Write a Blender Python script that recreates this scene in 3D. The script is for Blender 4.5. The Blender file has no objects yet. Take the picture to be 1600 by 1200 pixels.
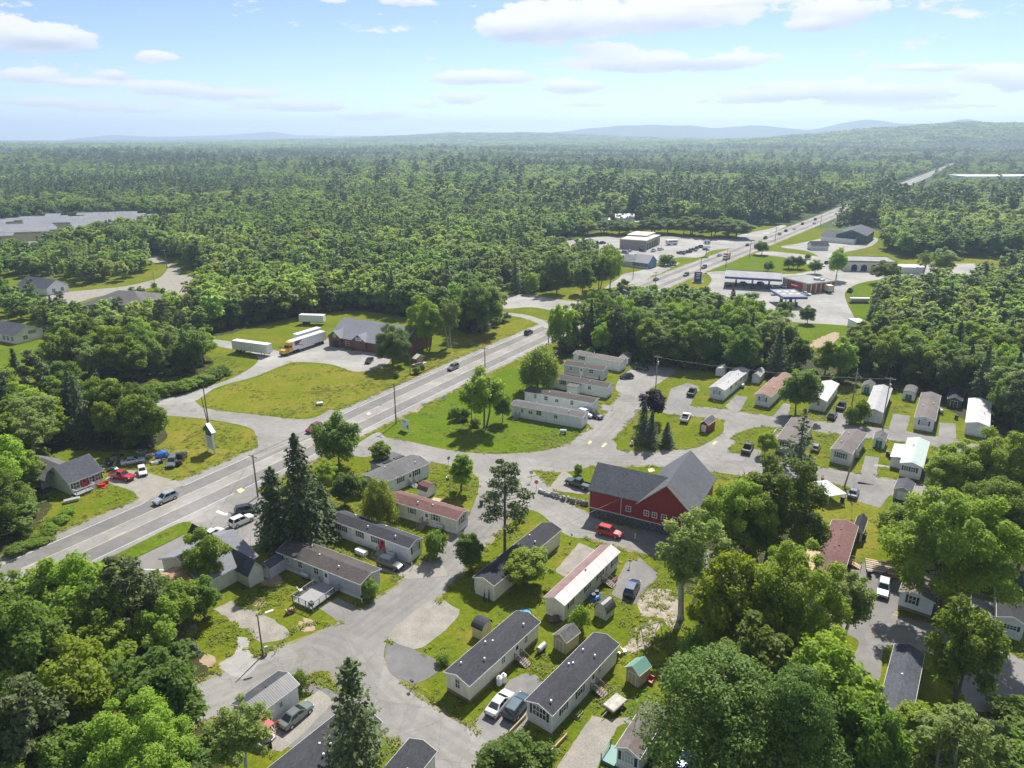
import bpy, bmesh, math, random
import numpy as np
from mathutils import Vector, Matrix

S = bpy.context.scene
COL = S.collection
R = math.radians

# ---------------------------------------------------------------- camera
F_PX, HZ_PX, CAM_H = 1120.0, 208.0, 68.0       # focal length and horizon row measured on the 1600x1200 photo, drone height
PITCH = math.atan((600 - HZ_PX) / F_PX)
cam_d = bpy.data.cameras.new('camera')
cam_d.sensor_width = 36.0
cam_d.lens = 36.0 * F_PX / 1600
cam_d.clip_start = 0.5
cam_d.clip_end = 60000
cam = bpy.data.objects.new('camera', cam_d)
cam.location = (0, 0, CAM_H)
cam.rotation_euler = (math.pi / 2 - PITCH, 0, 0)
COL.objects.link(cam)
S.camera = cam

# ---------------------------------------------------------------- exposure / renderer
S.view_settings.view_transform = 'Standard'
S.view_settings.look = 'None'
S.view_settings.gamma = 1
S.view_settings.use_curve_mapping = False
S.view_settings.exposure = 1.5
S.render.engine = 'CYCLES'
S.cycles.use_denoising = True
S.cycles.max_bounces = 8
S.cycles.diffuse_bounces = 5
S.cycles.glossy_bounces = 2
S.cycles.transmission_bounces = 3
S.cycles.transparent_max_bounces = 6
S.cycles.volume_bounces = 0
S.cycles.sample_clamp_indirect = 4
S.cycles.caustics_reflective = False
S.cycles.caustics_refractive = False

# ---------------------------------------------------------------- sun + sky
SUN_EL, SUN_AZ = R(50), R(20)                  # azimuth from +Y towards +X
sun_d = bpy.data.lights.new('sun', 'SUN')
sun_d.energy = 2.95
sun_d.angle = R(0.9)
sun_d.color = (1.0, 0.955, 0.88)
sun = bpy.data.objects.new('sun', sun_d)
sdir = Vector((math.sin(SUN_AZ) * math.cos(SUN_EL), math.cos(SUN_AZ) * math.cos(SUN_EL), math.sin(SUN_EL)))
sun.rotation_euler = sdir.to_track_quat('Z', 'Y').to_euler()
sun.location = sdir * 400
COL.objects.link(sun)

def ray(x, y):
    a = (x - 800) / F_PX
    b = -(y - 600) / F_PX
    c, s = math.cos(PITCH), math.sin(PITCH)
    return a, c + b * s, -s + b * c
def P(x, y, z=0.0):
    """survey: photo point (1600x1200) of something at height z -> metres on the ground plan"""
    dx, dy, dz = ray(x, y)
    t = (CAM_H - z) / -dz
    return Vector((dx * t, dy * t, z))
def azel(x, y):
    dx, dy, dz = ray(x, y)
    return math.atan2(dx, dy), math.atan2(dz, math.hypot(dx, dy))
def height_at(bx, by, ty):
    """height of a thing whose foot is at photo (bx,by) and whose top reaches photo row ty"""
    p = P(bx, by)
    b = -(ty - 600) / F_PX
    c, s = math.cos(PITCH), math.sin(PITCH)
    k = (-s + b * c) / (c + b * s)
    return CAM_H + p.y * k
def depth(p):
    return p.y * math.cos(PITCH) + (CAM_H - p.z) * math.sin(PITCH)
def px_size(bx, by, n, z=0.0):
    return n * depth(P(bx, by, z)) / F_PX

W = bpy.data.worlds.new('World')
S.world = W
W.use_nodes = True
nt = W.node_tree
nt.nodes.clear()
N = nt.nodes.new
def lk(a, b): nt.links.new(a, b)
out = N('ShaderNodeOutputWorld')
bg = N('ShaderNodeBackground'); bg.inputs[1].default_value = 0.0505
lk(bg.outputs[0], out.inputs[0])
sky = N('ShaderNodeTexSky')
sky.sky_type = 'NISHITA'
sky.sun_disc = False
sky.sun_elevation = SUN_EL
sky.sun_rotation = SUN_AZ
sky.altitude = 100
sky.air_density = 0.62
sky.dust_density = 0.15
sky.ozone_density = 1.2
tc = N('ShaderNodeTexCoord')
sep = N('ShaderNodeSeparateXYZ'); lk(tc.outputs['Generated'], sep.inputs[0])
def M(op, a, b=None, c=None, clamp=False):
    n = N('ShaderNodeMath'); n.operation = op; n.use_clamp = clamp
    for i, v in enumerate((a, b, c)):
        if v is None: continue
        if isinstance(v, (int, float)): n.inputs[i].default_value = v
        else: lk(v, n.inputs[i])
    return n.outputs[0]
az = M('ARCTAN2', sep.outputs[0], sep.outputs[1])
el = M('ARCSINE', sep.outputs[2])
cmb = N('ShaderNodeCombineXYZ'); lk(az, cmb.inputs[0]); lk(el, cmb.inputs[1])
# fine cauliflower edges, flattened with perspective
nz = N('ShaderNodeTexNoise'); nz.inputs['Scale'].default_value = 1.0; nz.inputs['Detail'].default_value = 9; nz.inputs['Roughness'].default_value = 0.7
mp = N('ShaderNodeMapping'); mp.inputs['Scale'].default_value = (20, 52, 1); lk(cmb.outputs[0], mp.inputs[0]); lk(mp.outputs[0], nz.inputs['Vector'])
# broad cloud field that goes on all round the sky
nb = N('ShaderNodeTexNoise'); nb.inputs['Scale'].default_value = 1.0; nb.inputs['Detail'].default_value = 3
zc = M('ADD', M('MAXIMUM', sep.outputs[2], 0.0), 0.07)
pl = N('ShaderNodeCombineXYZ'); lk(M('DIVIDE', sep.outputs[0], zc), pl.inputs[0]); lk(M('DIVIDE', sep.outputs[1], zc), pl.inputs[1])
mb_ = N('ShaderNodeMapping'); mb_.inputs['Scale'].default_value = (.85, .85, 1); mb_.inputs['Location'].default_value = (3.3, 1.9, 0)
nb.inputs['Detail'].default_value = 6
lk(pl.outputs[0], mb_.inputs[0]); lk(mb_.outputs[0], nb.inputs['Vector'])
CLOUDS = [(20,55,90,34,1),(95,60,80,26,1),(40,120,70,18,.9),(180,117,30,12,.8),(240,88,40,12,.7),(130,132,70,11,.85),(260,138,90,14,.9),(60,160,130,12,.7),(200,170,100,11,.65),
          (360,148,100,13,.8),(470,165,110,14,.8),(590,180,70,10,.55),(880,35,150,45,1.1),(1060,25,150,38,1),(800,45,60,36,1),(1010,95,130,24,1),(1130,95,110,20,.9),(960,75,90,20,.8),
          (750,122,110,15,1),(900,135,90,14,.95),(720,155,60,12,.8),(890,163,70,5,.5),(1310,20,100,30,.95),(1270,40,60,14,.8),(1250,140,140,22,.9),(1400,145,200,19,.95),(1180,152,120,13,.7),
          (1560,115,80,22,1),(1460,105,110,9,.7),(1590,130,60,20,1),(1500,165,90,5,.4),(640,3,70,10,.8),(530,2,30,6,.6),(740,8,14,9,.5),(1110,5,140,8,.6)]
acc = None; low = None
for (x, y, w, h, s) in CLOUDS:
    a0, e0 = azel(x, y)
    a1, e1 = azel(x + w, y); a2, e2 = azel(x, y - h)
    v1 = N('ShaderNodeVectorMath'); v1.operation = 'SUBTRACT'; lk(cmb.outputs[0], v1.inputs[0]); v1.inputs[1].default_value = (a0, e0, 0)
    v2 = N('ShaderNodeVectorMath'); v2.operation = 'MULTIPLY'; lk(v1.outputs[0], v2.inputs[0]); v2.inputs[1].default_value = (1 / abs(a1 - a0), 1 / abs(e2 - e0), 0)
    v3 = N('ShaderNodeVectorMath'); v3.operation = 'LENGTH'; lk(v2.outputs[0], v3.inputs[0])
    mr = N('ShaderNodeMapRange'); mr.interpolation_type = 'SMOOTHSTEP'
    mr.inputs[1].default_value = 1.25; mr.inputs[2].default_value = 0.15; mr.inputs[3].default_value = 0; mr.inputs[4].default_value = s
    lk(v3.outputs['Value'], mr.inputs[0])
    sp = N('ShaderNodeSeparateXYZ'); lk(v2.outputs[0], sp.inputs[0])
    ht = M('MULTIPLY', sp.outputs[1], mr.outputs[0])
    acc = mr.outputs[0] if acc is None else M('MAXIMUM', acc, mr.outputs[0])
    low = ht if low is None else M('ADD', low, ht)
d0 = M('MULTIPLY_ADD', nz.outputs[0], 2.7, -1.76)
d1 = M('MULTIPLY_ADD', acc, 1.08, d0)
d2 = M('MULTIPLY_ADD', M('SUBTRACT', nb.outputs[0], 0.5), 2.0, M('ADD', d1, 0.10))
cover = N('ShaderNodeMapRange'); cover.interpolation_type = 'SMOOTHSTEP'
cover.inputs[1].default_value = -0.03; cover.inputs[2].default_value = 0.20; lk(d2, cover.inputs[0])
# broken cumulus added overhead and behind, out of view, to brighten the shade (flat layer seen in perspective)
nd = N('ShaderNodeTexNoise'); nd.inputs['Scale'].default_value = 1.0; nd.inputs['Detail'].default_value = 10; nd.inputs['Roughness'].default_value = 0.58
md_ = N('ShaderNodeMapping'); md_.inputs['Scale'].default_value = (1.7, 1.7, 1); md_.inputs['Location'].default_value = (7.7, 2.4, 0); lk(pl.outputs[0], md_.inputs[0]); lk(md_.outputs[0], nd.inputs['Vector'])
fl_ = N('ShaderNodeMapRange'); fl_.interpolation_type = 'SMOOTHSTEP'; fl_.inputs[1].default_value = 0.48; fl_.inputs[2].default_value = 0.60; lk(nd.outputs[0], fl_.inputs[0])
fa_ = N('ShaderNodeMapRange'); fa_.interpolation_type = 'SMOOTHSTEP'; fa_.inputs[1].default_value = 0.15; fa_.inputs[2].default_value = 0.26; lk(el, fa_.inputs[0])
inv = M('SUBTRACT', 1.0, fa_.outputs[0])
cov_all = M('MAXIMUM', M('MULTIPLY', cover.outputs[0], inv), M('MULTIPLY', fl_.outputs[0], fa_.outputs[0]))
up = N('ShaderNodeMapRange'); up.inputs[1].default_value = -0.55; up.inputs[2].default_value = 0.30; lk(M('MULTIPLY_ADD', M('SUBTRACT', nz.outputs[0], 0.5), 0.9, low), up.inputs[0])
cc = N('ShaderNodeMix'); cc.data_type = 'RGBA'
cc.inputs['A'].default_value = (4.3, 4.75, 6.0, 1); cc.inputs['B'].default_value = (7.4, 7.35, 7.3, 1)
lk(M('MAXIMUM', up.outputs[0], M('MULTIPLY', fa_.outputs[0], 0.75)), cc.inputs['Factor'])
skm = N('ShaderNodeMix'); skm.data_type = 'RGBA'
lk(M('MULTIPLY', cov_all, 0.93), skm.inputs['Factor']); lk(sky.outputs[0], skm.inputs['A']); lk(cc.outputs['Result'], skm.inputs['B'])
lk(skm.outputs['Result'], bg.inputs[0])

# ================================================================= helpers
def tag(o, label=None, cat=None, group=None, kind=None):
    if label: o['label'] = label
    if cat: o['category'] = cat
    if group: o['group'] = group
    if kind: o['kind'] = kind
    return o
def link(name, data, parent=None, loc=(0, 0, 0), rz=0.0, scl=None):
    o = bpy.data.objects.new(name, data)
    COL.objects.link(o)
    if parent is not None: o.parent = parent
    o.location = loc
    if rz: o.rotation_euler = (0, 0, rz)
    if scl is not None: o.scale = scl
    return o
def thing(name, label, cat, loc=(0, 0, 0), rz=0.0, group=None):
    return tag(link(name, None, None, loc, rz), label, cat, group)

class MB:
    """collects faces, then becomes ONE mesh"""
    def __init__(s): s.v = []; s.f = []; s.m = []
    def face(s, pts, m=0):
        b = len(s.v); s.v += [tuple(p) for p in pts]; s.f.append(tuple(range(b, b + len(pts)))); s.m.append(m); return s
    def box(s, x0, x1, y0, y1, z0, z1, m=0):
        b = len(s.v)
        s.v += [(x0,y0,z0),(x1,y0,z0),(x1,y1,z0),(x0,y1,z0),(x0,y0,z1),(x1,y0,z1),(x1,y1,z1),(x0,y1,z1)]
        for q in ((0,3,2,1),(4,5,6,7),(0,1,5,4),(1,2,6,5),(2,3,7,6),(3,0,4,7)): s.f.append(tuple(b+i for i in q)); s.m.append(m)
        return s
    def obox(s, c, u, hx, hy, z0, z1, m=0):
        """box turned about z: centre c (x,y), unit dir u, half sizes"""
        n = (-u[1], u[0]); b = len(s.v)
        for z in (z0, z1):
            for i, j in ((-1,-1),(1,-1),(1,1),(-1,1)):
                s.v.append((c[0]+u[0]*hx*i+n[0]*hy*j, c[1]+u[1]*hx*i+n[1]*hy*j, z))
        for q in ((0,3,2,1),(4,5,6,7),(0,1,5,4),(1,2,6,5),(2,3,7,6),(3,0,4,7)): s.f.append(tuple(b+i for i in q)); s.m.append(m)
        return s
    def extx(s, prof, x0, x1, m=0):
        """closed (y,z) profile (ccw seen from +x) drawn out along x"""
        b = len(s.v); n = len(prof)
        s.v += [(x0, y, z) for y, z in prof] + [(x1, y, z) for y, z in prof]
        s.f.append(tuple(b + n - 1 - i for i in range(n))); s.m.append(m)
        s.f.append(tuple(b + n + i for i in range(n))); s.m.append(m)
        for i in range(n):
            j = (i + 1) % n
            s.f.append((b+i, b+j, b+n+j, b+n+i)); s.m.append(m)
        return s
    def exty(s, prof, y0, y1, m=0):
        b = len(s.v); n = len(prof)
        s.v += [(x, y0, z) for x, z in prof] + [(x, y1, z) for x, z in prof]
        s.f.append(tuple(b + i for i in range(n))); s.m.append(m)
        s.f.append(tuple(b + n + n - 1 - i for i in range(n))); s.m.append(m)
        for i in range(n):
            j = (i + 1) % n
            s.f.append((b+j, b+i, b+n+i, b+n+j)); s.m.append(m)
        return s
    def extz(s, prof, z0, z1, m=0):
        b = len(s.v); n = len(prof)
        s.v += [(x, y, z0) for x, y in prof] + [(x, y, z1) for x, y in prof]
        s.f.append(tuple(b + n - 1 - i for i in range(n))); s.m.append(m)
        s.f.append(tuple(b + n + i for i in range(n))); s.m.append(m)
        for i in range(n):
            j = (i + 1) % n
            s.f.append((b+i, b+j, b+n+j, b+n+i)); s.m.append(m)
        return s
    def tube(s, p0, p1, r0, r1=None, n=6, m=0, cap=True):
        if r1 is None: r1 = r0
        p0 = Vector(p0); p1 = Vector(p1); d = (p1 - p0)
        if d.length < 1e-6: return s
        d.normalize(); a = d.orthogonal().normalized(); c = d.cross(a); b = len(s.v)
        for p, r in ((p0, r0), (p1, r1)):
            for i in range(n):
                t = 2 * math.pi * i / n
                s.v.append(tuple(p + a * (r * math.cos(t)) + c * (r * math.sin(t))))
        for i in range(n):
            j = (i + 1) % n
            s.f.append((b+i, b+j, b+n+j, b+n+i)); s.m.append(m)
        if cap:
            s.f.append(tuple(b+n-1-i for i in range(n))); s.m.append(m)
            s.f.append(tuple(b+n+i for i in range(n))); s.m.append(m)
        return s
    def cyl_y(s, cx, cy, cz, r, w, n=12, m=0):
        return s.tube((cx, cy - w / 2, cz), (cx, cy + w / 2, cz), r, r, n, m)
    def blob(s, c, rx, ry, rz, n=7, k=4, jit=0.0, rnd=None, m=0):
        """rough ball"""
        b = len(s.v); s.v.append((c[0], c[1], c[2] - rz))
        for i in range(1, k):
            ph = math.pi * i / k - math.pi / 2
            for j in range(n):
                t = 2 * math.pi * j / n; q = 1 + (rnd.uniform(-jit, jit) if rnd else 0)
                s.v.append((c[0] + rx*q*math.cos(ph)*math.cos(t), c[1] + ry*q*math.cos(ph)*math.sin(t), c[2] + rz*q*math.sin(ph)))
        s.v.append((c[0], c[1], c[2] + rz)); e = len(s.v) - 1
        for j in range(n):
            s.f.append((b, b+1+(j+1) % n, b+1+j)); s.m.append(m)
            s.f.append((e, e-n+j, e-n+(j+1) % n)); s.m.append(m)
        for i in range(k - 2):
            for j in range(n):
                a = b+1+i*n; s.f.append((a+j, a+(j+1) % n, a+n+(j+1) % n, a+n+j)); s.m.append(m)
        return s
    def mesh(s, name, *mats, smooth=False):
        me = bpy.data.meshes.new(name)
        me.from_pydata(s.v, [], s.f)
        for m in mats: me.materials.append(m)
        if len(mats) > 1: me.polygons.foreach_set('material_index', s.m)
        if smooth: me.polygons.foreach_set('use_smooth', [True] * len(s.f))
        me.update()
        return me
    def build(s, name, mat, parent=None, loc=(0, 0, 0), rz=0.0, smooth=False):
        return link(name, s.mesh(name, mat, smooth=smooth), parent, loc, rz)

# ---------------------------------------------------------------- materials
def srgb(r, g, b):
    f = lambda c: (c / 255 / 12.92) if c <= 10 else ((c / 255 + 0.055) / 1.055) ** 2.4
    return (f(r), f(g), f(b))
class NT:
    def __init__(s, name):
        s.m = bpy.data.materials.new(name); s.m.use_nodes = True; s.t = s.m.node_tree
        s.b = s.t.nodes['Principled BSDF']; s.out = s.t.nodes['Material Output']
    def n(s, typ, **kw):
        x = s.t.nodes.new(typ)
        for k, v in kw.items(): setattr(x, k, v)
        return x
    def l(s, a, b): s.t.links.new(a, b)
    def pos(s, scale=(1, 1, 1), obj=False):
        if obj:
            g = s.n('ShaderNodeTexCoord'); o = g.outputs['Object']
        else:
            g = s.n('ShaderNodeNewGeometry'); o = g.outputs['Position']
        mp = s.n('ShaderNodeMapping'); mp.inputs['Scale'].default_value = scale; s.l(o, mp.inputs[0]); return mp.outputs[0]
    def noise(s, vec, scale, detail=3, rough=0.55):
        x = s.n('ShaderNodeTexNoise'); x.inputs['Scale'].default_value = scale; x.inputs['Detail'].default_value = detail; x.inputs['Roughness'].default_value = rough
        s.l(vec, x.inputs['Vector']); return x.outputs[0]
    def ramp(s, fac, a, b, lo=0.0, hi=1.0):
        x = s.n('ShaderNodeMapRange'); x.inputs[1].default_value = a; x.inputs[2].default_value = b; x.inputs[3].default_value = lo; x.inputs[4].default_value = hi
        s.l(fac, x.inputs[0]); return x.outputs[0]
    def mix(s, fac, a, b, mode='MIX'):
        x = s.n('ShaderNodeMix', data_type='RGBA', blend_type=mode)
        for i, v in (('Factor', fac), ('A', a), ('B', b)):
            if isinstance(v, (int, float)): x.inputs[i].default_value = v
            elif isinstance(v, tuple): x.inputs[i].default_value = (*v, 1)
            else: s.l(v, x.inputs[i])
        return x.outputs['Result']
    def math(s, op, a, b=None):
        x = s.n('ShaderNodeMath', operation=op)
        for i, v in enumerate((a, b)):
            if v is None: continue
            if isinstance(v, (int, float)): x.inputs[i].default_value = v
            else: s.l(v, x.inputs[i])
        return x.outputs[0]
    def bump(s, h, strength, dist):
        x = s.n('ShaderNodeBump'); x.inputs['Strength'].default_value = strength; x.inputs['Distance'].default_value = dist
        s.l(h, x.inputs['Height']); s.l(x.outputs[0], s.b.inputs['Normal'])
def plain(name, c, rough=0.6, var=0.12, scale=1.5, metal=0.0, spec=0.4, obj=True, coat=0.0):
    t = NT(name); v = t.pos(obj=obj)
    f = t.ramp(t.noise(v, scale, 4), 0.3, 0.7)
    d = tuple(x * (1 - var) for x in c); e = tuple(min(1, x * (1 + var)) for x in c)
    t.l(t.mix(f, d, e), t.b.inputs['Base Color'])
    t.b.inputs['Roughness'].default_value = rough; t.b.inputs['Metallic'].default_value = metal
    t.b.inputs['Specular IOR Level'].default_value = spec
    if coat: t.b.inputs['Coat Weight'].default_value = coat; t.b.inputs['Coat Roughness'].default_value = 0.08
    return t.m
def siding(name, c, pitch=0.2, var=0.07, vertical=False, dirt=0.18):
    """lap boards: shallow relief every `pitch` m, with weather streaks"""
    t = NT(name); g = t.n('ShaderNodeTexCoord'); sp = t.n('ShaderNodeSeparateXYZ'); t.l(g.outputs['Object'], sp.inputs[0])
    src = sp.outputs[2]
    if vertical: src = t.math('ADD', sp.outputs[0], sp.outputs[1])
    fr = t.math('FRACT', t.math('DIVIDE', src, pitch))
    t.bump(fr, 0.55, 0.03)
    f = t.ramp(t.noise(t.pos((1.2, 1.2, .35), True), 1.6, 4), 0.35, 0.75)
    col = t.mix(f, c, tuple(x * (1 - dirt) for x in c))
    line = t.ramp(fr, 0.0, 0.16, 0.80, 1.0)
    t.l(t.mix(1.0, col, line, 'MULTIPLY'), t.b.inputs['Base Color'])
    t.b.inputs['Roughness'].default_value = 0.55; t.b.inputs['Specular IOR Level'].default_value = 0.3
    return t.m
def shingles(name, c, var=0.3, sc=1.0):
    """three-tab shingle courses: blotchy tabs + fine grit"""
    t = NT(name)
    v = t.pos((3.2 * sc, 7.0 * sc, 1), True)
    vo = t.n('ShaderNodeTexVoronoi'); vo.inputs['Scale'].default_value = 1.0; t.l(v, vo.inputs['Vector'])
    big = t.noise(t.pos(obj=True), 0.25, 3)
    f = t.mix(0.5, vo.outputs['Color'], big)
    bw = t.n('ShaderNodeRGBToBW'); t.l(f, bw.inputs[0])
    k = t.ramp(bw.outputs[0], 0.25, 0.75)
    t.l(t.mix(k, tuple(x * (1 - var) for x in c), tuple(x * (1 + var) for x in c)), t.b.inputs['Base Color'])
    t.bump(bw.outputs[0], 0.4, 0.02)
    t.b.inputs['Roughness'].default_value = 0.85; t.b.inputs['Specular IOR Level'].default_value = 0.25
    return t.m
def metal_roof(name, c, rib=0.4, stain=(.25, .14, .08), amount=0.25):
    t = NT(name); g = t.n('ShaderNodeTexCoord'); sp = t.n('ShaderNodeSeparateXYZ'); t.l(g.outputs['Object'], sp.inputs[0])
    fr = t.math('FRACT', t.math('DIVIDE', sp.outputs[0], rib))
    t.bump(t.ramp(fr, 0.0, 0.12, 1, 0), 0.8, 0.04)
    f = t.ramp(t.noise(t.pos((1.2, .25, 1), True), 1.0, 5), 0.52, 0.72, 0, amount)
    col = t.mix(f, c, stain)
    t.l(t.mix(1.0, col, t.ramp(fr, 0, .1, .8, 1), 'MULTIPLY'), t.b.inputs['Base Color'])
    t.b.inputs['Roughness'].default_value = 0.45
    return t.m
def paving(name, c, crack=0.6, patch=0.20, grit=0.13):
    t = NT(name); v = t.pos()
    a = t.ramp(t.noise(v, 0.07, 4), 0.3, 0.7); b = t.ramp(t.noise(v, 0.6, 5, .65), 0.3, 0.7); d = t.ramp(t.noise(v, 9, 3), 0.3, .7)
    col = t.mix(a, tuple(x * (1 - patch) for x in c), tuple(x * (1 + patch) for x in c))
    col = t.mix(1.0, col, t.mix(b, (1 - grit,) * 3, (1 + grit,) * 3), 'MULTIPLY')
    col = t.mix(1.0, col, t.mix(d, (1 - grit,) * 3, (1 + grit,) * 3), 'MULTIPLY')
    vo = t.n('ShaderNodeTexVoronoi', feature='DISTANCE_TO_EDGE'); vo.inputs['Scale'].default_value = 0.22
    w = t.n('ShaderNodeVectorMath', operation='ADD'); t.l(v, w.inputs[0])
    ns = t.n('ShaderNodeTexNoise'); ns.inputs['Scale'].default_value = 0.8; ns.inputs['Detail'].default_value = 4; t.l(v, ns.inputs['Vector']); t.l(ns.outputs['Color'], w.inputs[1])
    t.l(w.outputs[0], vo.inputs['Vector'])
    cr = t.ramp(vo.outputs['Distance'], 0.0, 0.012, crack, 0)
    col = t.mix(cr, col, tuple(x * .45 for x in c))
    br = t.n('ShaderNodeTexVoronoi', distance='CHEBYCHEV'); br.inputs['Scale'].default_value = 0.085; t.l(v, br.inputs['Vector'])
    bw = t.n('ShaderNodeRGBToBW'); t.l(br.outputs['Color'], bw.inputs[0])
    col = t.mix(t.ramp(bw.outputs[0], .60, .64, 0, .28), col, tuple(x * .62 for x in c))
    st = t.ramp(t.noise(v, 0.9, 3), .70, .80, 0, .45); col = t.mix(st, col, tuple(x * .5 for x in c))
    t.l(col, t.b.inputs['Base Color']); t.bump(t.noise(v, 22, 2), 0.25, 0.02)
    t.b.inputs['Roughness'].default_value = 0.9; t.b.inputs['Specular IOR Level'].default_value = 0.2
    return t.m
def earth(name, c1, c2, s1=0.5, s2=3.0, grit=0.25):
    t = NT(name); v = t.pos()
    a = t.ramp(t.noise(v, s1, 5, .6), 0.35, 0.65); b = t.ramp(t.noise(v, s2, 4, .7), 0.25, 0.75)
    col = t.mix(a, c1, c2)
    t.l(t.mix(1.0, col, t.mix(b, (1 - grit,) * 3, (1 + grit,) * 3), 'MULTIPLY'), t.b.inputs['Base Color'])
    t.bump(t.noise(v, 6, 4), 0.5, 0.08)
    t.b.inputs['Roughness'].default_value = 0.95; t.b.inputs['Specular IOR Level'].default_value = 0.1
    return t.m
def turf(name, green, lush, dry, soil, dryness=0.5, stripes=0.0):
    t = NT(name); v = t.pos()
    big = t.ramp(t.noise(v, 0.028, 4, .6), 0.36, 0.66); mid = t.ramp(t.noise(v, 0.17, 5, .65), 0.34, 0.68)
    fine = t.ramp(t.noise(v, 1.4, 5, .7), 0.25, 0.75); tuft = t.ramp(t.noise(v, 6, 3, .7), 0.25, 0.75)
    col = t.mix(mid, green, lush)
    dr = t.math('MULTIPLY', t.ramp(t.noise(v, 0.11, 6, .7), 0.62 - 0.28 * dryness, 0.80 - .2 * dryness), 0.85)
    col = t.mix(dr, col, dry)
    col = t.mix(t.math('MULTIPLY', big, 0.35 * dryness), col, dry)
    if soil is not None:
        so = t.ramp(t.noise(v, 0.33, 6, .7), 0.67, 0.76, 0, .8)
        col = t.mix(so, col, soil)
    wd = t.ramp(t.noise(v, 0.55, 6, .75), 0.60, 0.72, 0, .55); col = t.mix(wd, col, tuple(x * .55 for x in lush))
    if stripes:
        w = t.n('ShaderNodeTexWave'); w.inputs['Scale'].default_value = 0.35; w.inputs['Distortion'].default_value = 2.5; w.inputs['Detail'].default_value = 2
        mp = t.n('ShaderNodeMapping'); mp.inputs['Rotation'].default_value = (0, 0, R(62)); t.l(v, mp.inputs[0]); t.l(mp.outputs[0], w.inputs['Vector'])
        col = t.mix(t.math('MULTIPLY', w.outputs['Fac'], stripes), col, dry)
    col = t.mix(1.0, col, t.mix(fine, (.62,) * 3, (1.36,) * 3), 'MULTIPLY')
    col = t.mix(1.0, col, t.mix(tuft, (.8,) * 3, (1.2,) * 3), 'MULTIPLY')
    t.l(col, t.b.inputs['Base Color'])
    t.bump(t.math('ADD', fine, t.math('MULTIPLY', tuft, .4)), 0.6, 0.12)
    t.b.inputs['Roughness'].default_value = 0.95; t.b.inputs['Specular IOR Level'].default_value = 0.0
    return t.m
def foliage(name, dark, light, hue=0.02, val=0.35, trans=0.5, patchy=0.0):
    """leaf: every tree takes its own shade, every leaf its own tint"""
    t = NT(name)
    oi = t.n('ShaderNodeObjectInfo')
    at = t.n('ShaderNodeAttribute', attribute_name='tint')
    f = t.math('ADD', t.math('MULTIPLY', at.outputs['Fac'], 0.55), t.math('MULTIPLY', oi.outputs['Random'], 0.45))
    if patchy:
        pn = t.n('ShaderNodeTexNoise'); pn.inputs['Scale'].default_value = 0.009; pn.inputs['Detail'].default_value = 5; t.l(oi.outputs['Location'], pn.inputs['Vector'])
        f = t.math('ADD', t.math('MULTIPLY', f, 1 - patchy), t.math('MULTIPLY', t.ramp(pn.outputs[0], .38, .62), patchy))
    col = t.mix(f, dark, light)
    hs = t.n('ShaderNodeHueSaturation'); t.l(col, hs.inputs['Color'])
    t.l(t.ramp(oi.outputs['Random'], 0, 1, 0.5 - hue * .35, 0.5 + hue), hs.inputs['Hue'])
    rv = t.math('FRACT', t.math('MULTIPLY', oi.outputs['Random'], 7.31))
    t.l(t.ramp(rv, 0, 1, 1 - val, 1 + val), hs.inputs['Value'])
    t.l(hs.outputs[0], t.b.inputs['Base Color'])
    t.b.inputs['Roughness'].default_value = 0.6; t.b.inputs['Specular IOR Level'].default_value = 0.25
    tr = t.n('ShaderNodeBsdfTranslucent'); mx = t.n('ShaderNodeMixShader'); mx.inputs[0].default_value = trans
    hs2 = t.n('ShaderNodeHueSaturation'); hs2.inputs['Saturation'].default_value = 1.1; hs2.inputs['Value'].default_value = 1.8; t.l(hs.outputs[0], hs2.inputs['Color']); t.l(hs2.outputs[0], tr.inputs[0])
    t.l(t.b.outputs[0], mx.inputs[1]); t.l(tr.outputs[0], mx.inputs[2]); t.l(mx.outputs[0], t.out.inputs[0])
    return t.m
def glass(name, c=(.03, .04, .05), rough=0.08):
    t = NT(name); t.b.inputs['Base Color'].default_value = (*c, 1); t.b.inputs['Roughness'].default_value = rough
    t.b.inputs['Specular IOR Level'].default_value = 0.6
    return t.m

MT = {}
MT['lawn'] = turf('lawn', (.122, .150, .011), (.088, .135, .009), (.20, .175, .030), (.23, .18, .10), 0.5)
MT['meadow'] = turf('meadow', (.140, .160, .013), (.112, .148, .011), (.215, .185, .036), None, 0.62, 0.25)
MT['lush'] = turf('lush lawn', (.105, .155, .012), (.08, .135, .010), (.18, .17, .03), None, 0.25)
MT['floor'] = earth('forest floor', (.035, .045, .015), (.06, .055, .025))
MT['asphalt'] = paving('old asphalt', (.236, .224, .209))
MT['highway'] = paving('highway asphalt', (.262, .25, .238), crack=.25)
MT['lane'] = paving('worn driving lane', (.183, .175, .169), crack=.3)
MT['track'] = paving('worn wheel track', (.217, .206, .193), crack=.5)
MT['newasphalt'] = paving('dark asphalt', (.15, .145, .145), crack=.15)
MT['drive'] = paving('driveway asphalt', (.205, .196, .187), crack=.45)
MT['concrete'] = paving('pale concrete', (.29, .28, .262), crack=.3)
MT['gravel'] = earth('gravel', (.30, .275, .24), (.23, .215, .19), .5, 5, .3)
MT['verge'] = earth('sandy verge', (.26, .225, .15), (.17, .165, .06), .5, 5, .35)
MT['dirt'] = earth('bare sandy soil', (.30, .22, .15), (.36, .29, .21), .8, 4, .3)
MT['rubble'] = earth('pale rubble', (.40, .34, .31), (.22, .20, .13), 1.2, 5, .5)
MT['white_line'] = plain('road paint white', (.50, .50, .48), .8, .2, 2.5, obj=False)
MT['yellow_line'] = plain('road paint yellow', (.50, .42, .24), .8, .25, 1.5, obj=False)
MT['bark'] = plain('bark', (.115, .095, .075), .9, .4, 3)
MT['pale_bark'] = plain('pale bark', (.34, .32, .28), .9, .35, 3)
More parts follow.
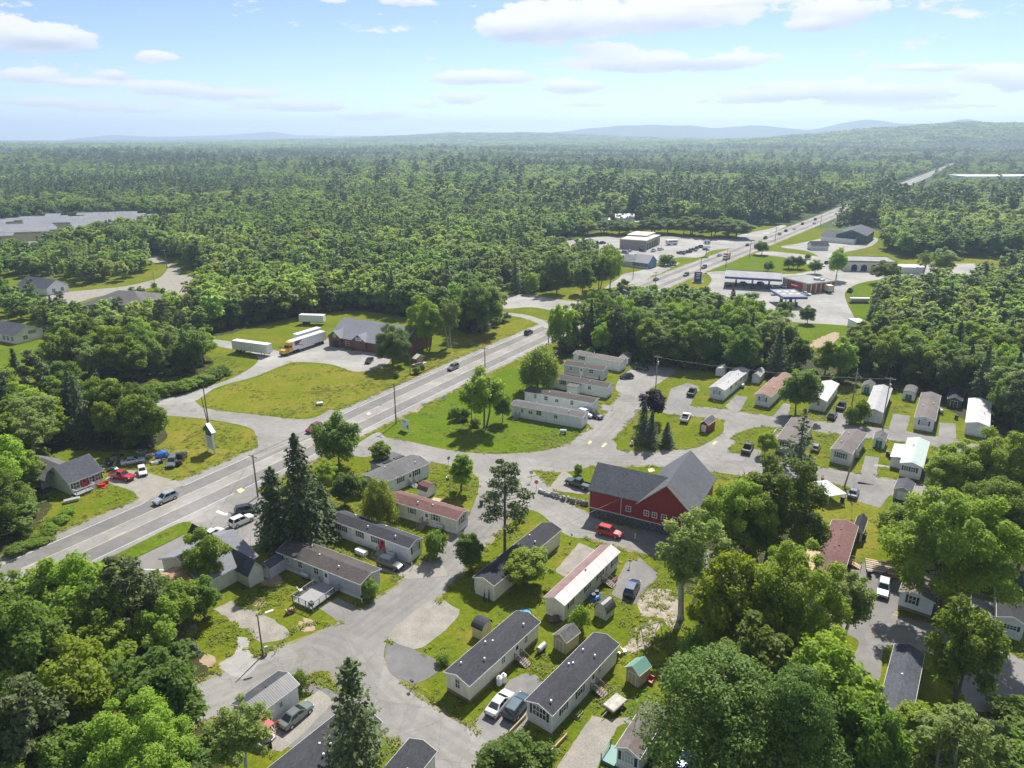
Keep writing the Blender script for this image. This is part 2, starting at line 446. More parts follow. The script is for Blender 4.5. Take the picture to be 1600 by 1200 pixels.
MT['white_trim'] = plain('white trim', (.74, .74, .73), .5, .04)
MT['cream_trim'] = plain('cream trim', (.62, .56, .42), .5, .05)
MT['dark_trim'] = plain('dark trim', (.045, .055, .06), .5, .1)
MT['teal_trim'] = plain('green trim', (.03, .16, .13), .5, .1)
MT['shutter_dark'] = plain('dark shutter', (.035, .05, .055), .55, .1)
MT['shutter_grey'] = plain('grey green shutter', (.19, .24, .23), .55, .1)
MT['shutter_tan'] = plain('tan shutter', (.36, .33, .24), .55, .1)
MT['pane'] = glass('window glass', (.045, .055, .07))
MT['blind'] = plain('window with blind', (.42, .44, .46), .25, .15, 3)
MT['car_glass'] = glass('car glass', (.015, .02, .025), .05)
MT['wood'] = plain('weathered wood', (.24, .20, .16), .85, .25, 4)
MT['new_wood'] = plain('fresh timber', (.42, .30, .17), .8, .18, 4)
MT['grey_wood'] = plain('grey deck wood', (.30, .30, .30), .85, .2, 4)
MT['pole'] = plain('pole wood', (.16, .12, .09), .9, .25, 2)
MT['pale_pole'] = plain('bleached pole wood', (.30, .27, .22), .9, .25, 2)
MT['steel'] = plain('galvanised steel', (.42, .43, .44), .45, .1, 3, metal=.4)
MT['tyre'] = plain('tyre rubber', (.02, .02, .02), .85, .2)
MT['rim'] = plain('wheel rim', (.45, .45, .46), .35, .1, 3, metal=.7)
MT['black'] = plain('black plastic', (.022, .023, .025), .5, .15)
MT['lamp'] = plain('headlamp lens', (.75, .75, .72), .15, .05)
MT['tail'] = plain('tail lamp lens', (.35, .015, .015), .2, .1)
MT['stone'] = plain('field stone', (.25, .245, .235), .95, .35, 1.2)
MT['pale_stone'] = plain('pale field stone', (.42, .40, .36), .95, .25, 1.2)
MT['dark_stone'] = plain('dark foundation stone', (.10, .105, .11), .95, .35, 1.2)
MT['blue'] = plain('blue tarpaulin', (.03, .12, .42), .5, .2)
MT['red'] = plain('red plastic', (.52, .03, .03), .4, .1)
MT['white'] = plain('white metal', (.78, .78, .78), .4, .05)

# ================================================================= terrain
RIDGES = [  # distance m, half depth m, skyline points on the photo (tree tops allowed for)
    (4300, 1600, [(-400,230),(600,229),(900,226),(1100,223),(1200,219),(1280,212),(1380,204),(1480,197),(1600,196),(1800,193),(2300,208)]),
    (6000, 1500, [(-600,226),(0,226),(300,225),(450,221),(560,218),(640,214),(740,210),(800,210),(880,211),(980,216),(1100,219),(1200,220),(1600,217),(2300,217)]),
    (8800, 1500, [(-600,224),(760,216),(840,210),(900,202),(1010,194),(1080,197),(1120,200),(1170,195),(1260,203),(1320,192),(1350,187),(1400,192),(1450,193),(1510,187),(1560,193),(1650,200),(2300,215)]),
    (12000, 1500, [(-600,219),(80,220),(170,211),(250,213),(330,212),(420,205),(460,211),(600,212),(700,206),(900,214),(2300,216)]),
]
_rd = []
for d, w, pts in RIDGES:
    a = [azel(x, y) for x, y in pts]
    _rd.append((d, w, np.array([q[0] for q in a]), np.array([CAM_H + d * math.tan(q[1]) for q in a])))
def terrain(az, r):
    az = np.asarray(az, float); r = np.asarray(r, float)
    x = r * np.sin(az); y = r * np.cos(az)
    k = np.clip((r - 950) / 1500, 0, 1); k = k * k * (3 - 2 * k)
    z = k * (7.0 * np.sin(x / 410 + 1.3) * np.cos(y / 560 + .4) + 5.0 * np.sin(x / 190 + y / 260) + 3.0 * np.sin(y / 330 - x / 700 + 2))
    fl = np.interp(r, [0, 2600, 5000, 6000, 7400, 8800, 10500, 12000, 13700], [0, 0, -14, -28, -75, -100, -140, -165, -230])
    z = z + fl
    for d, w, A, Hh in _rd:
        h = np.interp(az, A, Hh) - np.interp(d, [0, 2600, 5000, 6000, 7400, 8800, 10500, 12000, 13700], [0, 0, -14, -28, -75, -100, -140, -165, -230])
        t = np.clip(1 - np.abs(r - d) / w, 0, 1); t = t * t * (3 - 2 * t)
        hs = h * (1 + 0.02 * np.sin(az * 61) + .012 * np.sin(az * 143))
        z = np.maximum(z, fl + hs * t)
    return z * np.clip((r - 950) / 400, 0, 1)

MT['canopy'] = earth('distant canopy', (.030, .052, .012), (.055, .08, .02), .006, .03, .45)
def make_ground():
    az_f = np.linspace(-0.80, 0.80, 220)
    az_b = np.linspace(0.80, 2 * math.pi - 0.80, 42)[1:-1]
    az = np.concatenate([az_f, az_b])
    rr = np.concatenate([[12, 40, 90, 160, 260, 400, 600, 900], np.geomspace(980, 13600, 110)])
    n = len(az); v = [(0, 0, 0)]; f = []; mi = []
    for r in rr:
        z = terrain(az, np.full(n, r))
        if r < 901: z = np.zeros(n)
        v += [(float(r * math.sin(a)), float(r * math.cos(a)), float(h)) for a, h in zip(az, z)]
    for j in range(n): f.append((0, 1 + (j + 1) % n, 1 + j)); mi.append(0)
    for i in range(len(rr) - 1):
        for j in range(n):
            a = 1 + i * n; k = (j + 1) % n
            f.append((a + j, a + k, a + n + k, a + n + j)); mi.append(0 if rr[i] < 590 else 1)
    me = bpy.data.meshes.new('ground'); me.from_pydata(v, [], f)
    me.materials.append(MT['lawn']); me.materials.append(MT['canopy'])
    me.polygons.foreach_set('material_index', mi); me.polygons.foreach_set('use_smooth', [True] * len(f)); me.update()
    tag(link('ground', me), kind='structure')
make_ground()

# ================================================================= flat sheets: roads, lots, lawns
from mathutils.geometry import tessellate_polygon
def smooth_closed(p, k=5):
    o = []; n = len(p)
    for i in range(n):
        a, b, c, d = p[i-1], p[i], p[(i+1) % n], p[(i+2) % n]
        for j in range(k):
            t = j / k
            o.append(0.5 * ((2*b) + (c-a)*t + (2*a-5*b+4*c-d)*t*t + (3*b-a-3*c+d)*t**3))
    return o
def smooth_open(p, k=6):
    q = [p[0]*2-p[1]] + list(p) + [p[-1]*2-p[-2]]; o = []
    for i in range(1, len(q) - 2):
        a, b, c, d = q[i-1], q[i], q[i+1], q[i+2]
        for j in range(k):
            t = j / k
            o.append(0.5 * ((2*b) + (c-a)*t + (2*a-5*b+4*c-d)*t*t + (3*b-a-3*c+d)*t**3))
    o.append(p[-1]); return o
PAVED = []
CLEAR = []                                       # ground kept free of trees (plan polygons)
def sheet(name, pts, z, mat, curved=True, clear=False, jag=0.0):
    w = [P(*p) for p in pts]
    if curved: w = smooth_closed(w)
    if jag:
        rr = random.Random(len(w)); w2 = []
        for i, a in enumerate(w):
            b = w[(i+1) % len(w)]; n = max(1, int((b-a).length / 0.7))
            for j in range(n):
                q = a.lerp(b, j / n); w2.append(q + Vector((rr.gauss(0, jag), rr.gauss(0, jag), 0)))
        w = w2
    w = [Vector((q.x, q.y, 0)) for q in w]
    tri = tessellate_polygon([w])
    me = bpy.data.meshes.new(name)
    f = []
    for t in tri:
        a, b, c = (w[i] for i in t)
        f.append(tuple(t) if (b-a).cross(c-a).z > 0 else tuple(reversed(t)))
    me.from_pydata([(q.x, q.y, z) for q in w], [], f); me.materials.append(mat); me.update()
    if name not in ('meadow', 'lawn', 'forest_floor', 'worn_ground', 'kerb_island', 'painted_mark'): PAVED.append(np.array([(q.x, q.y) for q in w]))
    if clear: CLEAR.append([(q.x, q.y) for q in w])
    return tag(link(name, me), kind='structure')
def strip_pts(c, off0, off1):
    L = []; Rr = []
    for i, q in enumerate(c):
        t = (c[min(i+1, len(c)-1)] - c[max(i-1, 0)]).normalized(); n = Vector((t.y, -t.x, 0))
        L.append(q + n * off0); Rr.append(q + n * off1)
    return L, Rr
def strip(name, c, off0, off1, z, mat, dash=None, jag=0.0):
    """band along a centre line between two offsets (right positive), in metres; dash=(on, off)"""
    L, Rr = strip_pts(c, off0, off1); v = []; f = []; s = 0; rr = random.Random(7)
    for i in range(len(c) - 1):
        seg = (c[i+1] - c[i]).length
        n = max(1, int(seg / 1.5)) if jag else 1
        if dash:
            n = max(1, int(seg / 0.75))
        for j in range(n):
            a, b = j / n, (j + 1) / n
            if jag:
                k = len(v); t_ = (c[i+1] - c[i]).normalized(); nn = Vector((t_.y, -t_.x, 0))
                if j == 0 and i == 0: e0 = (0, 0)
                e1 = (rr.gauss(0, jag), rr.gauss(0, jag))
                v += [L[i].lerp(L[i+1], a) + nn*e0[0], Rr[i].lerp(Rr[i+1], a) + nn*e0[1], Rr[i].lerp(Rr[i+1], b) + nn*e1[1], L[i].lerp(L[i+1], b) + nn*e1[0]]; e0 = e1
                f.append((k, k+1, k+2, k+3)); continue
            mid = s + seg * (a + b) / 2
            if dash and (mid % (dash[0] + dash[1])) > dash[0]: continue
            k = len(v)
            v += [L[i].lerp(L[i+1], a), Rr[i].lerp(Rr[i+1], a), Rr[i].lerp(Rr[i+1], b), L[i].lerp(L[i+1], b)]
            f.append((k, k+1, k+2, k+3))
        s += seg
    def lift(q):
        r = math.hypot(q.x, q.y)
        return 0.0 if r < 950 else float(terrain(math.atan2(q.x, q.y), r)) + min(1.0, (r - 950) / 100) * .6
    me = bpy.data.meshes.new(name); me.from_pydata([(q.x, q.y, z + lift(q)) for q in v], [], f); me.materials.append(mat)
    me.update()
    return tag(link(name, me), kind='structure')

# the highway: centre line as points along / across one axis (m)
_A = P(600, 628); _B = P(1287, 341); _u = (_B - _A).normalized(); _n = Vector((_u.y, -_u.x, 0))
def hw(al, off): return _A + _u * al + _n * off
HC = [(-150, 7.3), (-110, 6.9), (-82, 6.6), (-45, 5.2), (0, 2.6), (45, 0.2), (90, -1.4), (200, -4.0), (320, -2.4), (440, -1.0), (560, -.5), (800, 0), (1200, 2), (1900, 4)]
hwc = smooth_open([hw(*q) for q in HC], 16)
HWID = 7.9
strip('verge', hwc, -HWID - .9, HWID + .9, 0.0065, MT['verge'], jag=.3)
strip('highway', hwc, -HWID, HWID, 0.012, MT['highway'])
strip('highway_lane', hwc, -5.6, -1.9, 0.016, MT['lane']); strip('highway_lane', hwc, 1.9, 5.6, 0.016, MT['lane'])
strip('edge_line', hwc, -5.82, -5.68, 0.020, MT['white_line']); strip('edge_line', hwc, 5.68, 5.82, 0.020, MT['white_line'])
for o0 in (-1.82, 1.70):
    strip('centre_line', hwc, o0, o0 + .12, 0.020, MT['yellow_line']); strip('centre_line', hwc, o0 + (.3 if o0 < 0 else -.3), o0 + .12 + (.3 if o0 < 0 else -.3), 0.020, MT['yellow_line'], dash=(3, 9))
HWXY = np.array([(q.x, q.y) for q in hwc])

def road(name, px, width, z=0.012, mat='asphalt'):
    z += 0.0007 * len(ROADS)
    c = smooth_open([P(*q) for q in px], 6); ROADS.append((np.array([(q.x, q.y) for q in c]), width / 2))
    strip('verge', c, -width / 2 - .55, width / 2 + .55, 0.0052 + .0001 * len(ROADS), MT['verge'], jag=.25)
    if width > 6:
        for o in (-1.75, -.35, .35, 1.75): strip('wheel_track', c, o - .3, o + .3, z + .0004 + .0002 * (o > 0), MT['track'], jag=.06)
    return strip(name, c, -width / 2, width / 2, z, MT[mat], jag=0)
ROADS = []
# park roads
sheet('entrance_road', [(545,705),(588,676),(605,684),(640,690),(700,703),(760,709),(810,708),(850,704),(890,692),(915,675),(960,690),(965,703),(1000,706),(1060,703),(1100,697),(1125,684),(1150,690),(1135,703),(1150,715),(1200,730),(1180,745),(1120,738),(1060,735),(1000,725),(930,728),(900,735),(870,738),(835,735),(838,742),(826,745),(822,752),(862,785),(940,832),(890,838),(840,800),(800,800),(770,830),(740,860),(700,860),(735,800),(748,762),(742,742),(700,727),(640,716),(590,712),(565,714)], 0.008, MT['asphalt'])
road('park_lane', [(815,745),(790,780),(752,822),(700,878),(650,925),(600,960),(550,995),(480,1025),(420,1050),(350,1082),(280,1110),(180,1160)], 7.2)
road('park_lane', [(490,1000),(535,1015),(566,1055),(606,1100),(665,1142),(745,1190),(835,1250),(930,1330)], 6.6, 0.016)
sheet('lane_junction', [(470,1000),(530,975),(600,940),(650,945),(620,985),(603,1005),(600,1040),(612,1064),(585,1085),(560,1060),(520,1050),(470,1045),(430,1040)], 0.0105, MT['asphalt'])
road('park_lane', [(818,748),(850,778),(890,805),(925,825),(965,838),(1010,850),(1070,868),(1150,893),(1240,925),(1325,952),(1400,982),(1450,994),(1520,1020),(1600,1052),(1720,1100)], 6.2)
road('park_lane', [(880,712),(925,690),(958,660),(982,630),(998,603),(1010,580)], 6.8)
sheet('turning_circle', [(962,608),(968,592),(985,578),(1010,573),(1040,573),(1056,580),(1040,592),(1020,605),(1000,618),(975,615)], 0.016, MT['asphalt'])
road('park_lane', [(975,632),(1010,632),(1060,641),(1110,645),(1165,653),(1210,659),(1262,664),(1325,672),(1400,680),(1462,690),(1520,702),(1600,722)], 7.0)
road('park_lane', [(905,716),(980,717),(1075,714),(1130,716),(1200,730),(1275,740),(1350,753),(1430,767),(1500,783),(1600,800)], 7.0)
sheet('road_junction', [(1080,708),(1110,690),(1130,675),(1132,660),(1150,648),(1200,650),(1212,664),(1180,668),(1150,678),(1137,692),(1140,706),(1165,722),(1110,728)], 0.016, MT['asphalt'])
sheet('parking_apron', [(1330,888),(1393,880),(1408,940),(1392,968),(1460,985),(1560,1022),(1600,1040),(1640,1060),(1640,1110),(1560,1112),(1515,1108),(1500,1075),(1450,1020),(1385,1010),(1372,1064),(1325,1050),(1342,1004),(1318,985),(1318,945)], 0.0145, MT['drive'])
# driveways and pads
def drive(pts, mat='drive', z=0.017, curved=False, name='driveway', jag=0.05): return sheet(name, pts, z, MT[mat], curved, jag=jag)
drive([(335,952),(362,938),(372,948),(400,954),(452,985),(457,992),(440,1000),(410,1006),(385,985)], 'gravel', 0.021, name='gravel_pad', jag=.15)
drive([(371,996),(389,999),(388,1014),(401,1030),(405,1037),(376,1060),(341,1040),(364,1024),(371,1010)], 'concrete', 0.021, True, 'old_pad')
drive([(497,950),(527,934),(566,952),(545,978),(535,975)], 'drive', 0.021)
drive([(676,938),(718,953),(694,985),(652,1014),(612,1000),(612,985),(640,960)], 'gravel', 0.021, True, 'gravel_pad', .15)
drive([(607,1006),(640,1012),(690,1040),(652,1068),(632,1062),(612,1054),(601,1030)], 'newasphalt', 0.0225, True, 'old_pad')
drive([(738,1130),(773,1092),(797,1062),(820,1052),(838,1055),(856,1075),(850,1095),(812,1150),(790,1172),(760,1160)], 'drive', 0.021)
drive([(850,1228),(925,1118),(968,1128),(920,1228)], 'gravel', 0.021); drive([(950,1125),(988,1119),(990,1128),(955,1138)], 'gravel', 0.0225, name='path')
drive([(955,930),(965,905),(978,878),(1000,872),(1030,898),(992,944)], 'drive', 0.021)
drive([(866,893),(905,848),(932,860),(884,902)], 'gravel', 0.0225)
drive([(988,838),(1012,814),(1060,826),(1085,858),(1040,868)], 'drive', 0.0225)
drive([(640,1140),(660,1100),(560,1095),(470,1060),(440,1075),(500,1085),(480,1110),(420,1165),(470,1170),(540,1140)], 'drive', 0.0225, name='driveway')
drive([(400,1170),(418,1130),(500,1078),(522,1096),(470,1150),(440,1175)], 'gravel', 0.025)
drive([(590,890),(610,860),(640,884),(690,880),(700,900),(640,905)], 'gravel', 0.021)
drive([(1048,607),(1075,598),(1092,604),(1075,640),(1040,636)], 'drive', 0.021); drive([(1062,614),(1080,606),(1094,608),(1082,622)], 'drive', .0225)
drive([(1148,650),(1133,634),(1150,618),(1168,620),(1158,640)], 'drive', 0.021); drive([(1208,650),(1225,630),(1235,632),(1232,655)], 'drive', 0.021)
drive([(1296,670),(1308,640),(1330,642),(1322,672)], 'drive', 0.021)
drive([(1385,680),(1396,646),(1423,650),(1412,684)], 'drive', 0.021); drive([(1465,694),(1468,660),(1493,662),(1494,698)], 'drive', 0.021)
drive([(1340,756),(1352,712),(1374,715),(1366,758)], 'drive', 0.021); drive([(1366,725),(1408,730),(1408,733),(1366,728)], 'concrete', .0225, name='path')
drive([(1317,776),(1338,752),(1398,764),(1374,794)], 'drive', 0.021)
drive([(1158,722),(1175,700),(1190,704),(1180,730)], 'drive', 0.021)
drive([(925,668),(905,650),(920,640),(945,655)], 'drive', 0.021); drive([(940,632),(975,636),(970,646),(938,640)], 'drive', .021)
drive([(855,765),(880,735),(922,760),(922,772),(905,772)], 'gravel', 0.021)
# west side of the highway
sheet('side_road', [(150,622),(200,622),(265,620),(298,622),(322,638),(400,648),(480,655),(520,640),(520,665),(440,700),(385,722),(402,700),(400,682),(388,668),(330,656),(245,648),(150,640)], 0.020, MT['asphalt'], clear=True)
sheet('lodge_lot', [(240,632),(300,612),(365,590),(402,566),(395,552),(360,545),(330,538),(330,530),(400,540),(440,548),(480,535),(518,530),(560,545),(606,552),(604,570),(558,581),(520,570),(480,566),(450,568),(400,588),(340,605),(300,628)], 0.024, MT['concrete'], clear=True)
sheet('gravel_track', [(768,470),(790,461),(830,460),(870,468),(925,474),(905,488),(870,486),(830,480),(785,482)], 0.020, MT['concrete'], clear=True)
road('lay_by', [(860,512),(845,503),(822,495),(795,491),(760,489)], 4.0, 0.024, 'concrete')
sheet('house_drive', [(165,752),(182,738),(205,735),(226,738),(262,748),(290,755),(262,772),(222,786),(208,768)], 0.020, MT['gravel'], clear=True)
sheet('shop_lot', [(385,762),(415,775),(440,800),(420,840),(300,900),(255,925),(200,925),(150,915),(170,890),(220,865),(285,836),(303,822),(298,815),(340,788)], 0.020, MT['asphalt'], clear=True)
sheet('kerb_island', [(120,892),(170,872),(225,845),(275,820),(295,816),(300,823),(290,834),(225,866),(160,897),(120,916)], 0.10, MT['lush'], clear=True)
sheet('far_track', [(60,470),(95,458),(150,452),(190,448),(230,440),(252,432),(262,415),(240,410),(225,400),(245,400),(262,410),(282,420),(278,432),(262,440),(240,448),(200,458),(150,464),(110,475)], .020, MT['gravel'], clear=True)
sheet('gravel_yard', [(245,446),(262,436),(285,430),(312,434),(316,446),(300,462),(270,458),(248,454)], 0.024, MT['gravel'], clear=True)
# far commercial strip
sheet('shop_drive', [(945,450),(965,436),(975,428),(1000,423),(1040,413),(1062,411),(1032,427),(1020,430),(1005,440),(965,448)], 0.020, MT['concrete'], clear=True)
sheet('garage_lot', [(845,380),(900,374),(950,370),(1060,370),(1120,372),(1160,376),(1150,386),(1110,392),(1095,402),(1060,402),(1040,408),(1000,415),(965,405),(920,398),(870,394)], 0.024, MT['concrete'], clear=True)
sheet('station_lot', [(1086,430),(1100,425),(1112,436),(1104,450),(1092,470),(1140,484),(1210,500),(1300,507),(1336,508),(1334,495),(1322,470),(1322,455),(1345,442),(1400,432),(1400,420),(1320,424),(1290,418),(1240,428),(1160,425),(1118,424)], 0.020, MT['concrete'], clear=True)
sheet('rear_lot', [(1180,397),(1200,393),(1240,396),(1300,404),(1330,412),(1330,424),(1295,424),(1270,415),(1225,402)], 0.024, MT['concrete'], clear=True)
sheet('bay_lot', [(1290,404),(1260,392),(1220,386),(1250,380),(1290,372),(1330,372),(1370,372),(1360,385),(1310,396)], 0.020, MT['concrete'], clear=True)
sheet('coach_lot', [(1400,424),(1445,414),(1540,413),(1548,430),(1520,442),(1450,444),(1410,440)], 0.024, MT['concrete'], clear=True)
sheet('side_drive', [(1130,378),(1160,366),(1200,358),(1220,352),(1228,354),(1200,366),(1170,378),(1150,384)], .020, MT['concrete'], clear=True)
# grass of other kinds
sheet('meadow', [(300,626),(345,606),(402,590),(455,570),(480,568),(520,573),(558,584),(605,573),(645,585),(700,562),(628,598),(550,628),(495,648),(460,652),(400,646),(330,637)], 0.0045, MT['meadow'], clear=True)
sheet('meadow', [(246,650),(330,658),(386,670),(398,684),(384,705),(300,742),(278,755),(230,738),(245,700),(262,680)], 0.0045, MT['meadow'], clear=True)
sheet('meadow', [(640,580),(700,545),(790,505),(830,497),(800,524),(720,556),(660,585)], 0.0045, MT['meadow'], clear=True)
sheet('lawn', [(600,672),(650,645),(735,603),(800,575),(850,590),(880,600),(900,640),(925,668),(915,680),(885,694),(850,703),(800,707),(760,707),(700,700),(645,688)], 0.0045, MT['lush'])
sheet('lawn', [(1240,505),(1330,510),(1372,515),(1375,538),(1320,545),(1250,540),(1225,525)], 0.0045, MT['lush'], clear=True)
sheet('lawn', [(1330,450),(1380,440),(1420,455),(1380,470),(1350,500),(1336,495)], 0.0045, MT['lush'], clear=True)
sheet('lawn', [(800,452),(860,475),(930,462),(1000,437),(1010,428),(940,445),(870,462)], 0.0045, MT['meadow'], clear=True)
sheet('lawn', [(970,462),(1010,455),(1080,435),(1110,440),(1085,462),(1060,490),(1020,490)], 0.0045, MT['meadow'], clear=True)
sheet('lawn', [(1110,424),(1140,405),(1190,396),(1235,420),(1160,424)], 0.0045, MT['lush'], clear=True)
sheet('lawn', [(1410,412),(1440,404),(1580,406),(1600,416),(1545,412)], 0.0045, MT['meadow'], clear=True)
sheet('lawn', [(0,545),(60,535),(90,548),(60,570),(0,575),(-60,575),(-60,540)], 0.0045, MT['lush'], clear=True)
sheet('lawn', [(1275,790),(1320,780),(1375,795),(1385,850),(1330,880),(1310,930),(1335,960),(1300,950),(1270,850)], 0.0045, MT['meadow'])
# worn ground
for pts, m in (([(1000,930),(1035,920),(1062,940),(1058,985),(1030,965),(1005,960)], 'rubble'), ([(985,1000),(1005,975),(1030,972),(1022,1000),(1000,1020),(980,1020)], 'rubble'),
               ([(402,900),(428,895),(440,912),(410,918)], 'dirt'), ([(462,978),(480,968),(494,978),(478,990)], 'dirt'), ([(388,940),(405,935),(415,945),(398,950)], 'dirt'), ([(270,985),(300,975),(305,990),(275,1003)], 'dirt'), ([(312,1028),(330,1025),(335,1040),(315,1042)], 'dirt'),
               ([(845,1115),(905,1050),(915,1058),(862,1118)], 'rubble'), ([(505,895),(530,868),(538,880),(520,900)], 'dirt'), ([(1180,770),(1210,760),(1240,770),(1200,778)], 'dirt'), ([(1392,965),(1400,900),(1412,905),(1408,965)], 'dirt'), ([(640,640),(652,637),(655,642),(645,645)], 'dirt'), ([(1268,536),(1300,520),(1312,524),(1290,545)], 'dirt')):
    sheet('worn_ground', pts, 0.0070, MT[m], jag=.3)
# forest floors
for pts in ([(-200,930),(20,938),(120,950),(230,975),(300,1005),(350,1080),(340,1180),(300,1350),(-300,1400)], [(-150,600),(60,600),(200,612),(262,660),(268,690),(180,705),(90,705),(70,735),(78,790),(30,845),(-150,900)],
            [(40,560),(110,530),(160,515),(250,535),(330,560),(310,590),(250,612),(120,600)], [(862,560),(880,530),(905,505),(960,495),(1040,485),(1120,498),(1200,520),(1235,545),(1380,540),(1400,460),(1540,448),(1700,410),(1800,650),(1600,705),(1545,680),(1480,640),(1400,612),(1300,600),(1170,588),(1040,572),(950,560)],
            [(310,335),(960,335),(880,375),(830,400),(800,440),(765,455),(770,482),(785,505),(735,522),(690,505),(560,486),(470,495),(395,512),(330,525),(310,500),(320,470),(330,420),(255,400),(130,395),(-200,420),(-200,330)],
            [(1050,880),(1130,830),(1230,800),(1280,900),(1320,1000),(1340,1100),(1250,1300),(1000,1300),(1000,1200),(1060,1060),(1100,980)], [(1400,760),(1480,720),(1700,720),(1700,900),(1560,900),(1480,870),(1420,830)], [(1460,1110),(1540,1110),(1700,1100),(1700,1350),(1420,1350),(1440,1180)]):
    sheet('forest_floor', pts, 0.0030, MT['floor'], jag=.4)
# painted arrows and hatching
def paint(pts, mat='white_line', z=0.027): sheet('painted_mark', pts, z, MT[mat], False)
paint([(337,799),(342,797),(352,802),(357,801),(354,806),(346,804),(338,801)]); paint([(918,692),(922,688),(925,691),(921,695)], 'yellow_line')
paint([(939,698),(945,692),(949,693),(943,699)], 'yellow_line'); paint([(1112,694),(1117,689),(1121,690),(1116,695)], 'yellow_line'); paint([(1012,733),(1020,731),(1024,736),(1014,738)], 'yellow_line'); paint([(369,766),(377,762),(383,766),(375,771)], 'yellow_line')
paint([(572,647),(576,644),(580,646),(577,648),(575,648)]); paint([(592,633),(595,631),(597,633),(594,634)], 'newasphalt')
paint([(218,889),(268,890),(268,891.5),(218,890.5)]); paint([(228,901),(255,901),(255,902.5),(228,902.5)])

# ================================================================= trees: prototypes
MT['leaf'] = foliage('broadleaf', (.125, .19, .020), (.25, .31, .042))
MT['leaf_dark'] = foliage('dark broadleaf', (.095, .16, .024), (.18, .24, .038), val=.2)
MT['leaf_bright'] = foliage('bright broadleaf', (.19, .26, .020), (.31, .355, .042), val=.15)
MT['leaf_ash'] = foliage('pale feathery leaf', (.165, .23, .05), (.27, .315, .095), val=.12)
MT['leaf_purple'] = foliage('purple leaf', (.025, .016, .024), (.06, .035, .045), val=.1, trans=.2)
MT['leaf_willow'] = foliage('willow leaf', (.17, .215, .026), (.26, .29, .05), val=.1)
MT['needle'] = foliage('needles', (.06, .105, .032), (.13, .175, .062), val=.25, trans=.2)
MT['needle_blue'] = foliage('blue green needles', (.045, .085, .046), (.10, .145, .085), val=.15, trans=.2)
MT['needle_pine'] = foliage('pine needles', (.07, .105, .035), (.15, .18, .065), val=.2, trans=.22)
MT['leaf_pine'] = foliage('soft pine needles', (.085, .15, .026), (.175, .24, .05), val=.1, trans=.3)
MT['shrub'] = foliage('shrub leaf', (.125, .20, .022), (.23, .29, .042), val=.25)
MT['forest'] = foliage('forest leaf', (.085, .15, .026), (.28, .33, .075), val=.34, hue=.024, patchy=.6)
MT['forest_needle'] = foliage('forest needles', (.09, .142, .05), (.17, .22, .085), val=.3, trans=.2)

def leaf_mesh(name, c, nrm, size, rng, mat, aspect=.62, fold=.25):
    """c (n,3) centres, nrm (n,3) facing -> n diamond leaf sprays as one mesh"""
    n = len(c)
    nrm = nrm / np.linalg.norm(nrm, axis=1, keepdims=True)
    r = rng.normal(size=(n, 3)); u = np.cross(nrm, r); u /= np.linalg.norm(u, axis=1, keepdims=True); w = np.cross(nrm, u)
    s = size * rng.uniform(.65, 1.3, (n, 1)) if np.isscalar(size) else size
    a = u * s; b = w * s * aspect
    dn = nrm * s * fold
    v = np.empty((n, 4, 3)); v[:, 0] = c + a - dn; v[:, 1] = c + b; v[:, 2] = c - a - dn; v[:, 3] = c - b
    v = v.reshape(-1, 3)
    me = bpy.data.meshes.new(name)
    me.vertices.add(4 * n); me.vertices.foreach_set('co', v.astype(np.float32).ravel())
    me.loops.add(4 * n); me.loops.foreach_set('vertex_index', np.arange(4 * n, dtype=np.int32))
    me.polygons.add(n); me.polygons.foreach_set('loop_start', np.arange(0, 4 * n, 4, dtype=np.int32))
    try: me.polygons.foreach_set('loop_total', np.full(n, 4, dtype=np.int32))
    except Exception: pass
    me.update(calc_edges=True)
    at = me.attributes.new('tint', 'FLOAT', 'FACE'); at.data.foreach_set('value', rng.uniform(0, 1, n).astype(np.float32))
    me.materials.append(mat)
    return me
def limb_mesh(name, segs, mat, n=6):
    m = MB()
    for p0, p1, r0, r1 in segs: m.tube(p0, p1, r0, r1, n)
    return m.mesh(name, mat)

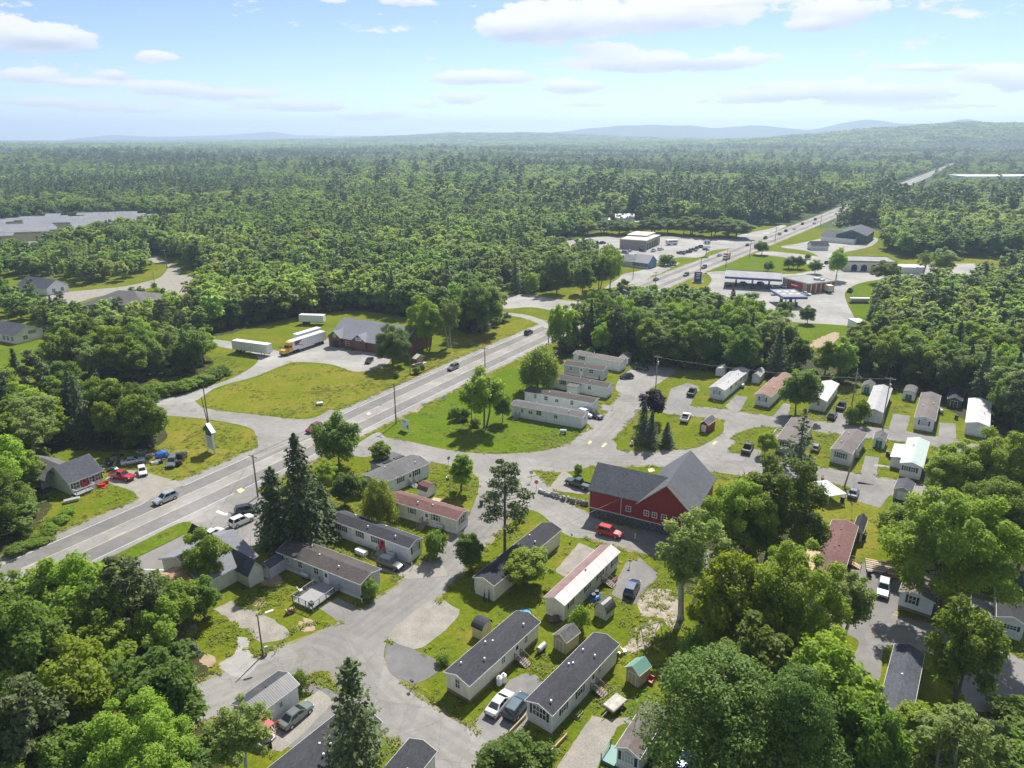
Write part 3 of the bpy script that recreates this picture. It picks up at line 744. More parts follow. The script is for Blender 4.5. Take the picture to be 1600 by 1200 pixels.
def broadleaf(name, seed, h=12.0, w=9.0, base=.22, lobes=16, leaves=7000, leaf=.34, lobe_r=(.26, .42), mat='leaf', bark='bark', rough=.55, shape=1.0, spread=.72, stems=1, droop=0.0, inner=.15):
    """crown of leaf sprays gathered on lobes round a trunk with limbs"""
    rng = np.random.default_rng(seed)
    zc = h * (base + 1) / 2; rz = h * (1 - base) / 2; rx = w / 2
    L = []; g = 2.399963
    q0 = rng.uniform(0, 6.28); q1 = rng.uniform(0, 6.28)
    for i in range(lobes):
        if i > 2 and rng.random() < .12: continue
        t = (i + .5) / lobes; z = 1 - 1.75 * t; rad = math.sqrt(max(0, 1 - z * z)) ** shape; ph = i * g + rng.normal(0, .35)
        k = spread * rng.uniform(.68, 1.14) * (1 + .16 * math.sin(ph + q0) + .10 * math.sin(2 * ph + q1))
        L.append((rx * k * rad * math.cos(ph), rx * k * rad * math.sin(ph), zc + rz * k * z * 1.02, rng.uniform(*lobe_r) * rx * (1.0 if z < .55 else .85)))
    L.append((0, 0, zc + rz * .1, .45 * rx)); L.append((rng.normal(0, .1 * rx), rng.normal(0, .1 * rx), zc - rz * .3, .4 * rx))
    L = np.array(L)
    pr = L[:, 3] ** 2; pr /= pr.sum()
    m = int(leaves * 2.2)
    k = rng.choice(len(L), m, p=pr)
    d = rng.normal(size=(m, 3)); d[:, 2] = d[:, 2] * .9 + .25; d /= np.linalg.norm(d, axis=1, keepdims=True)
    sh = 1 + rng.normal(0, .21, m) - (rng.random(m) < inner) * rng.uniform(0, .7, m)
    c = L[k, :3] + d * (L[k, 3] * sh)[:, None] * np.array([1.08, 1.08, .88])
    if droop:
        c[:, 2] -= droop * rng.random(m) ** 1.5 * np.clip((np.hypot(c[:, 0], c[:, 1]) / rx), 0, 1) * h * .45
    keep = np.ones(m, bool)
    for j in range(len(L)):
        q = np.linalg.norm(c - L[j, :3], axis=1) < L[j, 3] * .72
        keep &= ~(q & (k != j) & (rng.random(m) < .8))
    keep &= c[:, 2] > h * base * .55
    c = c[keep][:leaves]; d = d[keep][:leaves]
    out = c - np.array([0, 0, zc]); out /= (np.linalg.norm(out, axis=1, keepdims=True) + 1e-6)
    nr = d * .30 + out * .15 + np.array([0, 0, .85]) + rng.normal(0, rough * .75, c.shape)
    crown = leaf_mesh(name + '_crown', c, nr, leaf, rng, MT[mat])
    segs = []
    tr = .018 * h + .06
    for s in range(stems):
        ax, ay = (0, 0) if stems == 1 else (rng.normal(0, .35), rng.normal(0, .35))
        f = Vector((ax, ay, -.15)); z0 = h * base * rng.uniform(.9, 1.3)
        mid = Vector((ax * 2.5 + rng.normal(0, .15), ay * 2.5 + rng.normal(0, .15), z0))
        segs.append((f, f.lerp(mid, .12), tr * 1.6, tr * 1.05)); segs.append((f.lerp(mid, .12), mid, tr * 1.05, tr * .8))
        top = Vector((ax * 3 + rng.normal(0, .3), ay * 3 + rng.normal(0, .3), h * .82)); segs.append((mid, top, tr * .75, tr * .15))
        for j in rng.choice(len(L), min(len(L), 11), replace=False):
            p = Vector(L[j, :3]); st = mid.lerp(top, float(np.clip((p.z - z0) / (h * .9 - z0) * .6, 0, .8)))
            kn = st.lerp(p, .5) + Vector((0, 0, -.05 * h * .3)); segs.append((st, kn, tr * .38, tr * .24)); segs.append((kn, p, tr * .24, tr * .07))
    return crown, limb_mesh(name + '_trunk', segs, MT[bark])

def conifer(name, seed, h=14.0, w=6.0, base=.08, whorls=24, per=7, leaf=.34, mat='needle', droop=.25, power=.85, gap=0.0, fill=9, upturn=0.0, bark='bark', jitter=.25):
    rng = np.random.default_rng(seed); C = []; Nn = []; segs = [((0, 0, -.1), (0, 0, h * .55), .016 * h + .03, .009 * h), ((0, 0, h * .55), (0, 0, h * .99), .009 * h, .015)]
    for i in range(whorls):
        t = i / (whorls - 1); z = h * (base + (1 - base) * t)
        rad = (w / 2) * ((1 - t) ** power) * rng.uniform(1 - jitter, 1 + jitter * .5) + .12
        n = max(3, int(per * (1 - .5 * t) + .5))
        if gap and rng.random() < gap: n = max(2, n // 2)
        for j in range(n):
            ph = 2 * math.pi * (j + rng.uniform(-.3, .3)) / n + i * 1.1; ln = rad * rng.uniform(.72, 1.12)
            dirv = np.array([math.cos(ph), math.sin(ph), 0]); side = np.array([-math.sin(ph), math.cos(ph), 0])
            m = max(3, int(fill * (.35 + .65 * ln / (w / 2)) + .5))
            u = np.sqrt(rng.uniform(.03, 1, m)); lat = rng.uniform(-1, 1, m) * ln * .30 * (1.15 - u)
            zz = z - droop * ln * u + upturn * ln * u * u + rng.normal(0, .04 * ln + .03, m)
            C.append(dirv * (u * ln)[:, None] + side * lat[:, None] + np.array([0, 0, 1]) * zz[:, None])
            Nn.append(np.array([0, 0, 1.0]) + dirv * .45 + rng.normal(0, .32, (m, 3)))
            if ln > .8: segs.append(((0, 0, z), tuple(dirv * ln * .8 + np.array([0, 0, z - droop * ln * .8])), .02 + .006 * ln, .012))
    # leader
    m = 6; C.append(np.c_[rng.normal(0, .06, m), rng.normal(0, .06, m), h * np.linspace(.95, 1.0, m)]); Nn.append(rng.normal(0, 1, (m, 3)))
    return leaf_mesh(name + '_crown', np.concatenate(C), np.concatenate(Nn), leaf, rng, MT[mat], aspect=.55), limb_mesh(name + '_trunk', segs, MT[bark], 5)

def pine(name, seed, h=16.0, w=8.0, base=.3, plates=26, leaves=4200, leaf=.34, mat='needle_pine', bark='bark'):
    """white / red pine: needle tufts on flat irregular plates"""
    rng = np.random.default_rng(seed); C = []; Nn = []; segs = [((0, 0, -.1), (.1, 0, h * .6), .017 * h, .011 * h), ((.1, 0, h * .6), (0, 0, h * .97), .011 * h, .02)]
    per = leaves // plates
    for i in range(plates):
        t = (i + .5) / plates; z = h * (base + (1 - base) * t); prof = math.sin(math.pi * min(1, .22 + .78 * t)) ** .7 if t < .55 else (1 - t) ** .6 * 1.15
        ph = i * 2.4 + rng.normal(0, .4); rad = w / 2 * (.25 + .6 * prof) * rng.uniform(.55, 1.1)
        p = np.array([math.cos(ph) * rad, math.sin(ph) * rad, z + rad * .12]); pr = w * .5 * rng.uniform(.30, .46) * (.55 + .45 * prof)
        d = rng.normal(size=(per, 3)); d /= np.linalg.norm(d, axis=1, keepdims=True); q = rng.uniform(.25, 1, (per, 1)) ** .5
        C.append(p + d * q * pr * np.array([1, 1, .42])); Nn.append(d * .5 + np.array([0, 0, .8]) + rng.normal(0, .5, (per, 3)))
        segs.append(((0, 0, z - rad * .12), tuple(p), .035 + .008 * rad, .02))
    return leaf_mesh(name + '_crown', np.concatenate(C), np.concatenate(Nn), leaf, rng, MT[mat], aspect=.45), limb_mesh(name + '_trunk', segs, MT[bark], 5)

PROTO = {}      # kind -> list of (crown mesh, trunk mesh, height, width)
def proto(kind, fn, n, seed, h, w, **k):
    PROTO[kind] = [(*fn(kind.replace(' ', '_'), seed + i * 17, h=h, w=w, **k), h, w) for i in range(n)]
proto('maple', broadleaf, 3, 11, 11, 9, leaves=9000, leaf=.27, mat='leaf_dark', base=.13, lobes=40, lobe_r=(.17, .29), spread=.80)
proto('broad', broadleaf, 4, 31, 13, 9.5, leaves=9500, leaf=.28, lobes=38, base=.14, mat='leaf', lobe_r=(.15, .28), spread=.82)
proto('bright', broadleaf, 3, 51, 13, 10, leaves=9500, leaf=.27, lobes=44, base=.18, mat='leaf_bright', lobe_r=(.14, .25), spread=.84)
proto('ash', broadleaf, 3, 71, 14, 9, leaves=7000, leaf=.25, lobes=40, base=.3, mat='leaf_ash', bark='pale_bark', lobe_r=(.12, .22), spread=.9, stems=2, inner=.35)
proto('aspen', broadleaf, 2, 91, 9, 4.4, leaves=4600, leaf=.21, lobes=26, base=.14, mat='leaf', lobe_r=(.2, .34), spread=.76)
proto('oak', broadleaf, 2, 111, 11, 10, leaves=7000, leaf=.28, lobes=26, base=.3, mat='leaf', lobe_r=(.17, .28), spread=.88, stems=2)
proto('willow', broadleaf, 2, 131, 12, 12, leaves=14000, leaf=.26, lobes=34, base=.12, mat='leaf_willow', droop=.75, rough=.8, lobe_r=(.18, .30))
proto('purple', broadleaf, 1, 151, 8, 6, leaves=4600, leaf=.25, lobes=24, base=.2, mat='leaf_purple', lobe_r=(.2, .32))
proto('bush', broadleaf, 3, 171, 3, 4, leaves=2000, leaf=.17, lobes=14, base=.0, mat='shrub', spread=.66, lobe_r=(.2, .36))
proto('big broad', broadleaf, 2, 611, 18, 16, leaves=34000, leaf=.23, lobes=80, base=.2, mat='leaf', lobe_r=(.10, .19), spread=.88, stems=2)
proto('big bright', broadleaf, 2, 631, 18, 15, leaves=34000, leaf=.23, lobes=80, base=.16, mat='leaf_bright', lobe_r=(.10, .19), spread=.88)
proto('big maple', broadleaf, 1, 651, 16, 15, leaves=26000, leaf=.24, lobes=70, base=.14, mat='leaf_dark', lobe_r=(.12, .2), spread=.86)
proto('spruce', conifer, 3, 211, 16, 7.5, whorls=34, per=9, leaf=.36, mat='needle', fill=13, droop=.28)
proto('hemlock', conifer, 2, 231, 17, 10, whorls=40, per=11, leaf=.34, mat='needle', fill=20, droop=.35, power=.55, jitter=.4)
proto('thin spruce', conifer, 1, 251, 14, 7, whorls=20, per=6, leaf=.38, mat='needle', fill=11, droop=.15, gap=.35, jitter=.45)
proto('blue spruce', conifer, 2, 271, 9, 5, whorls=22, per=9, leaf=.28, mat='needle_blue', fill=11, droop=.12)
proto('pine', pine, 3, 291, 15, 8.5)
proto('big pine', pine, 2, 661, 17, 15, base=.25, plates=64, leaves=26000, leaf=.22, mat='leaf_pine')
proto('red pine', pine, 1, 311, 16, 7.5, base=.32, plates=34, leaves=3000, leaf=.30)
proto('leaning conifer', conifer, 1, 331, 15, 7.4, whorls=38, per=10, leaf=.27, mat='needle_pine', fill=17, droop=.05, upturn=.25, power=.5, jitter=.45, gap=.1)

def plant(kind, p, h, w, label, cat, name, group=None, rz=None, rnd=random, var=None):
    if w > 10.2 and 'big ' + kind in PROTO: kind = 'big ' + kind
    cr, tr, H0, W0 = PROTO[kind][(rnd.randrange(len(PROTO[kind])) if var is None else var % len(PROTO[kind]))]
    t = thing(name, label, cat, p, rnd.uniform(0, 6.28) if rz is None else rz, group)
    t.scale = (w / W0, w / W0, h / H0)
    link('crown', cr, t); link('trunk', tr, t)
    return t

# ================================================================= buildings
HAZE = 1.65e-4
FOOTPRINTS = []
def frame(C, E_, L_, z=0.0, wid=None, ln=None):
    """C near corner, L_ far end of the visible long wall, E_ other gable corner (photo points at height z)"""
    c, e, l = P(*C, z), P(*E_, z), P(*L_, z)
    u = l - c; n_ = Vector((-u.y, u.x, 0)).normalized(); wv = (e - c).dot(n_)
    length = ln or u.length; w = wid or abs(wv); u.normalize()
    if wv > 0: o, ux, flip = c, u, False
    else: o, ux, flip = c + u * length, -u, True
    o = Vector((o.x, o.y, 0)); v = Vector((-ux.y, ux.x, 0))
    FOOTPRINTS.append([tuple((o + ux * a + v * b)[:2]) for a, b in ((-1.6, -1.6), (length + 1.6, -1.6), (length + 1.6, w + 1.6), (-1.6, w + 1.6))])
    return o, math.atan2(ux.y, ux.x), length, w, flip

_wc = {}
def cached(key, fn):
    if key not in _wc: _wc[key] = fn()
    return _wc[key]
SIDE = {'f': 0.0, 'r': math.pi / 2, 'b': math.pi, 'l': -math.pi / 2}
def on_wall(side, a, z, L, W_):
    return {'f': (a, -.012, z), 'r': (L + .012, a, z), 'b': (a, W_ + .012, z), 'l': (-.012, a, z)}[side], SIDE[side]
def window(root, side, a, z, L, W_, w=1.0, h=1.2, shut=None, frame_m='white_trim', blind=False, arch=False, mull=1):
    """z = sill height; facing outward from the given wall"""
    loc, rz = on_wall(side, a, z, L, W_)
    def mk():
        m = MB(); t = .09
        m.box(-w/2-t, w/2+t, -.06, .0, -t, 0).box(-w/2-t, w/2+t, -.06, .0, h, h+t).box(-w/2-t, -w/2, -.06, .0, 0, h).box(w/2, w/2+t, -.06, .0, 0, h)
        m.box(-w/2, w/2, -.035, .0, h*.48, h*.53)
        for i in range(mull): m.box(-w/2 + w*(i+1)/(mull+1) - .03, -w/2 + w*(i+1)/(mull+1) + .03, -.04, .0, 0, h*.48).box(-w/2 + w*(i+1)/(mull+1) - .03, -w/2 + w*(i+1)/(mull+1) + .03, -.04, .0, h*.53, h)
        if arch:
            for i in range(7):
                a0, a1 = math.pi*i/7, math.pi*(i+1)/7
                m.face([(w/2*math.cos(a0), -.05, h+t+.03+w*.36*math.sin(a0)), (w/2*math.cos(a1), -.05, h+t+.03+w*.36*math.sin(a1)), (w*.38*math.cos(a1), -.05, h+t+.03+w*.26*math.sin(a1)), (w*.38*math.cos(a0), -.05, h+t+.03+w*.26*math.sin(a0))])
        return m.mesh('window', MT[frame_m])
    f = link('window', cached(('w', w, h, frame_m, arch, mull), mk), root, loc, rz)
    def mp():
        m = MB().face([(-w/2, -.012, 0), (w/2, -.012, 0), (w/2, -.012, h), (-w/2, -.012, h)])
        if arch: m.face([(w*.38*math.cos(math.pi*i/8), -.02, h+.12+w*.26*math.sin(math.pi*i/8)) for i in range(9)])
        return m.mesh('pane', MT['blind' if blind else 'pane'])
    link('pane', cached(('p', w, h, blind, arch), mp), f)
    if shut:
        def ms():
            m = MB().box(-.17, .17, -.045, .0, -.05, h+.05)
            for k in range(4): m.box(-.13, .13, -.06, -.045, .05+h*k/4, .05+h*k/4+h/4*.7)
            return m.mesh('shutter', MT[shut])
        sm = cached(('s', h, shut), ms)
        for sx in (-1, 1): link('shutter', sm, f, (sx * (w/2 + .27), 0, 0))
    return f
def door(root, side, a, z, L, W_, w=.95, h=2.0, mat='white_trim', lite=True):
    loc, rz = on_wall(side, a, z, L, W_)
    d = link('door', cached(('d', w, h, mat), lambda: MB().box(-w/2, w/2, -.05, 0, 0, h).box(-w/2-.08, -w/2, -.075, 0, 0, h+.08).box(w/2, w/2+.08, -.075, 0, 0, h+.08).box(-w/2, w/2, -.075, 0, h, h+.08).mesh('door', MT[mat])), root, loc, rz)
    if lite: link('pane', cached(('dl', w, h), lambda: MB().box(-w*.3, w*.3, -.058, -.051, h*.55, h*.9).mesh('pane', MT['pane'])), d)
    return d
def steps(root, side, a, z, L, W_, n=4, w=1.3, mat='wood', rail=True, land=.9, rail_m=None):
    loc, rz = on_wall(side, a, 0, L, W_); m = MB(); rz_ = rz
    m.box(-w/2, w/2, -land, -.02, z-.08, z-.02)
    for i in range(n):
        y = -land - .28*i; zz = z - (i+1) * z / (n+1); m.box(-w/2, w/2, y-.28, y-.01, zz-.05, zz)
        for s in (-1, 1): m.box(s*w/2-.03, s*w/2+.03, y-.26, y-.2, 0, zz-.05)
    for s in (-1, 1):
        m.box(s*(w/2-.05)-.04, s*(w/2-.05)+.04, -land+.02, -land+.1, 0, z-.08)
    o = link('steps', m.mesh('steps', MT[mat]), root, loc, rz_)
    if rail:
        r = MB()
        for s in (-1, 1):
            x = s*(w/2-.04); r.box(x-.035, x+.035, -land, -.04, z+.86, z+.93); r.box(x-.035, x+.035, -land, -land+.07, z-.02, z+.86); r.box(x-.035, x+.035, -.11, -.04, z-.02, z+.86)
            e = Vector((x, -land-.28*n, .9)); r.tube((x, -land, z+.88), e, .035, n=4); r.tube((x, e.y, 0), e, .035, n=4)
            for k in range(4): yy = -land + .1 + (land-.2)*(k+.5)/4; r.box(x-.015, x+.015, yy, yy+.03, z, z+.86)
        link('railing', r.mesh('railing', MT[rail_m or mat]), root, loc, rz_)
    return o
def gable_wall(L, W_, z0, ze, rise, seg=1):
    if seg == 1: top = [(W_, ze), (W_/2, ze+rise), (0, ze)]
    else: top = [(W_ - W_*i/seg, ze + rise*math.sin(math.pi*i/seg)**.8) for i in range(seg+1)]
    return MB().extx([(0, z0), (W_, z0)] + top, 0, L)
def gable_roof_m(L, W_, ze, rise, o=.25, t=.09, oe=.25, seg=1):
    k = rise/(W_/2); m = MB()
    if seg == 1:
        up = [(W_+o, ze-k*o+.02), (W_/2, ze+rise+.02), (-o, ze-k*o+.02)]
    else:
        up = [(W_+o, ze-.06)] + [(W_ - W_*i/seg, ze + .02 + rise*math.sin(math.pi*i/seg)**.8) for i in range(seg+1)] + [(-o, ze-.06)]
    m.extx([(y, z) for y, z in up[::-1]][::-1] + [(y, z+t) for y, z in up[::-1]], -oe, L+oe)
    # profile order: lower edge one way, upper edge back
    return m
def fascia_m(L, W_, ze, rise, o=.25, oe=.25):
    """white edge boards: along eaves and up the rakes, a touch proud of the roof slab"""
    k = rise/(W_/2); m = MB(); z = ze - k*o
    m.box(-oe-.02, L+oe+.02, -o-.035, -o-.005, z-.06, z+.10).box(-oe-.02, L+oe+.02, W_+o+.005, W_+o+.035, z-.06, z+.10)
    for x0, x1 in ((-oe-.035, -oe-.005), (L+oe+.005, L+oe+.035)):
        m.extx([(-o, z-.06), (W_/2, ze+rise-.06), (W_/2, ze+rise+.105), (-o, z+.105)], x0, x1)
        m.extx([(W_/2, ze+rise-.06), (W_+o, z-.06), (W_+o, z+.105), (W_/2, ze+rise+.105)], x0, x1)
    return m
def vents(root, L, W_, ze, rise, at, mat='white'):
    for i, (fx, s) in enumerate(at):
        y = W_/2 + s*W_*.25; z = ze + rise*.5
        m = MB().tube((0, 0, -.1), (0, 0, .38), .09, n=7).tube((0, 0, .38), (0, 0, .5), .16, .12, 7)
        link('roof_vent', cached(('v', mat), lambda: m.mesh('roof_vent', MT[mat])), root, (fx*L, y, z))

ROOFS = {'charcoal': shingles('charcoal shingles', (.042, .043, .050)), 'dark': shingles('dark shingles', (.030, .032, .037)), 'grey': shingles('grey shingles', (.11, .108, .11)),
         'slate': shingles('blue grey shingles', (.068, .073, .088)), 'brown': shingles('brown shingles', (.070, .060, .056)), 'rust': shingles('red brown shingles', (.14, .072, .066)),
         'taupe': shingles('taupe shingles', (.14, .12, .112)), 'tan': shingles('muted tan brown shingles', (.22, .135, .10)), 'pale': shingles('pale blue grey shingles', (.20, .205, .23), .15), 'barn': shingles('barn shingles', (.105, .112, .125), .25),
         'whitem': metal_roof('white metal roof', (.54, .54, .54), .9, amount=.35), 'pinkm': metal_roof('weathered white and pink metal roof', (.43, .40, .39), 2.2, (.36, .24, .21), .5),
         'mint': metal_roof('streaked mint metal roof', (.40, .48, .44), .7, (.25, .38, .33), .7), 'greym': metal_roof('grey metal roof', (.36, .37, .38), .35, amount=.5),
         'blackm': metal_roof('ribbed charcoal metal roof', (.055, .06, .07), .28, (.22, .13, .09), .35), 'greenm': metal_roof('green metal roof', (.14, .30, .25), .6, amount=.1), 'flat': plain('flat membrane roof', (.24, .24, .245), .9, .2, .3),
         'tanm': plain('pale tan roof sheet', (.46, .42, .36), .7, .12, .3)}
WALLS = {'white': siding('white siding', (.82, .82, .82)), 'cool': siding('bluish white siding', (.76, .80, .83)), 'cream': siding('cream siding', (.78, .74, .62)), 'beige': siding('beige siding', (.66, .65, .57)),
         'grey': siding('grey siding', (.50, .52, .56)), 'lgrey': siding('light grey siding', (.68, .70, .74)), 'yellow': siding('pale yellow siding', (.70, .65, .42)), 'red': siding('barn red boards', (.30, .035, .038), .17, dirt=.3),
         'tan': siding('tan boards', (.50, .41, .28), .3, vertical=True), 'pale': siding('pale boards', (.55, .54, .50), .3, vertical=True), 'brick': siding('dark red boards', (.20, .085, .068), .15), 'blue': siding('blue siding', (.13, .25, .38)), 'lblue': siding('pale blue siding', (.50, .58, .62)),
         'bluewh': siding('light blue white siding', (.68, .72, .76)), 'tanmetal': siding('tan ribbed metal wall', (.33, .30, .25), .5, vertical=True), 'skirt': siding('white skirting', (.76, .76, .76), .35, vertical=True), 'brownskirt': siding('brown skirting', (.26, .19, .14), .35, vertical=True), 'greyskirt': siding('grey skirting', (.40, .40, .40), .35, vertical=True),
         'dark': siding('dark grey siding', (.10, .105, .11)), 'greenwall': siding('dark green siding', (.06, .12, .11)), 'redbrick': siding('red brick', (.30, .115, .075), .25)}

def home(label, C, E_, L_, wall='white', roof='charcoal', skirt='skirt', front=(), end=(), z=0.0, wid=None, ln=None, eave=3.0, rise=.62, group='mobile homes on the park', vent=((.3, -1), (.62, 1), (.7, -1)), shut='shutter_dark', frame_m='white_trim', o=.22, seg=1, name='mobile_home', cat='mobile home', back=(), sk=.6, fascia='white_trim', ventm='white'):
    og, rz, L, W_, flip = frame(C, E_, L_, z, wid, ln)
    t = thing(name, label, cat, og, rz, group)
    t['_dim'] = [L, W_]
    gable_wall(L, W_, sk, eave, rise, seg).build('wall', WALLS[wall], t)
    if sk > .05: MB().box(.04, L-.04, .04, W_-.04, 0, sk-.003).build('skirting', WALLS[skirt], t)
    gable_roof_m(L, W_, eave, rise, o, seg=seg).build('roof', ROOFS[roof], t)
    if seg == 1: fascia_m(L, W_, eave, rise, o).build('fascia', MT[fascia], t)
    for x in (-.02, L-.08):
        for y in (-.02, W_-.08): link('corner_board', cached(('cb', sk, eave, fascia), lambda: MB().box(0, .10, 0, .10, sk, eave-.02).mesh('corner_board', MT[fascia])), t, (x, y, 0))
    fx = lambda q: L - q*L if flip else q*L
    for q in front:
        k, a = q[0], fx(q[1])
        if k == 'w': window(t, 'f', a, sk + q[4] if len(q) > 4 else sk + .95, L, W_, q[2], q[3], shut, frame_m)
        elif k == 'n': window(t, 'f', a, sk + .95, L, W_, q[2], q[3], None, frame_m)
        elif k == 'd': door(t, 'f', a, sk + .02, L, W_, mat=q[2] if len(q) > 2 else 'white_trim'); 
        elif k == 's': steps(t, 'f', a, sk + .02, L, W_, mat=q[2] if len(q) > 2 else 'wood', rail_m=q[3] if len(q) > 3 else None)
    es = 'r' if flip else 'l'
    for q in end:
        if q[0] == 'w': window(t, es, q[1]*W_, sk + .9, L, W_, q[2], q[3], shut, frame_m, mull=3 if q[2] > 1.3 else 1)
        elif q[0] == 'n': window(t, es, q[1]*W_, sk + .9, L, W_, q[2], q[3], None, frame_m)
        elif q[0] == 'a': window(t, es, q[1]*W_, sk + .8, L, W_, q[2], q[3], shut, frame_m, arch=True, mull=3, blind=True)
    for k, (vf, s) in enumerate(vent): pass
    vents(t, L, W_, eave, rise, vent, ventm)
    return t
def dims(t): return t['_dim'][0], t['_dim'][1]

W1 = ('w', 1.0, 1.2)
H1 = home('light grey mobile home with charcoal roof and dark shutters, nearest the camera at bottom centre', (862,1147), (822,1126), (963,1036), 'lgrey', 'charcoal', front=[('w',.16,.9,1.0),('w',.40,1.1,1.5,.8),('d',.60),('s',.60,'wood'),('n',.70,.6,1.3)], end=[('w',.5,1.9,1.5)], vent=((.07,-1),(.5,1),(.53,.6),(.72,-1),(.72,1)), skirt='skirt')
H2 = home('cream mobile home with charcoal roof and two propane tanks on its side wall', (734,1100), (697,1080), (841,1000), 'cream', 'charcoal', 'brownskirt', front=[('n',.46,.6,1.3),('d',.66),('s',.66,'wood'),('n',.8,.6,1.2)], end=[('n',.5,.7,1.3)], vent=((.12,1),(.28,-1),(.45,1),(.5,.3),(.85,-1)))
H3 = home('pale yellow mobile home with dark roof and two slim cypresses at its end wall', (772,940), (742,927), (875,851), 'cream', 'dark', front=[('n',.22,.5,1.6),('n',.55,.8,1.2),('d',.50,'dark_trim'),('w',.72,.9,1.0)], end=[], vent=((.55,1),(.66,-1),(.72,1)), shut=None)
H4 = home('white mobile home with metal roof, one slope white and the other faded pink', (881,971), (851,960), (965,887), 'beige', 'pinkm', front=[('w',.11,.9,1.2),('w',.40,1.0,.8),('w',.63,1.1,1.1),('w',.73,.6,1.5),('d',.70),('s',.70,'wood'),('w',.92,1.3,1.5,.7)], end=[], vent=((.5,-.3),), ventm='black')
L4, W4 = dims(H4)
MB().extx([(W4/2+.02, 3.75), (W4+.2, 3.02), (W4+.2, 3.05), (W4/2+.02, 3.78)], -.2, L4+.2).build('roof_sheet', plain('faded pink roof sheet', (.235, .145, .14), .6, .2, .8), H4)
H5 = home('grey mobile home with brown black roof and a wheelchair deck on the front', (565,938), (588,912), (437,886), 'grey', 'brown', front=[('d',.40,'white_trim'),('w',.52,1.0,1.3),('w',.72,.9,1.2),('n',.88,.6,.9),('n',.95,.9,1.1)], end=[('n',.5,1.5,1.1)], shut=None, vent=((.25,1),(.42,-.2),(.7,-1)))
H6 = home('long white mobile home with black roof, dark red door and a grey deck', (640,880), (662,866), (520,835), 'white', 'charcoal', front=[('d',.33,'red'),('s',.33,'grey_wood'),('w',.42,.9,1.3),('w',.62,.9,1.3),('w',.84,.8,1.0),('w',.95,1.0,1.2)], end=[('a',.5,1.4,1.2)], vent=((.2,1),(.45,-1),(.6,1),(.8,-1)))
H7 = home('beige mobile home with red brown shingle roof', (714,835), (734,821), (609,803), 'beige', 'rust', front=[('w',.30,1.1,1.4),('d',.43),('s',.45,'wood'),('w',.65,.9,1.0),('n',.90,1.2,1.2)], end=[('w',.5,1.3,1.4)], shut='shutter_grey', vent=((.4,-1),(.55,1),(.6,-.5)))
H8 = home('light grey home with grey roof and a lower skylit addition, beside the park entrance road', (671,744), (655,726), (598,777), 'lgrey', 'grey', front=[('w',.28,1.1,1.3),('d',.42),('s',.42,'grey_wood'),('w',.62,1.0,1.0)], shut='shutter_dark', vent=((.8,-1),(.35,1)))
L8, W8 = dims(H8)
MB().extx([(0, 2.2), (0, 2.35), (-0.05, 2.35), (-0.05, 2.2)], 0, .1)
MB().box(L8*.42, L8*.92, W8+.06, W8+4.6, 0, 2.55).build('addition', WALLS['grey'], H8)
MB().extx([(W8+.28, 2.72), (W8+4.9, 2.50), (W8+4.9, 2.62), (W8+.28, 2.86)], L8*.40, L8*.94).build('addition_roof', ROOFS['grey'], H8)
for q in (.5, .74): MB().extx([(W8+1.0, 2.84), (W8+2.0, 2.79), (W8+2.0, 2.93), (W8+1.0, 2.98)], L8*q, L8*q+2.2).build('skylight', MT['pane'], H8)
wl = [('w',.12,1.0,1.1),('w',.35,.9,1.0),('n',.55,1.5,1.3),('w',.8,.8,1.0)]
R1 = home('white mobile home with a long flat end wall, nearest of the row beside the lawn', (909,670), (918,661), (799,650), 'white', 'grey', front=[('n',.36,.9,.8),('n',.60,1.3,1.2),('n',.72,1.0,.7),('n',.84,.6,.9),('s',.9,'grey_wood')], end=[('n',.5,.5,.8)], wid=4.0, rise=.5, vent=((.3,1),(.8,-1)))
R2 = home('white mobile home second from the lawn in the row of five', (926,647), (936,638), (820,628), 'cool', 'brown', front=[('n',.30,.7,1.3),('n',.52,.9,.8),('n',.68,.9,1.1),('n',.84,.6,1.1)], wid=4.0, rise=.5, vent=((.35,-1),(.6,1)))
R3 = home('bluish white mobile home with a small porch room on its front, middle of the row', (948,622), (960,614), (853,604), 'cool', 'brown', front=[('n',.28,.9,.9),('w',.72,1.1,1.2)], wid=4.0, rise=.5, vent=((.5,1),(.7,-1)))
L3, W3 = dims(R3)
MB().box(L3*.42, L3*.58, -2.6, -.05, 0, 2.3).build('porch_room', WALLS['white'], R3); MB().extx([(-2.9, 2.32), (-.05, 2.62), (-.05, 2.74), (-2.9, 2.44)], L3*.41, L3*.59).build('porch_roof', ROOFS['grey'], R3)
R4 = home('light grey mobile home with a brown roof and a tiny pointed shrub at its corner', (942,594), (955,585), (881,584), 'grey', 'brown', front=[('n',.3,1.3,1.1),('n',.82,.8,.9),('d',.55)], end=[('n',.5,.6,.8)], wid=4.0, rise=.5, vent=((.5,-1),))
R5 = home('white mobile home at the back of the row against the dark trees', (969,581), (981,573), (896,567), 'white', 'taupe', front=[('w',.82,1.3,1.1)], wid=4.0, rise=.5, vent=((.35,1),))
RA = home('white mobile home with pale grey metal roof beside the turning circle lawn', (1130,626), (1106,623), (1168,594), 'white', 'greym', front=[('w',.28,.8,1.2),('w',.48,.8,1.2),('w',.68,.8,1.2),('w',.82,.8,1.2)], end=[('a',.5,1.1,1.1)], shut='shutter_grey')
RB = home('white mobile home with orange tan roof half behind a round tree', (1202,637), (1178,633), (1236,603), 'white', 'tan', end=[('a',.5,1.3,1.1)], front=[('d',.5)])
RC = home('white mobile home with bright white metal roof beside a parked dark pickup', (1291,627), (1266,622), (1310,600), 'white', 'whitem', z=3.0, end=[('n',.45,.6,1.1)], front=[('n',.3,.9,1.0),('n',.6,.9,1.0)], vent=((.55,.2),))
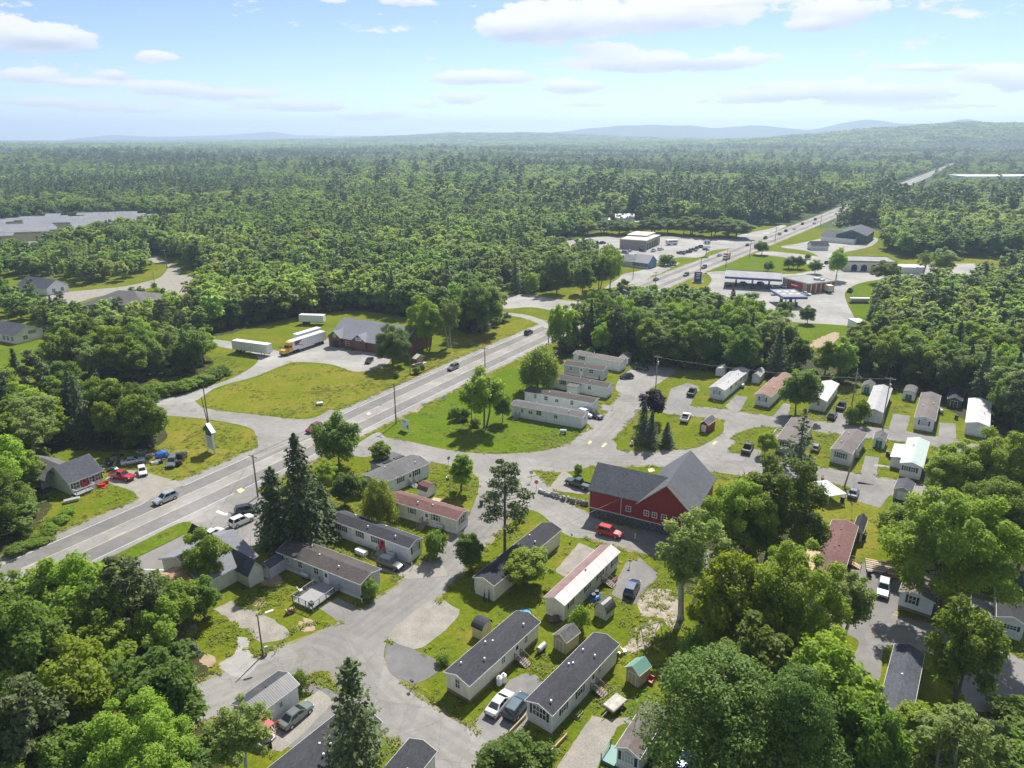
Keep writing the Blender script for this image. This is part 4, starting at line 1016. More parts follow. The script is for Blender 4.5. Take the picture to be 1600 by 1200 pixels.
RD = home('pale grey ribbed mobile home with a bleached utility pole standing before it', (1380,645), (1352,640), (1393,607), 'lgrey', 'greym', z=3.0, end=[], front=[('n',.4,.9,1.0)], vent=())
RE = home('white mobile home with brown grey roof and a half round end window', (1430,652), (1462,651), (1441,614), 'white', 'taupe', z=3.0, end=[('a',.5,1.6,1.1)], front=[], vent=((.45,1),(.6,-1)))
RF = home('white roofed mobile home at the far right of the upper park lane', (1510,660), (1545,668), (1515,623), 'white', 'whitem', z=3.0, front=[('n',.4,.8,1.0)], vent=((.6,1),))
RG = home('white mobile home with pale roof and small deck half behind the thin spruce', (1214,686), (1250,692), (1238,653), 'beige', 'taupe', z=3.0, end=[('w',.45,1.9,1.2)], vent=((.5,1),))
LG, WG = dims(RG)
RH = home('white mobile home with brown taupe roof and wide end window between two lawns', (1327,729), (1296,721), (1350,697), 'white', 'taupe', end=[('w',.5,1.7,1.2)], front=[('w',.3,.8,1.1),('w',.6,.8,1.1),('d',.8)], shut='shutter_grey', vent=((.3,1),(.75,1)))
RI = home('mobile home with a streaked mint green metal roof', (1408,723), (1442,726), (1420,685), 'white', 'mint', z=3.0, end=[('w',.28,.8,1.0),('w',.62,.8,1.0)], front=[('d',.4)], shut='shutter_dark', vent=((.35,-.6),), ventm='black')
LI, WI = dims(RI)
MB().box(LI*.25, LI*.75, -2.2, -.04, 0, 2.3).build('side_room', WALLS['white'], RI); MB().extx([(-2.4, 2.35), (-.04, 2.7), (-.04, 2.8), (-2.4, 2.45)], LI*.23, LI*.77).build('side_roof', ROOFS['whitem'], RI)
RJ = home('mobile home with worn red brown shingle roof and green sides, between big trees', (1314,906), (1273,892), (1339,823), 'cool', 'rust', z=3.0, front=[('n',.3,.8,1.0),('d',.55,'white_trim'),('s',.55,'new_wood')], vent=((.45,.3),(.5,-.3),(.8,.2)), ventm='black')
RK = home('white mobile home with dark shuttered end window behind the forked tree', (1402,950), (1451,962), (1424,885), 'cool', 'taupe', 'brownskirt', end=[('w',.38,.9,1.3)], front=[], vent=((.5,1),), wid=4.4)
RL = home('mobile home with charcoal brown roof and a fenced deck at the right edge', (1560,963), (1602,974), (1559,890), 'lgrey', 'dark', z=3.0, end=[('w',.5,1.5,.7)], front=[('n',.4,.8,1.0)], vent=((.55,.6),(.78,.6)))
RM = home('mobile home with dark slate roof in the lower right, part hidden by a tree', (1370,1125), (1418,1141), (1400,1008), 'white', 'slate', z=3.0, front=[('n',.5,.8,1.0)], vent=((.42,-.2),))
RN = home('mobile home with blue grey roof at the bottom edge on the right', (1327,1225), (1386,1252), (1347,1156), 'white', 'slate', z=3.0, vent=((.8,.5),))
RO = home('white mobile home with half round window peeking from under the big pine', (965,1166), (999,1182), (1008,1100), 'white', 'taupe', z=3.0, end=[('a',.5,1.4,1.1)], front=[('d',.7,'teal_trim')], vent=((.25,-.5),))
RP = home('small white mobile home with ribbed dark metal roof and a red porch awning', (395,1121), (367,1098), (464,1070), 'white', 'blackm', z=3.0, front=[('n',.6,.4,.7)], vent=((.55,.2),), ventm='black', rise=.7)
RQ = home('mobile home with black shingle roof behind the leaning conifer at the bottom edge', (420,1202), (470,1236), (548,1100), 'cream', 'charcoal', z=3.0, front=[('n',.5,.8,1.0)], vent=((.3,1),(.5,.6),(.56,-.2),(.62,1)))
RR = home('mobile home with charcoal gable roof cut by the bottom edge at centre', (584,1222), (622,1246), (640,1157), 'white', 'charcoal', z=3.0, vent=((.6,1),))
# porch bits that belong to single homes
LP, WP = dims(RP)
MB().extx([(-2.0, 2.05), (-.05, 2.55), (-.05, 2.63), (-2.0, 2.13)], LP*.02, LP*.22).build('awning', plain('red awning', (.45, .08, .08), .6, .2), RP)
a_ = MB()
for x in (LP*.03, LP*.21): a_.box(x, x+.09, -1.95, -1.86, 0, 2.03)
a_.build('awning_post', MT['white_trim'], RP); steps(RP, 'f', LP*.12, .62, LP, WP, mat='white'); MB().box(LP*.02, LP*.22, -1.8, -1.0, .5, .58).build('porch_floor', MT['new_wood'], RP)
L5, W5 = dims(H5); flip5 = True
def deck(root, x0, x1, y0, y1, z, mat='grey_wood', rail='grey_wood', n=5, gap=None, planks=True):
    nb = int((x1 - x0) / .3)
    pl = cached(('plank', round(abs(y1-y0), 2), mat), lambda: MB().box(0, .27, y0-y0, y1-y0, -.05, 0).mesh('plank', MT[mat]))
    d = MB()
    for i in range(n+1):
        for y in (y0+.05, y1-.1): 
            x = x0 + (x1-x0-.1)*i/n; d.box(x, x+.1, y, y+.1, 0, z-.06)
    d.box(x0, x1, y0, y0+.06, z-.2, z-.06).box(x0, x1, y1-.06, y1, z-.2, z-.06)
    dk = d.build('deck', MT[mat], root)
    for i in range(nb): link('plank', pl, dk, (x0 + .3*i, y0, z))
    if rail:
        r = MB()
        def run(p, q):
            p = Vector(p); q = Vector(q); k = max(1, int((q-p).length/1.3))
            for i in range(k+1):
                a = p.lerp(q, i/k); r.box(a.x-.05, a.x+.05, a.y-.05, a.y+.05, z, z+1.0)
            r.tube((p.x, p.y, z+.98), (q.x, q.y, z+.98), .05, n=4); r.tube((p.x, p.y, z+.15), (q.x, q.y, z+.15), .03, n=4)
            k2 = int((q-p).length/.22)
            for i in range(k2): a = p.lerp(q, (i+.5)/k2); r.box(a.x-.016, a.x+.016, a.y-.016, a.y+.016, z+.15, z+.96)
        run((x0+.05, y1-.1), (x0+.05, y0+.05)); run((x0+.05, y0+.05), (x1-.05, y0+.05)); run((x1-.05, y0+.05), (x1-.05, y1-.1))
        r.build('railing', MT[rail], root)
    return dk
deck(H5, L5*.52, L5*.76, -6.0, -.06, .62, 'grey_wood', 'grey_wood')
L6, W6 = dims(H6); LG, WG = dims(RG)
deck(RG, LG*.35, LG*.65, -2.3, -.06, .6, 'wood', 'white_trim'); LL, WL = dims(RL)
deck(RL, LL*.45, LL*.85, -3.2, -.06, .5, 'grey_wood', 'grey_wood'); L_J, W_J = dims(RJ)
MB().box(L_J*.25, L_J*.6, W_J+.05, W_J+2.6, .4, .5).build('side_deck', MT['new_wood'], RJ)
MB().box(0, 2.6, -1.7, 0, .0, .5).box(0, .1, -1.7, -1.6, .5, 1.4).box(2.5, 2.6, -1.7, -1.6, .5, 1.4).box(0, 2.6, -1.7, -1.63, 1.35, 1.42).box(0, 2.6, -1.69, -1.64, .8, .86).build('green_landing', MT['teal_trim'], RO, (dims(RO)[0]*.72, -.08, 0))
def pipe(root, a, b, mat='white_trim', n='gable_louvre'): pass

# ---- sheds
def shed(label, C, E_, L_, wall='tan', roof='charcoal', form='gable', door_m=None, eave=2.0, rise=.8, z=0.0, group='garden sheds by the homes', end_door=True, wid=None, ln=None):
    og, rz, L, W_, flip = frame(C, E_, L_, z, wid, ln)
    t = thing('garden_shed', label, 'shed', og, rz, group)
    if form == 'gable':
        gable_wall(L, W_, 0.08, eave, rise).build('wall', WALLS[wall], t); gable_roof_m(L, W_, eave, rise, .16, .07, .14).build('roof', ROOFS[roof], t)
        fascia_m(L, W_, eave, rise, .16, .14).build('fascia', MT['white_trim'] if wall in ('red', 'white', 'cool') else MT['cream_trim'], t)
    else:
        if form == 'gambrel': pr = [(0, eave), (W_*.16, eave+rise*.66), (W_*.5, eave+rise), (W_*.84, eave+rise*.66), (W_, eave)]
        else: pr = [(W_/2 - W_/2*math.cos(math.pi*i/8), eave + rise*math.sin(math.pi*i/8)) for i in range(9)]
        MB().extx([(0, .08), (W_, .08)] + pr[::-1], 0, L).build('wall', WALLS[wall], t)
        up = [(y + (y - W_/2)*.06, q + .02) for y, q in pr]; MB().extx(up[::-1] + [(y + (y - W_/2)*.06, q + .07) for y, q in up], -.12, L+.12).build('roof', ROOFS[roof], t)
    es = 'r' if flip else 'l'
    if end_door:
        w = min(1.5, W_*.55); h = min(1.75, eave*.9); loc, rr = on_wall(es, W_/2, .12, L, W_)
        for s in (-1, 1):
            d = MB().box(min(0, s*w/2)+.01, max(0, s*w/2)-.01, -.04, 0, 0, h); link('door', d.mesh('door', MT[door_m or 'white_trim'] if door_m != 'wall' else WALLS[wall]), t, loc, rr)
        tr = MB().box(-w/2-.08, -w/2, -.06, 0, 0, h+.08).box(w/2, w/2+.08, -.06, 0, 0, h+.08).box(-w/2, w/2, -.06, 0, h, h+.08).box(-.03, .03, -.055, -.041, 0, h); link('door_trim', tr.mesh('door_trim', MT['white_trim' if door_m != 'white_trim' else 'cream_trim']), t, loc, rr)
    return t
shed('small barn red shed with white trim and a pale door on the grass island', (1105,677), (1093,674), (1117,668), 'red', 'grey', door_m='white_trim', eave=2.2)
shed('yellow cream shed with dark curved roof beside the cream mobile home', (753,981), (753,981), (768,988), 'yellow', 'charcoal', 'arch', 'wall', eave=1.7, rise=.9, wid=2.3, end_door=False)
shed('white round topped shed with dark ribbed roof near the parked dark blue car', (947,971), (927,963), (960,960), 'pale', 'blackm', 'arch', 'wall', eave=1.2, rise=1.4)
shed('tan wooden shed with grey gable roof between two mobile homes', (884,1024), (864,1013), (904,1008), 'tan', 'grey', door_m='wall', eave=2.2)
shed('tan wooden shed with green metal roof and a red chair beside it', (997,1076), (973,1067), (1014,1062), 'tan', 'greenm', door_m='wall', eave=2.2)
shed('grey shed with dark brown gambrel roof behind the red brown roofed home', (667,779), (682,770), (653,774), 'lgrey', 'rust', 'gambrel', 'wall', eave=1.4, rise=1.2)
shed('white shed with dark green double door between two lawns', (1381,702), (1362,701), (1384,692), 'cool', 'grey', door_m='teal_trim', eave=2.1)
shed('white round topped shed with dark framed doors at the wood edge', (1428,627), (1409,624), (1432,617), 'white', 'grey', 'arch', 'teal_trim', eave=1.7, rise=.9)
shed('dark green grey shed in the tree shade behind the far homes', (1500,639), (1478,636), (1504,625), 'greenwall', 'dark', door_m='dark_trim', eave=2.2)
shed('pale shed with green doors behind the bleached utility pole', (1361,616), (1347,611), (1365,609), 'pale', 'grey', door_m='teal_trim', eave=2.0)
shed('light grey tall shed right of the pale grey metal roofed home', (1186,600), (1175,597), (1194,590), 'lgrey', 'greym', door_m='white_trim', eave=2.2)
shed('white round topped shed left of the pale grey metal roofed home', (1132,589), (1117,588), (1135,583), 'white', 'greym', 'arch', 'white_trim', eave=1.6, rise=.9)
shed('blue grey shed with dark roof behind the worn red brown roofed home', (1345,848), (1330,846), (1352,826), 'lblue', 'dark', door_m='dark_trim', eave=2.1)
shed('grey shed with white trimmed doors at the left end of the deck home', (423,906), (407,902), (447,890), 'grey', 'slate', door_m='white_trim', eave=2.1, rise=.5)
shed('shed with blue grey roof under the trees by the lower park lane', (1420,785), (1394,780), (1426,770), 'grey', 'slate', door_m='white_trim', eave=2.1, rise=.7)
shed('small white shed beside the white home at the back of the row', (981,570), (968,568), (986,563), 'white', 'taupe', door_m='white_trim', eave=2.1, rise=.5)

# ---- the barn
bu = (P(1035,835) - P(920,806)).normalized(); bo = P(920,806)
barn = thing('barn', 'big dark red barn with grey shingle roofs, two joined gables on a stone base', 'barn', bo, math.atan2(bu.y, bu.x))
FOOTPRINTS.append([tuple((bo + bu*a + Vector((-bu.y, bu.x, 0))*b)[:2]) for a, b in ((-2,-3),(22,-3),(22,19),(-2,19))])
WX, MX, WD, MD, ZB = 9.4, 19.3, 8.6, 15.6, 1.9
wing = MB().extx([(0, ZB), (WD, ZB), (WD, 5.7), (WD/2, 9.1), (0, 5.7)], 0, WX); wing.build('wall', WALLS['red'], barn)
MB().exty([(WX+.01, ZB), (MX, ZB), (MX, 5.3), ((WX+MX)/2, 9.9), (WX+.01, 5.3)], 0, MD).build('wall', WALLS['red'], barn)
k = 3.4/(WD/2); o = .35
m = MB(); ze_ = 5.7 - k*o
for y0, s_ in ((-o, 1), (WD+o, -1)):
    q = [(-.3, y0, ze_), (WX-.02, y0, ze_), (WX+4.2, WD/2, 9.12), (-.3, WD/2, 9.12)]
    up = [(x, y, z + .17) for x, y, z in q]; lo = [(x, y, z + .02) for x, y, z in q]
    m.face(up[::s_]).face(lo[::-s_])
    for i in range(4): m.face([lo[i], lo[(i+1) % 4], up[(i+1) % 4], up[i]][::s_])
m.build('roof', ROOFS['barn'], barn)
mx = (WX+MX)/2; hw_ = (MX-WX)/2; k = 4.6/hw_
MB().exty([(WX-o, 5.3-k*o+.05), (mx, 9.95), (MX+o, 5.3-k*o+.05), (MX+o, 5.3-k*o+.22), (mx, 10.14), (WX-o, 5.3-k*o+.22)], -.35, MD+.35).build('roof', ROOFS['barn'], barn)
MB().exty([(WX-o, 5.3-k*o-.06), (mx, 9.84), (mx, 10.12), (WX-o, 5.3-k*o+.20)], -.42, -.36).exty([(mx, 9.84), (MX+o, 5.3-k*o-.06), (MX+o, 5.3-k*o+.20), (mx, 10.12)], -.42, -.36).box(-.06, .1, -.06, .1, ZB, 5.5).box(6.1, 6.24, -.05, .0, ZB, 5.4).box(-.05, MX, -.05, .0, ZB-.1, ZB+.12).build('trim', MT['pale_stone'] if False else plain('weathered cream trim', (.50, .46, .38), .7, .15), barn)
for a in (7.6, 11.0, 12.5, 14.2): window(barn, 'f', a, 3.0, 1, 1, .8, .95)
for x in (16.2, 17.8): window(barn, 'f', x, 3.0, 1, 1, .8, .95)
rr = random.Random(8); sm = []
for i in range(6):
    m = MB().blob((0, 0, 0), .42, .28, .27, 6, 4, .22, rr); sm.append(m.mesh('stone', MT['dark_stone']))
base = MB().box(.05, MX, .05, MD, 0, ZB-.1).build('foundation', MT['dark_stone'], barn)
for zr in range(4):
    x = .1 + (zr % 2)*.35
    while x < MX - .2:
        w = rr.uniform(.75, 1.1); s_ = link('stone', sm[rr.randrange(6)], base, (x + w/2, .03, .22 + zr*.46), 0, (w/.86, 1.0, .92)); s_.rotation_euler = (rr.uniform(-.2, .2), rr.uniform(-.15, .15), 0); x += w
MB().tube((-3.5, -7.5, .2), (6.0, -.05, 5.2), .03, n=4).build('guy_wire', MT['steel'], barn)

# ---- other buildings
def block(name, label, cat, C, E_, L_, wall, roof, eave, rise, z=0.0, wid=None, ln=None, flat=False, o=.4, fascia='white_trim', group=None):
    og, rz, L, W_, flip = frame(C, E_, L_, z, wid, ln)
    og.z = float(terrain(math.atan2(og.x, og.y), og.length)) if og.length > 950 else 0.0
    t = thing(name, label, cat, og, rz, group); t['_dim'] = [L, W_]; t['_flip'] = flip
    if flat:
        MB().box(0, L, 0, W_, 0, eave).build('wall', WALLS[wall], t); MB().box(-.15, L+.15, -.15, W_+.15, eave+.01, eave+.16).build('roof', ROOFS[roof], t)
        MB().box(-.2, L+.2, -.22, -.16, eave-.2, eave+.35).box(-.2, L+.2, W_+.16, W_+.22, eave-.2, eave+.35).box(-.22, -.16, -.15, W_+.15, eave-.2, eave+.35).box(L+.16, L+.22, -.15, W_+.15, eave-.2, eave+.35).build('parapet', MT[fascia], t)
    else:
        gable_wall(L, W_, 0, eave, rise).build('wall', WALLS[wall], t); gable_roof_m(L, W_, eave, rise, o, .14, o).build('roof', ROOFS[roof], t); fascia_m(L, W_, eave, rise, o, o).build('fascia', MT[fascia], t)
    return t
def front_gable(t, x0, x1, d, ze, rise, wall, roof, z0=0.0, back=3.0):
    """cross gable pushed out over the front wall"""
    MB().exty([(x0, z0), (x1, z0), (x1, ze), ((x0+x1)/2, ze+rise), (x0, ze)], -d, .1).build('gable_wall', WALLS[wall], t)
    xm = (x0+x1)/2; k = rise/((x1-x0)/2); o = .35
    MB().exty([(x0-o, ze-k*o+.03), (xm, ze+rise+.03), (x1+o, ze-k*o+.03), (x1+o, ze-k*o+.17), (xm, ze+rise+.17), (x0-o, ze-k*o+.17)], -d-.4, back).build('gable_roof', ROOFS[roof], t)

lodge = block('lodge_shop', 'dark red shop with grey shingle roof and two front gables beside a paved lot', 'shop', (516,540), (548,512), (628,559), 'brick', 'pale', 3.4, 4.4, wid=17.0, fascia='dark_trim')
LL_, LW = dims(lodge)
front_gable(lodge, .3, 5.4, .8, 3.6, 1.9, 'brick', 'pale', back=4.0); front_gable(lodge, 10.3, 15.6, .5, 3.5, 1.9, 'brick', 'pale', back=4.0)
MB().box(2.0, 4.6, -.86, -.815, 0, 2.6).build('entrance', MT['black'], lodge); window(lodge, 'f', 7.6, 1.1, LL_, LW, 1.5, 1.4, None, 'cream_trim', mull=2)
sgm = plain('green oval sign', (.25, .55, .12), .5); MB().tube((3.0, -.82, 4.1), (3.0, -.90, 4.1), .75, .75, 14).build('sign_panel', sgm, lodge); MB().box(11.7, 14.2, -.60, -.52, 3.5, 4.5).build('sign_panel', MT['white'], lodge)
MB().box(12.0, 13.9, -.62, -.605, 3.85, 4.0).box(12.2, 13.7, -.62, -.605, 4.1, 4.25).build('sign_lettering', MT['black'], lodge)
door(lodge, 'f', 12.9, .05, LL_, LW, 1.0, 2.1, 'red')
for i in range(4): MB().blob((7.0+i*1.1, -1.0, .3), .55, .5, .42, 8, 4, .1, rr).build('foundation_shrub', MT['shrub'], lodge)

rh = block('roadside_house', 'small white house with grey roof beside the highway, junk strewn round it', 'house', (161,754), (150,742), (112,774), 'white', 'slate', 2.9, 2.5, wid=7.6, fascia='white_trim')
Lh, Wh = dims(rh); 
def fxh(q): return Lh - q*Lh
for q, w in ((.12, 1.0), (.32, 1.0)): window(rh, 'f', fxh(q), 1.0, Lh, Wh, w, 1.3, 'shutter_dark')
door(rh, 'f', fxh(.55), .5, Lh, Wh, 1.0, 2.0, 'red'); window(rh, 'f', fxh(.8), 1.0, Lh, Wh, 1.2, 1.3, 'shutter_dark')
deck(rh, fxh(1.0), fxh(.4), -2.0, -.06, .5, 'grey_wood', 'white_trim')
MB().box(fxh(.75)-3.2, fxh(.75)+3.2, Wh+.1, Wh+7, 0, 2.6).build('rear_wing', WALLS['grey'], rh); MB().exty([(fxh(.75)-3.6, 2.5), (fxh(.75), 4.6), (fxh(.75)+3.6, 2.5), (fxh(.75)+3.6, 2.65), (fxh(.75), 4.75), (fxh(.75)-3.6, 2.65)], Wh*.6, Wh+7.3).build('rear_roof', ROOFS['grey'], rh)

shop = block('roadside_shop', 'low shop with blue grey roof, cross gables and a tan roofed porch beside the highway', 'shop', (316,911), (262,884), (398,868), 'beige', 'pale', 2.9, 2.6, z=2.9, wid=11.5, fascia='white_trim')
Ls, Ws = dims(shop)
front_gable(shop, Ls*.62, Ls*.90, 3.2, 2.7, 1.7, 'beige', 'slate', back=3.5)
def rear_gable(t, x0, x1, d, ze, rise, wall, roof, W_):
    MB().exty([(x0, 0), (x1, 0), (x1, ze), ((x0+x1)/2, ze+rise), (x0, ze)], W_-.1, W_+d).build('gable_wall', WALLS[wall], t); xm = (x0+x1)/2; k = rise/((x1-x0)/2); o = .35
    MB().exty([(x0-o, ze-k*o+.03), (xm, ze+rise+.03), (x1+o, ze-k*o+.03), (x1+o, ze-k*o+.17), (xm, ze+rise+.17), (x0-o, ze-k*o+.17)], W_-4.2, W_+d+.4).build('gable_roof', ROOFS[roof], t)
rear_gable(shop, Ls*.62, Ls*.95, 2.4, 2.8, 2.0, 'beige', 'dark', Ws)
px0 = -5.4; py0, py1 = .8, 8.4; m = MB()
m.face([(px0, py0, 2.5), (.1, py0, 2.5), (.1, 4.2, 4.1), (-2.6, 4.4, 4.1)]).face([(.1, py1, 2.5), (px0, py1, 2.5), (-2.6, 4.4, 4.1), (.1, 4.6, 4.1)]).face([(px0, py1, 2.5), (px0, py0, 2.5), (-2.6, 4.4, 4.1)])
m.box(px0, .1, py0, py1, 2.3, 2.49); m.build('porch_roof', shingles('orange tan shingles', (.36, .22, .15)), shop)
m = MB()
for x, y in ((px0+.2, py0+.2), (px0+.2, py1-.3), (px0+.2, 4.4), (-2.5, py0+.2)): m.box(x, x+.14, y, y+.14, 0, 2.29)
m.build('porch_post', MT['wood'], shop); vents(shop, Ls, Ws, 2.9, 2.6, ((.66, -1),), 'black')

gar = block('garage_building', 'flat tan repair garage with pale sloping roof and parked cars around it', 'garage', (1009,391), (1047,379), (968,388), 'tanmetal', 'tanm', 5.6, 0, wid=30, flat=True, fascia='cream_trim')
Lg, Wg_ = dims(gar); gs = 'r' if gar['_flip'] else 'l'
for i in range(5):
    loc, rz = on_wall(gs, 3 + i*5.2, 0.1, Lg, Wg_); link('bay_door', cached(('bay',), lambda: MB().box(-1.7, 1.7, -.08, 0, 0, 3.6).mesh('bay_door', MT['black'])), gar, loc, rz)
MB().box(-1, 12, Wg_*.55, Wg_+5, 0, 6.4).build('rear_wing', WALLS['tanmetal'], gar); MB().box(-1.2, 12.2, Wg_*.55-.2, Wg_+5.2, 6.41, 6.6).build('rear_roof', ROOFS['tanm'], gar)
bl = block('blue_house', 'small bright blue house with pale grey roof facing the highway', 'house', (1012,420), (1023,413), (988,417), 'blue', 'greym', 3.0, 3.4, wid=9.5, fascia='white_trim')
Lb, Wb = dims(bl)
for q in (.25, .5, .75): window(bl, 'f', q*Lb, 1.0, Lb, Wb, .9, 1.2)
MB().box(-.05, Lb+.05, -.1, Lb*0-.02, 0, .7).build('base_band', MT['white'], bl); window(bl, 'r' if bl['_flip'] else 'l', Wb*.5, 1.0, Lb, Wb, 1.2, 1.2)
block('grey_house', 'small grey house with steep white gable left of the bright blue house', 'house', (988,417), (993,412), (972,415), 'white', 'greym', 2.8, 3.0, wid=7, fascia='white_trim')
st = block('station_store', 'brick gas station store with flat grey roof and red sign', 'store', (1262,459), (1285,446), (1222,449), 'redbrick', 'flat', 4.4, 0, wid=16, flat=True, fascia='cream_trim')
Lq, Wq = dims(st)
MB().box(Lq*.28, Lq*.72, -.3, -.02, 1.6, 3.2).build('red_panel', MT['red'], st); MB().box(Lq*.36, Lq*.60, -.34, -.31, 2.2, 2.75).build('sign_lettering', MT['white'], st)
for q in (0.05, .8): MB().box(Lq*q, Lq*q+2.2, -.12, -.02, 0, 4.15).build('pier', plain('tan brick pier', (.42, .33, .24), .8), st)
ss = 'r' if st['_flip'] else 'l'
for i in range(5): loc, rz = on_wall(ss, 1.5+i*3.0, 0.0, Lq, Wq); link('pilaster', cached(('pil',), lambda: MB().box(-.35, .35, -.2, 0, 0, 4.15).mesh('pilaster', MT['cream_trim'])), st, loc, rz)
MB().box(Lq*.62, Lq*.74, Wq*.55, Wq*.7, 4.6, 5.6).box(Lq*.8, Lq*.86, Wq*.6, Wq*.75, 4.6, 5.3).build('roof_unit', MT['steel'], st)
def canopy(label, C, E_, L_, zt, lab_cols, wid=None, ln=None, hatch=0):
    og, rz, L, W_, flip = frame(C, E_, L_, zt, wid, ln)
    t = thing('fuel_canopy', label, 'canopy', og, rz, 'fuel canopies of the gas station')
    MB().box(0, L, 0, W_, zt-.15, zt).build('roof', ROOFS['flat'], t)
    bm = plain('deep blue fascia', (.02, .07, .34), .4, .08)
    MB().box(-.08, L+.08, -.1, -.01, zt-.95, zt+.2).box(-.08, L+.08, W_+.01, W_+.1, zt-.95, zt+.2).box(-.1, -.01, 0, W_, zt-.95, zt+.2).box(L+.01, L+.1, 0, W_, zt-.95, zt+.2).build('fascia', bm, t)
    MB().box(-.1, L+.1, -.13, -.105, zt-.05, zt+.2).box(-.14, -.105, -.1, W_+.1, zt-.05, zt+.2).box(L+.105, L+.14, -.1, W_+.1, zt-.05, zt+.2).build('fascia_stripe', MT['white'], t)
    for i, q in enumerate(lab_cols):
        for y in ((.3, .7) if W_ > 8 else (.5,)):
            link('column', cached(('col', zt), lambda: MB().box(-.25, .25, -.25, .25, .0, zt-.16).mesh('column', MT['white'])), t, (q*L, y*W_, 0))
            pu = link('fuel_pump', cached(('pump',), lambda: MB().box(-.45, .45, -.3, .3, .15, 1.9).box(-.7, .7, -.6, .6, 0, .15).mesh('fuel_pump', MT['dark_trim'])), t, (q*L, y*W_ - 1.4, 0))
    for i in range(hatch):
        for j in range(2): link('roof_panel', cached(('rp',), lambda: MB().box(-.9, .9, -.5, .5, 0, .12).mesh('roof_panel', MT['white'])), t, (L*(.2+.6*i/max(1, hatch-1)), W_*(.35+.35*j), zt+.01))
    return t
canopy('long blue edged fuel canopy reaching to the brick store', (1222,437), (1234,427), (1133,432), 5.2, (.2, .5, .8))
canopy('small blue edged fuel canopy standing apart in front of the brick store', (1262,464), (1250,452), (1224,464), 4.8, (.3, .7), hatch=3)
bb = block('bay_building', 'long cream building with four arched bays and a flat grey roof', 'building', (1318,423), (1322,413), (1398,425), 'cream', 'flat', 5.0, 0, wid=16, flat=True, fascia='dark_trim')
Lz, Wz = dims(bb)
for i in range(4):
    x = Lz*(.2 + .19*i) if not bb['_flip'] else Lz*(.8 - .19*i)
    m = MB().face([(x-1.5, -.08, 0), (x+1.5, -.08, 0)] + [(x + 1.5*math.cos(math.pi*k/8), -.08, 2.2 + 1.3*math.sin(math.pi*k/8)) for k in range(9)]); m.build('arched_bay', MT['black'], bb)
    m = MB()
    for k in range(8):
        a0, a1 = math.pi*k/8, math.pi*(k+1)/8; m.face([(x+1.5*math.cos(a0), -.1, 2.2+1.3*math.sin(a0)), (x+1.75*math.cos(a0), -.1, 2.2+1.55*math.sin(a0)), (x+1.75*math.cos(a1), -.1, 2.2+1.55*math.sin(a1)), (x+1.5*math.cos(a1), -.1, 2.2+1.3*math.sin(a1))])
    m.box(x-1.75, x-1.5, -.12, -.01, 0, 2.2).box(x+1.5, x+1.75, -.12, -.01, 0, 2.2).build('arch_trim', MT['white'], bb)
block('bay_annex', 'low white annex in line with the four arched bays', 'building', (1400,427), (1402,418), (1442,428), 'white', 'whitem', 3.2, .6, wid=9)
b7 = block('far_store', 'grey roofed store with white front beyond the side drive', 'store', (1282,377), (1290,366), (1334,382), 'white', 'slate', 3.4, 3.4, wid=18)
block('far_store_wing', 'tall dark green barn like hall with slate roof behind the grey roofed store', 'building', (1352,382), (1334,377), (1374,365), 'greenwall', 'slate', 5.5, 3.2, wid=18, ln=34)
block('far_pavilion', 'small dark roofed pavilion in front of the grey roofed store', 'pavilion', (1294,391), (1298,386), (1268,391), 'lgrey', 'dark', 2.8, 2.2, wid=7)
# western buildings behind trees
off = block('cream_office', 'cream office with grey gable roof and a brown sign on its end wall', 'office', (26,538), (60,533), (-20,529), 'cream', 'slate', 3.0, 2.6, wid=9.5)
Lo, Wo = dims(off); es = 'r' if off['_flip'] else 'l'
for q in (.1, .25, .38, .6): window(off, 'f', (Lo - q*Lo) if off['_flip'] else q*Lo, 1.0, Lo, Wo, 1.3, 1.4)
window(off, es, Wo*.35, 1.0, Lo, Wo, 1.5, 1.3); loc, rz = on_wall(es, Wo*.62, 2.5, Lo, Wo); link('sign_panel', MB().box(-1.3, 1.3, -.1, 0, 0, 1.1).mesh('sign_panel', MT['wood']), off, loc, rz)
yw = block('white_workshop', 'white building with slate roof beside the far gravel track', 'building', (75,462), (99,457), (30,456), 'white', 'slate', 3.2, 3.0, wid=10)
es = 'r' if yw['_flip'] else 'l'; Ly, Wy = dims(yw)
for q in (.3, .7): window(yw, es, Wy*q, .9, Ly, Wy, 1.4, 1.6)
# hip roofed hall
og, rz, L, W_, fl = frame((228,489), (210,470), (140,487), 0.0, 20, 27)
hall = thing('hip_roofed_hall', 'low hall with broad grey hipped roof among the trees on the left', 'building', og, rz)
MB().box(0, L, 0, W_, 0, 2.8).build('wall', WALLS['white'], hall); m = MB(); o = .6; a, b = (W_*.5, W_*.5), (L-W_*.5, W_*.5)
m.face([(-o, -o, 2.8), (L+o, -o, 2.8), (b[0], b[1], 6.8), (a[0], a[1], 6.8)]).face([(L+o, W_+o, 2.8), (-o, W_+o, 2.8), (a[0], a[1], 6.8), (b[0], b[1], 6.8)]).face([(L+o, -o, 2.8), (L+o, W_+o, 2.8), (b[0], b[1], 6.8)]).face([(-o, W_+o, 2.8), (-o, -o, 2.8), (a[0], a[1], 6.8)]).box(-o, L+o, -o, W_+o, 2.6, 2.79)
m.build('roof', ROOFS['grey'], hall)
for i in range(4): window(hall, 'f', 4 + i*6, .9, L, W_, 1.4, 1.2)
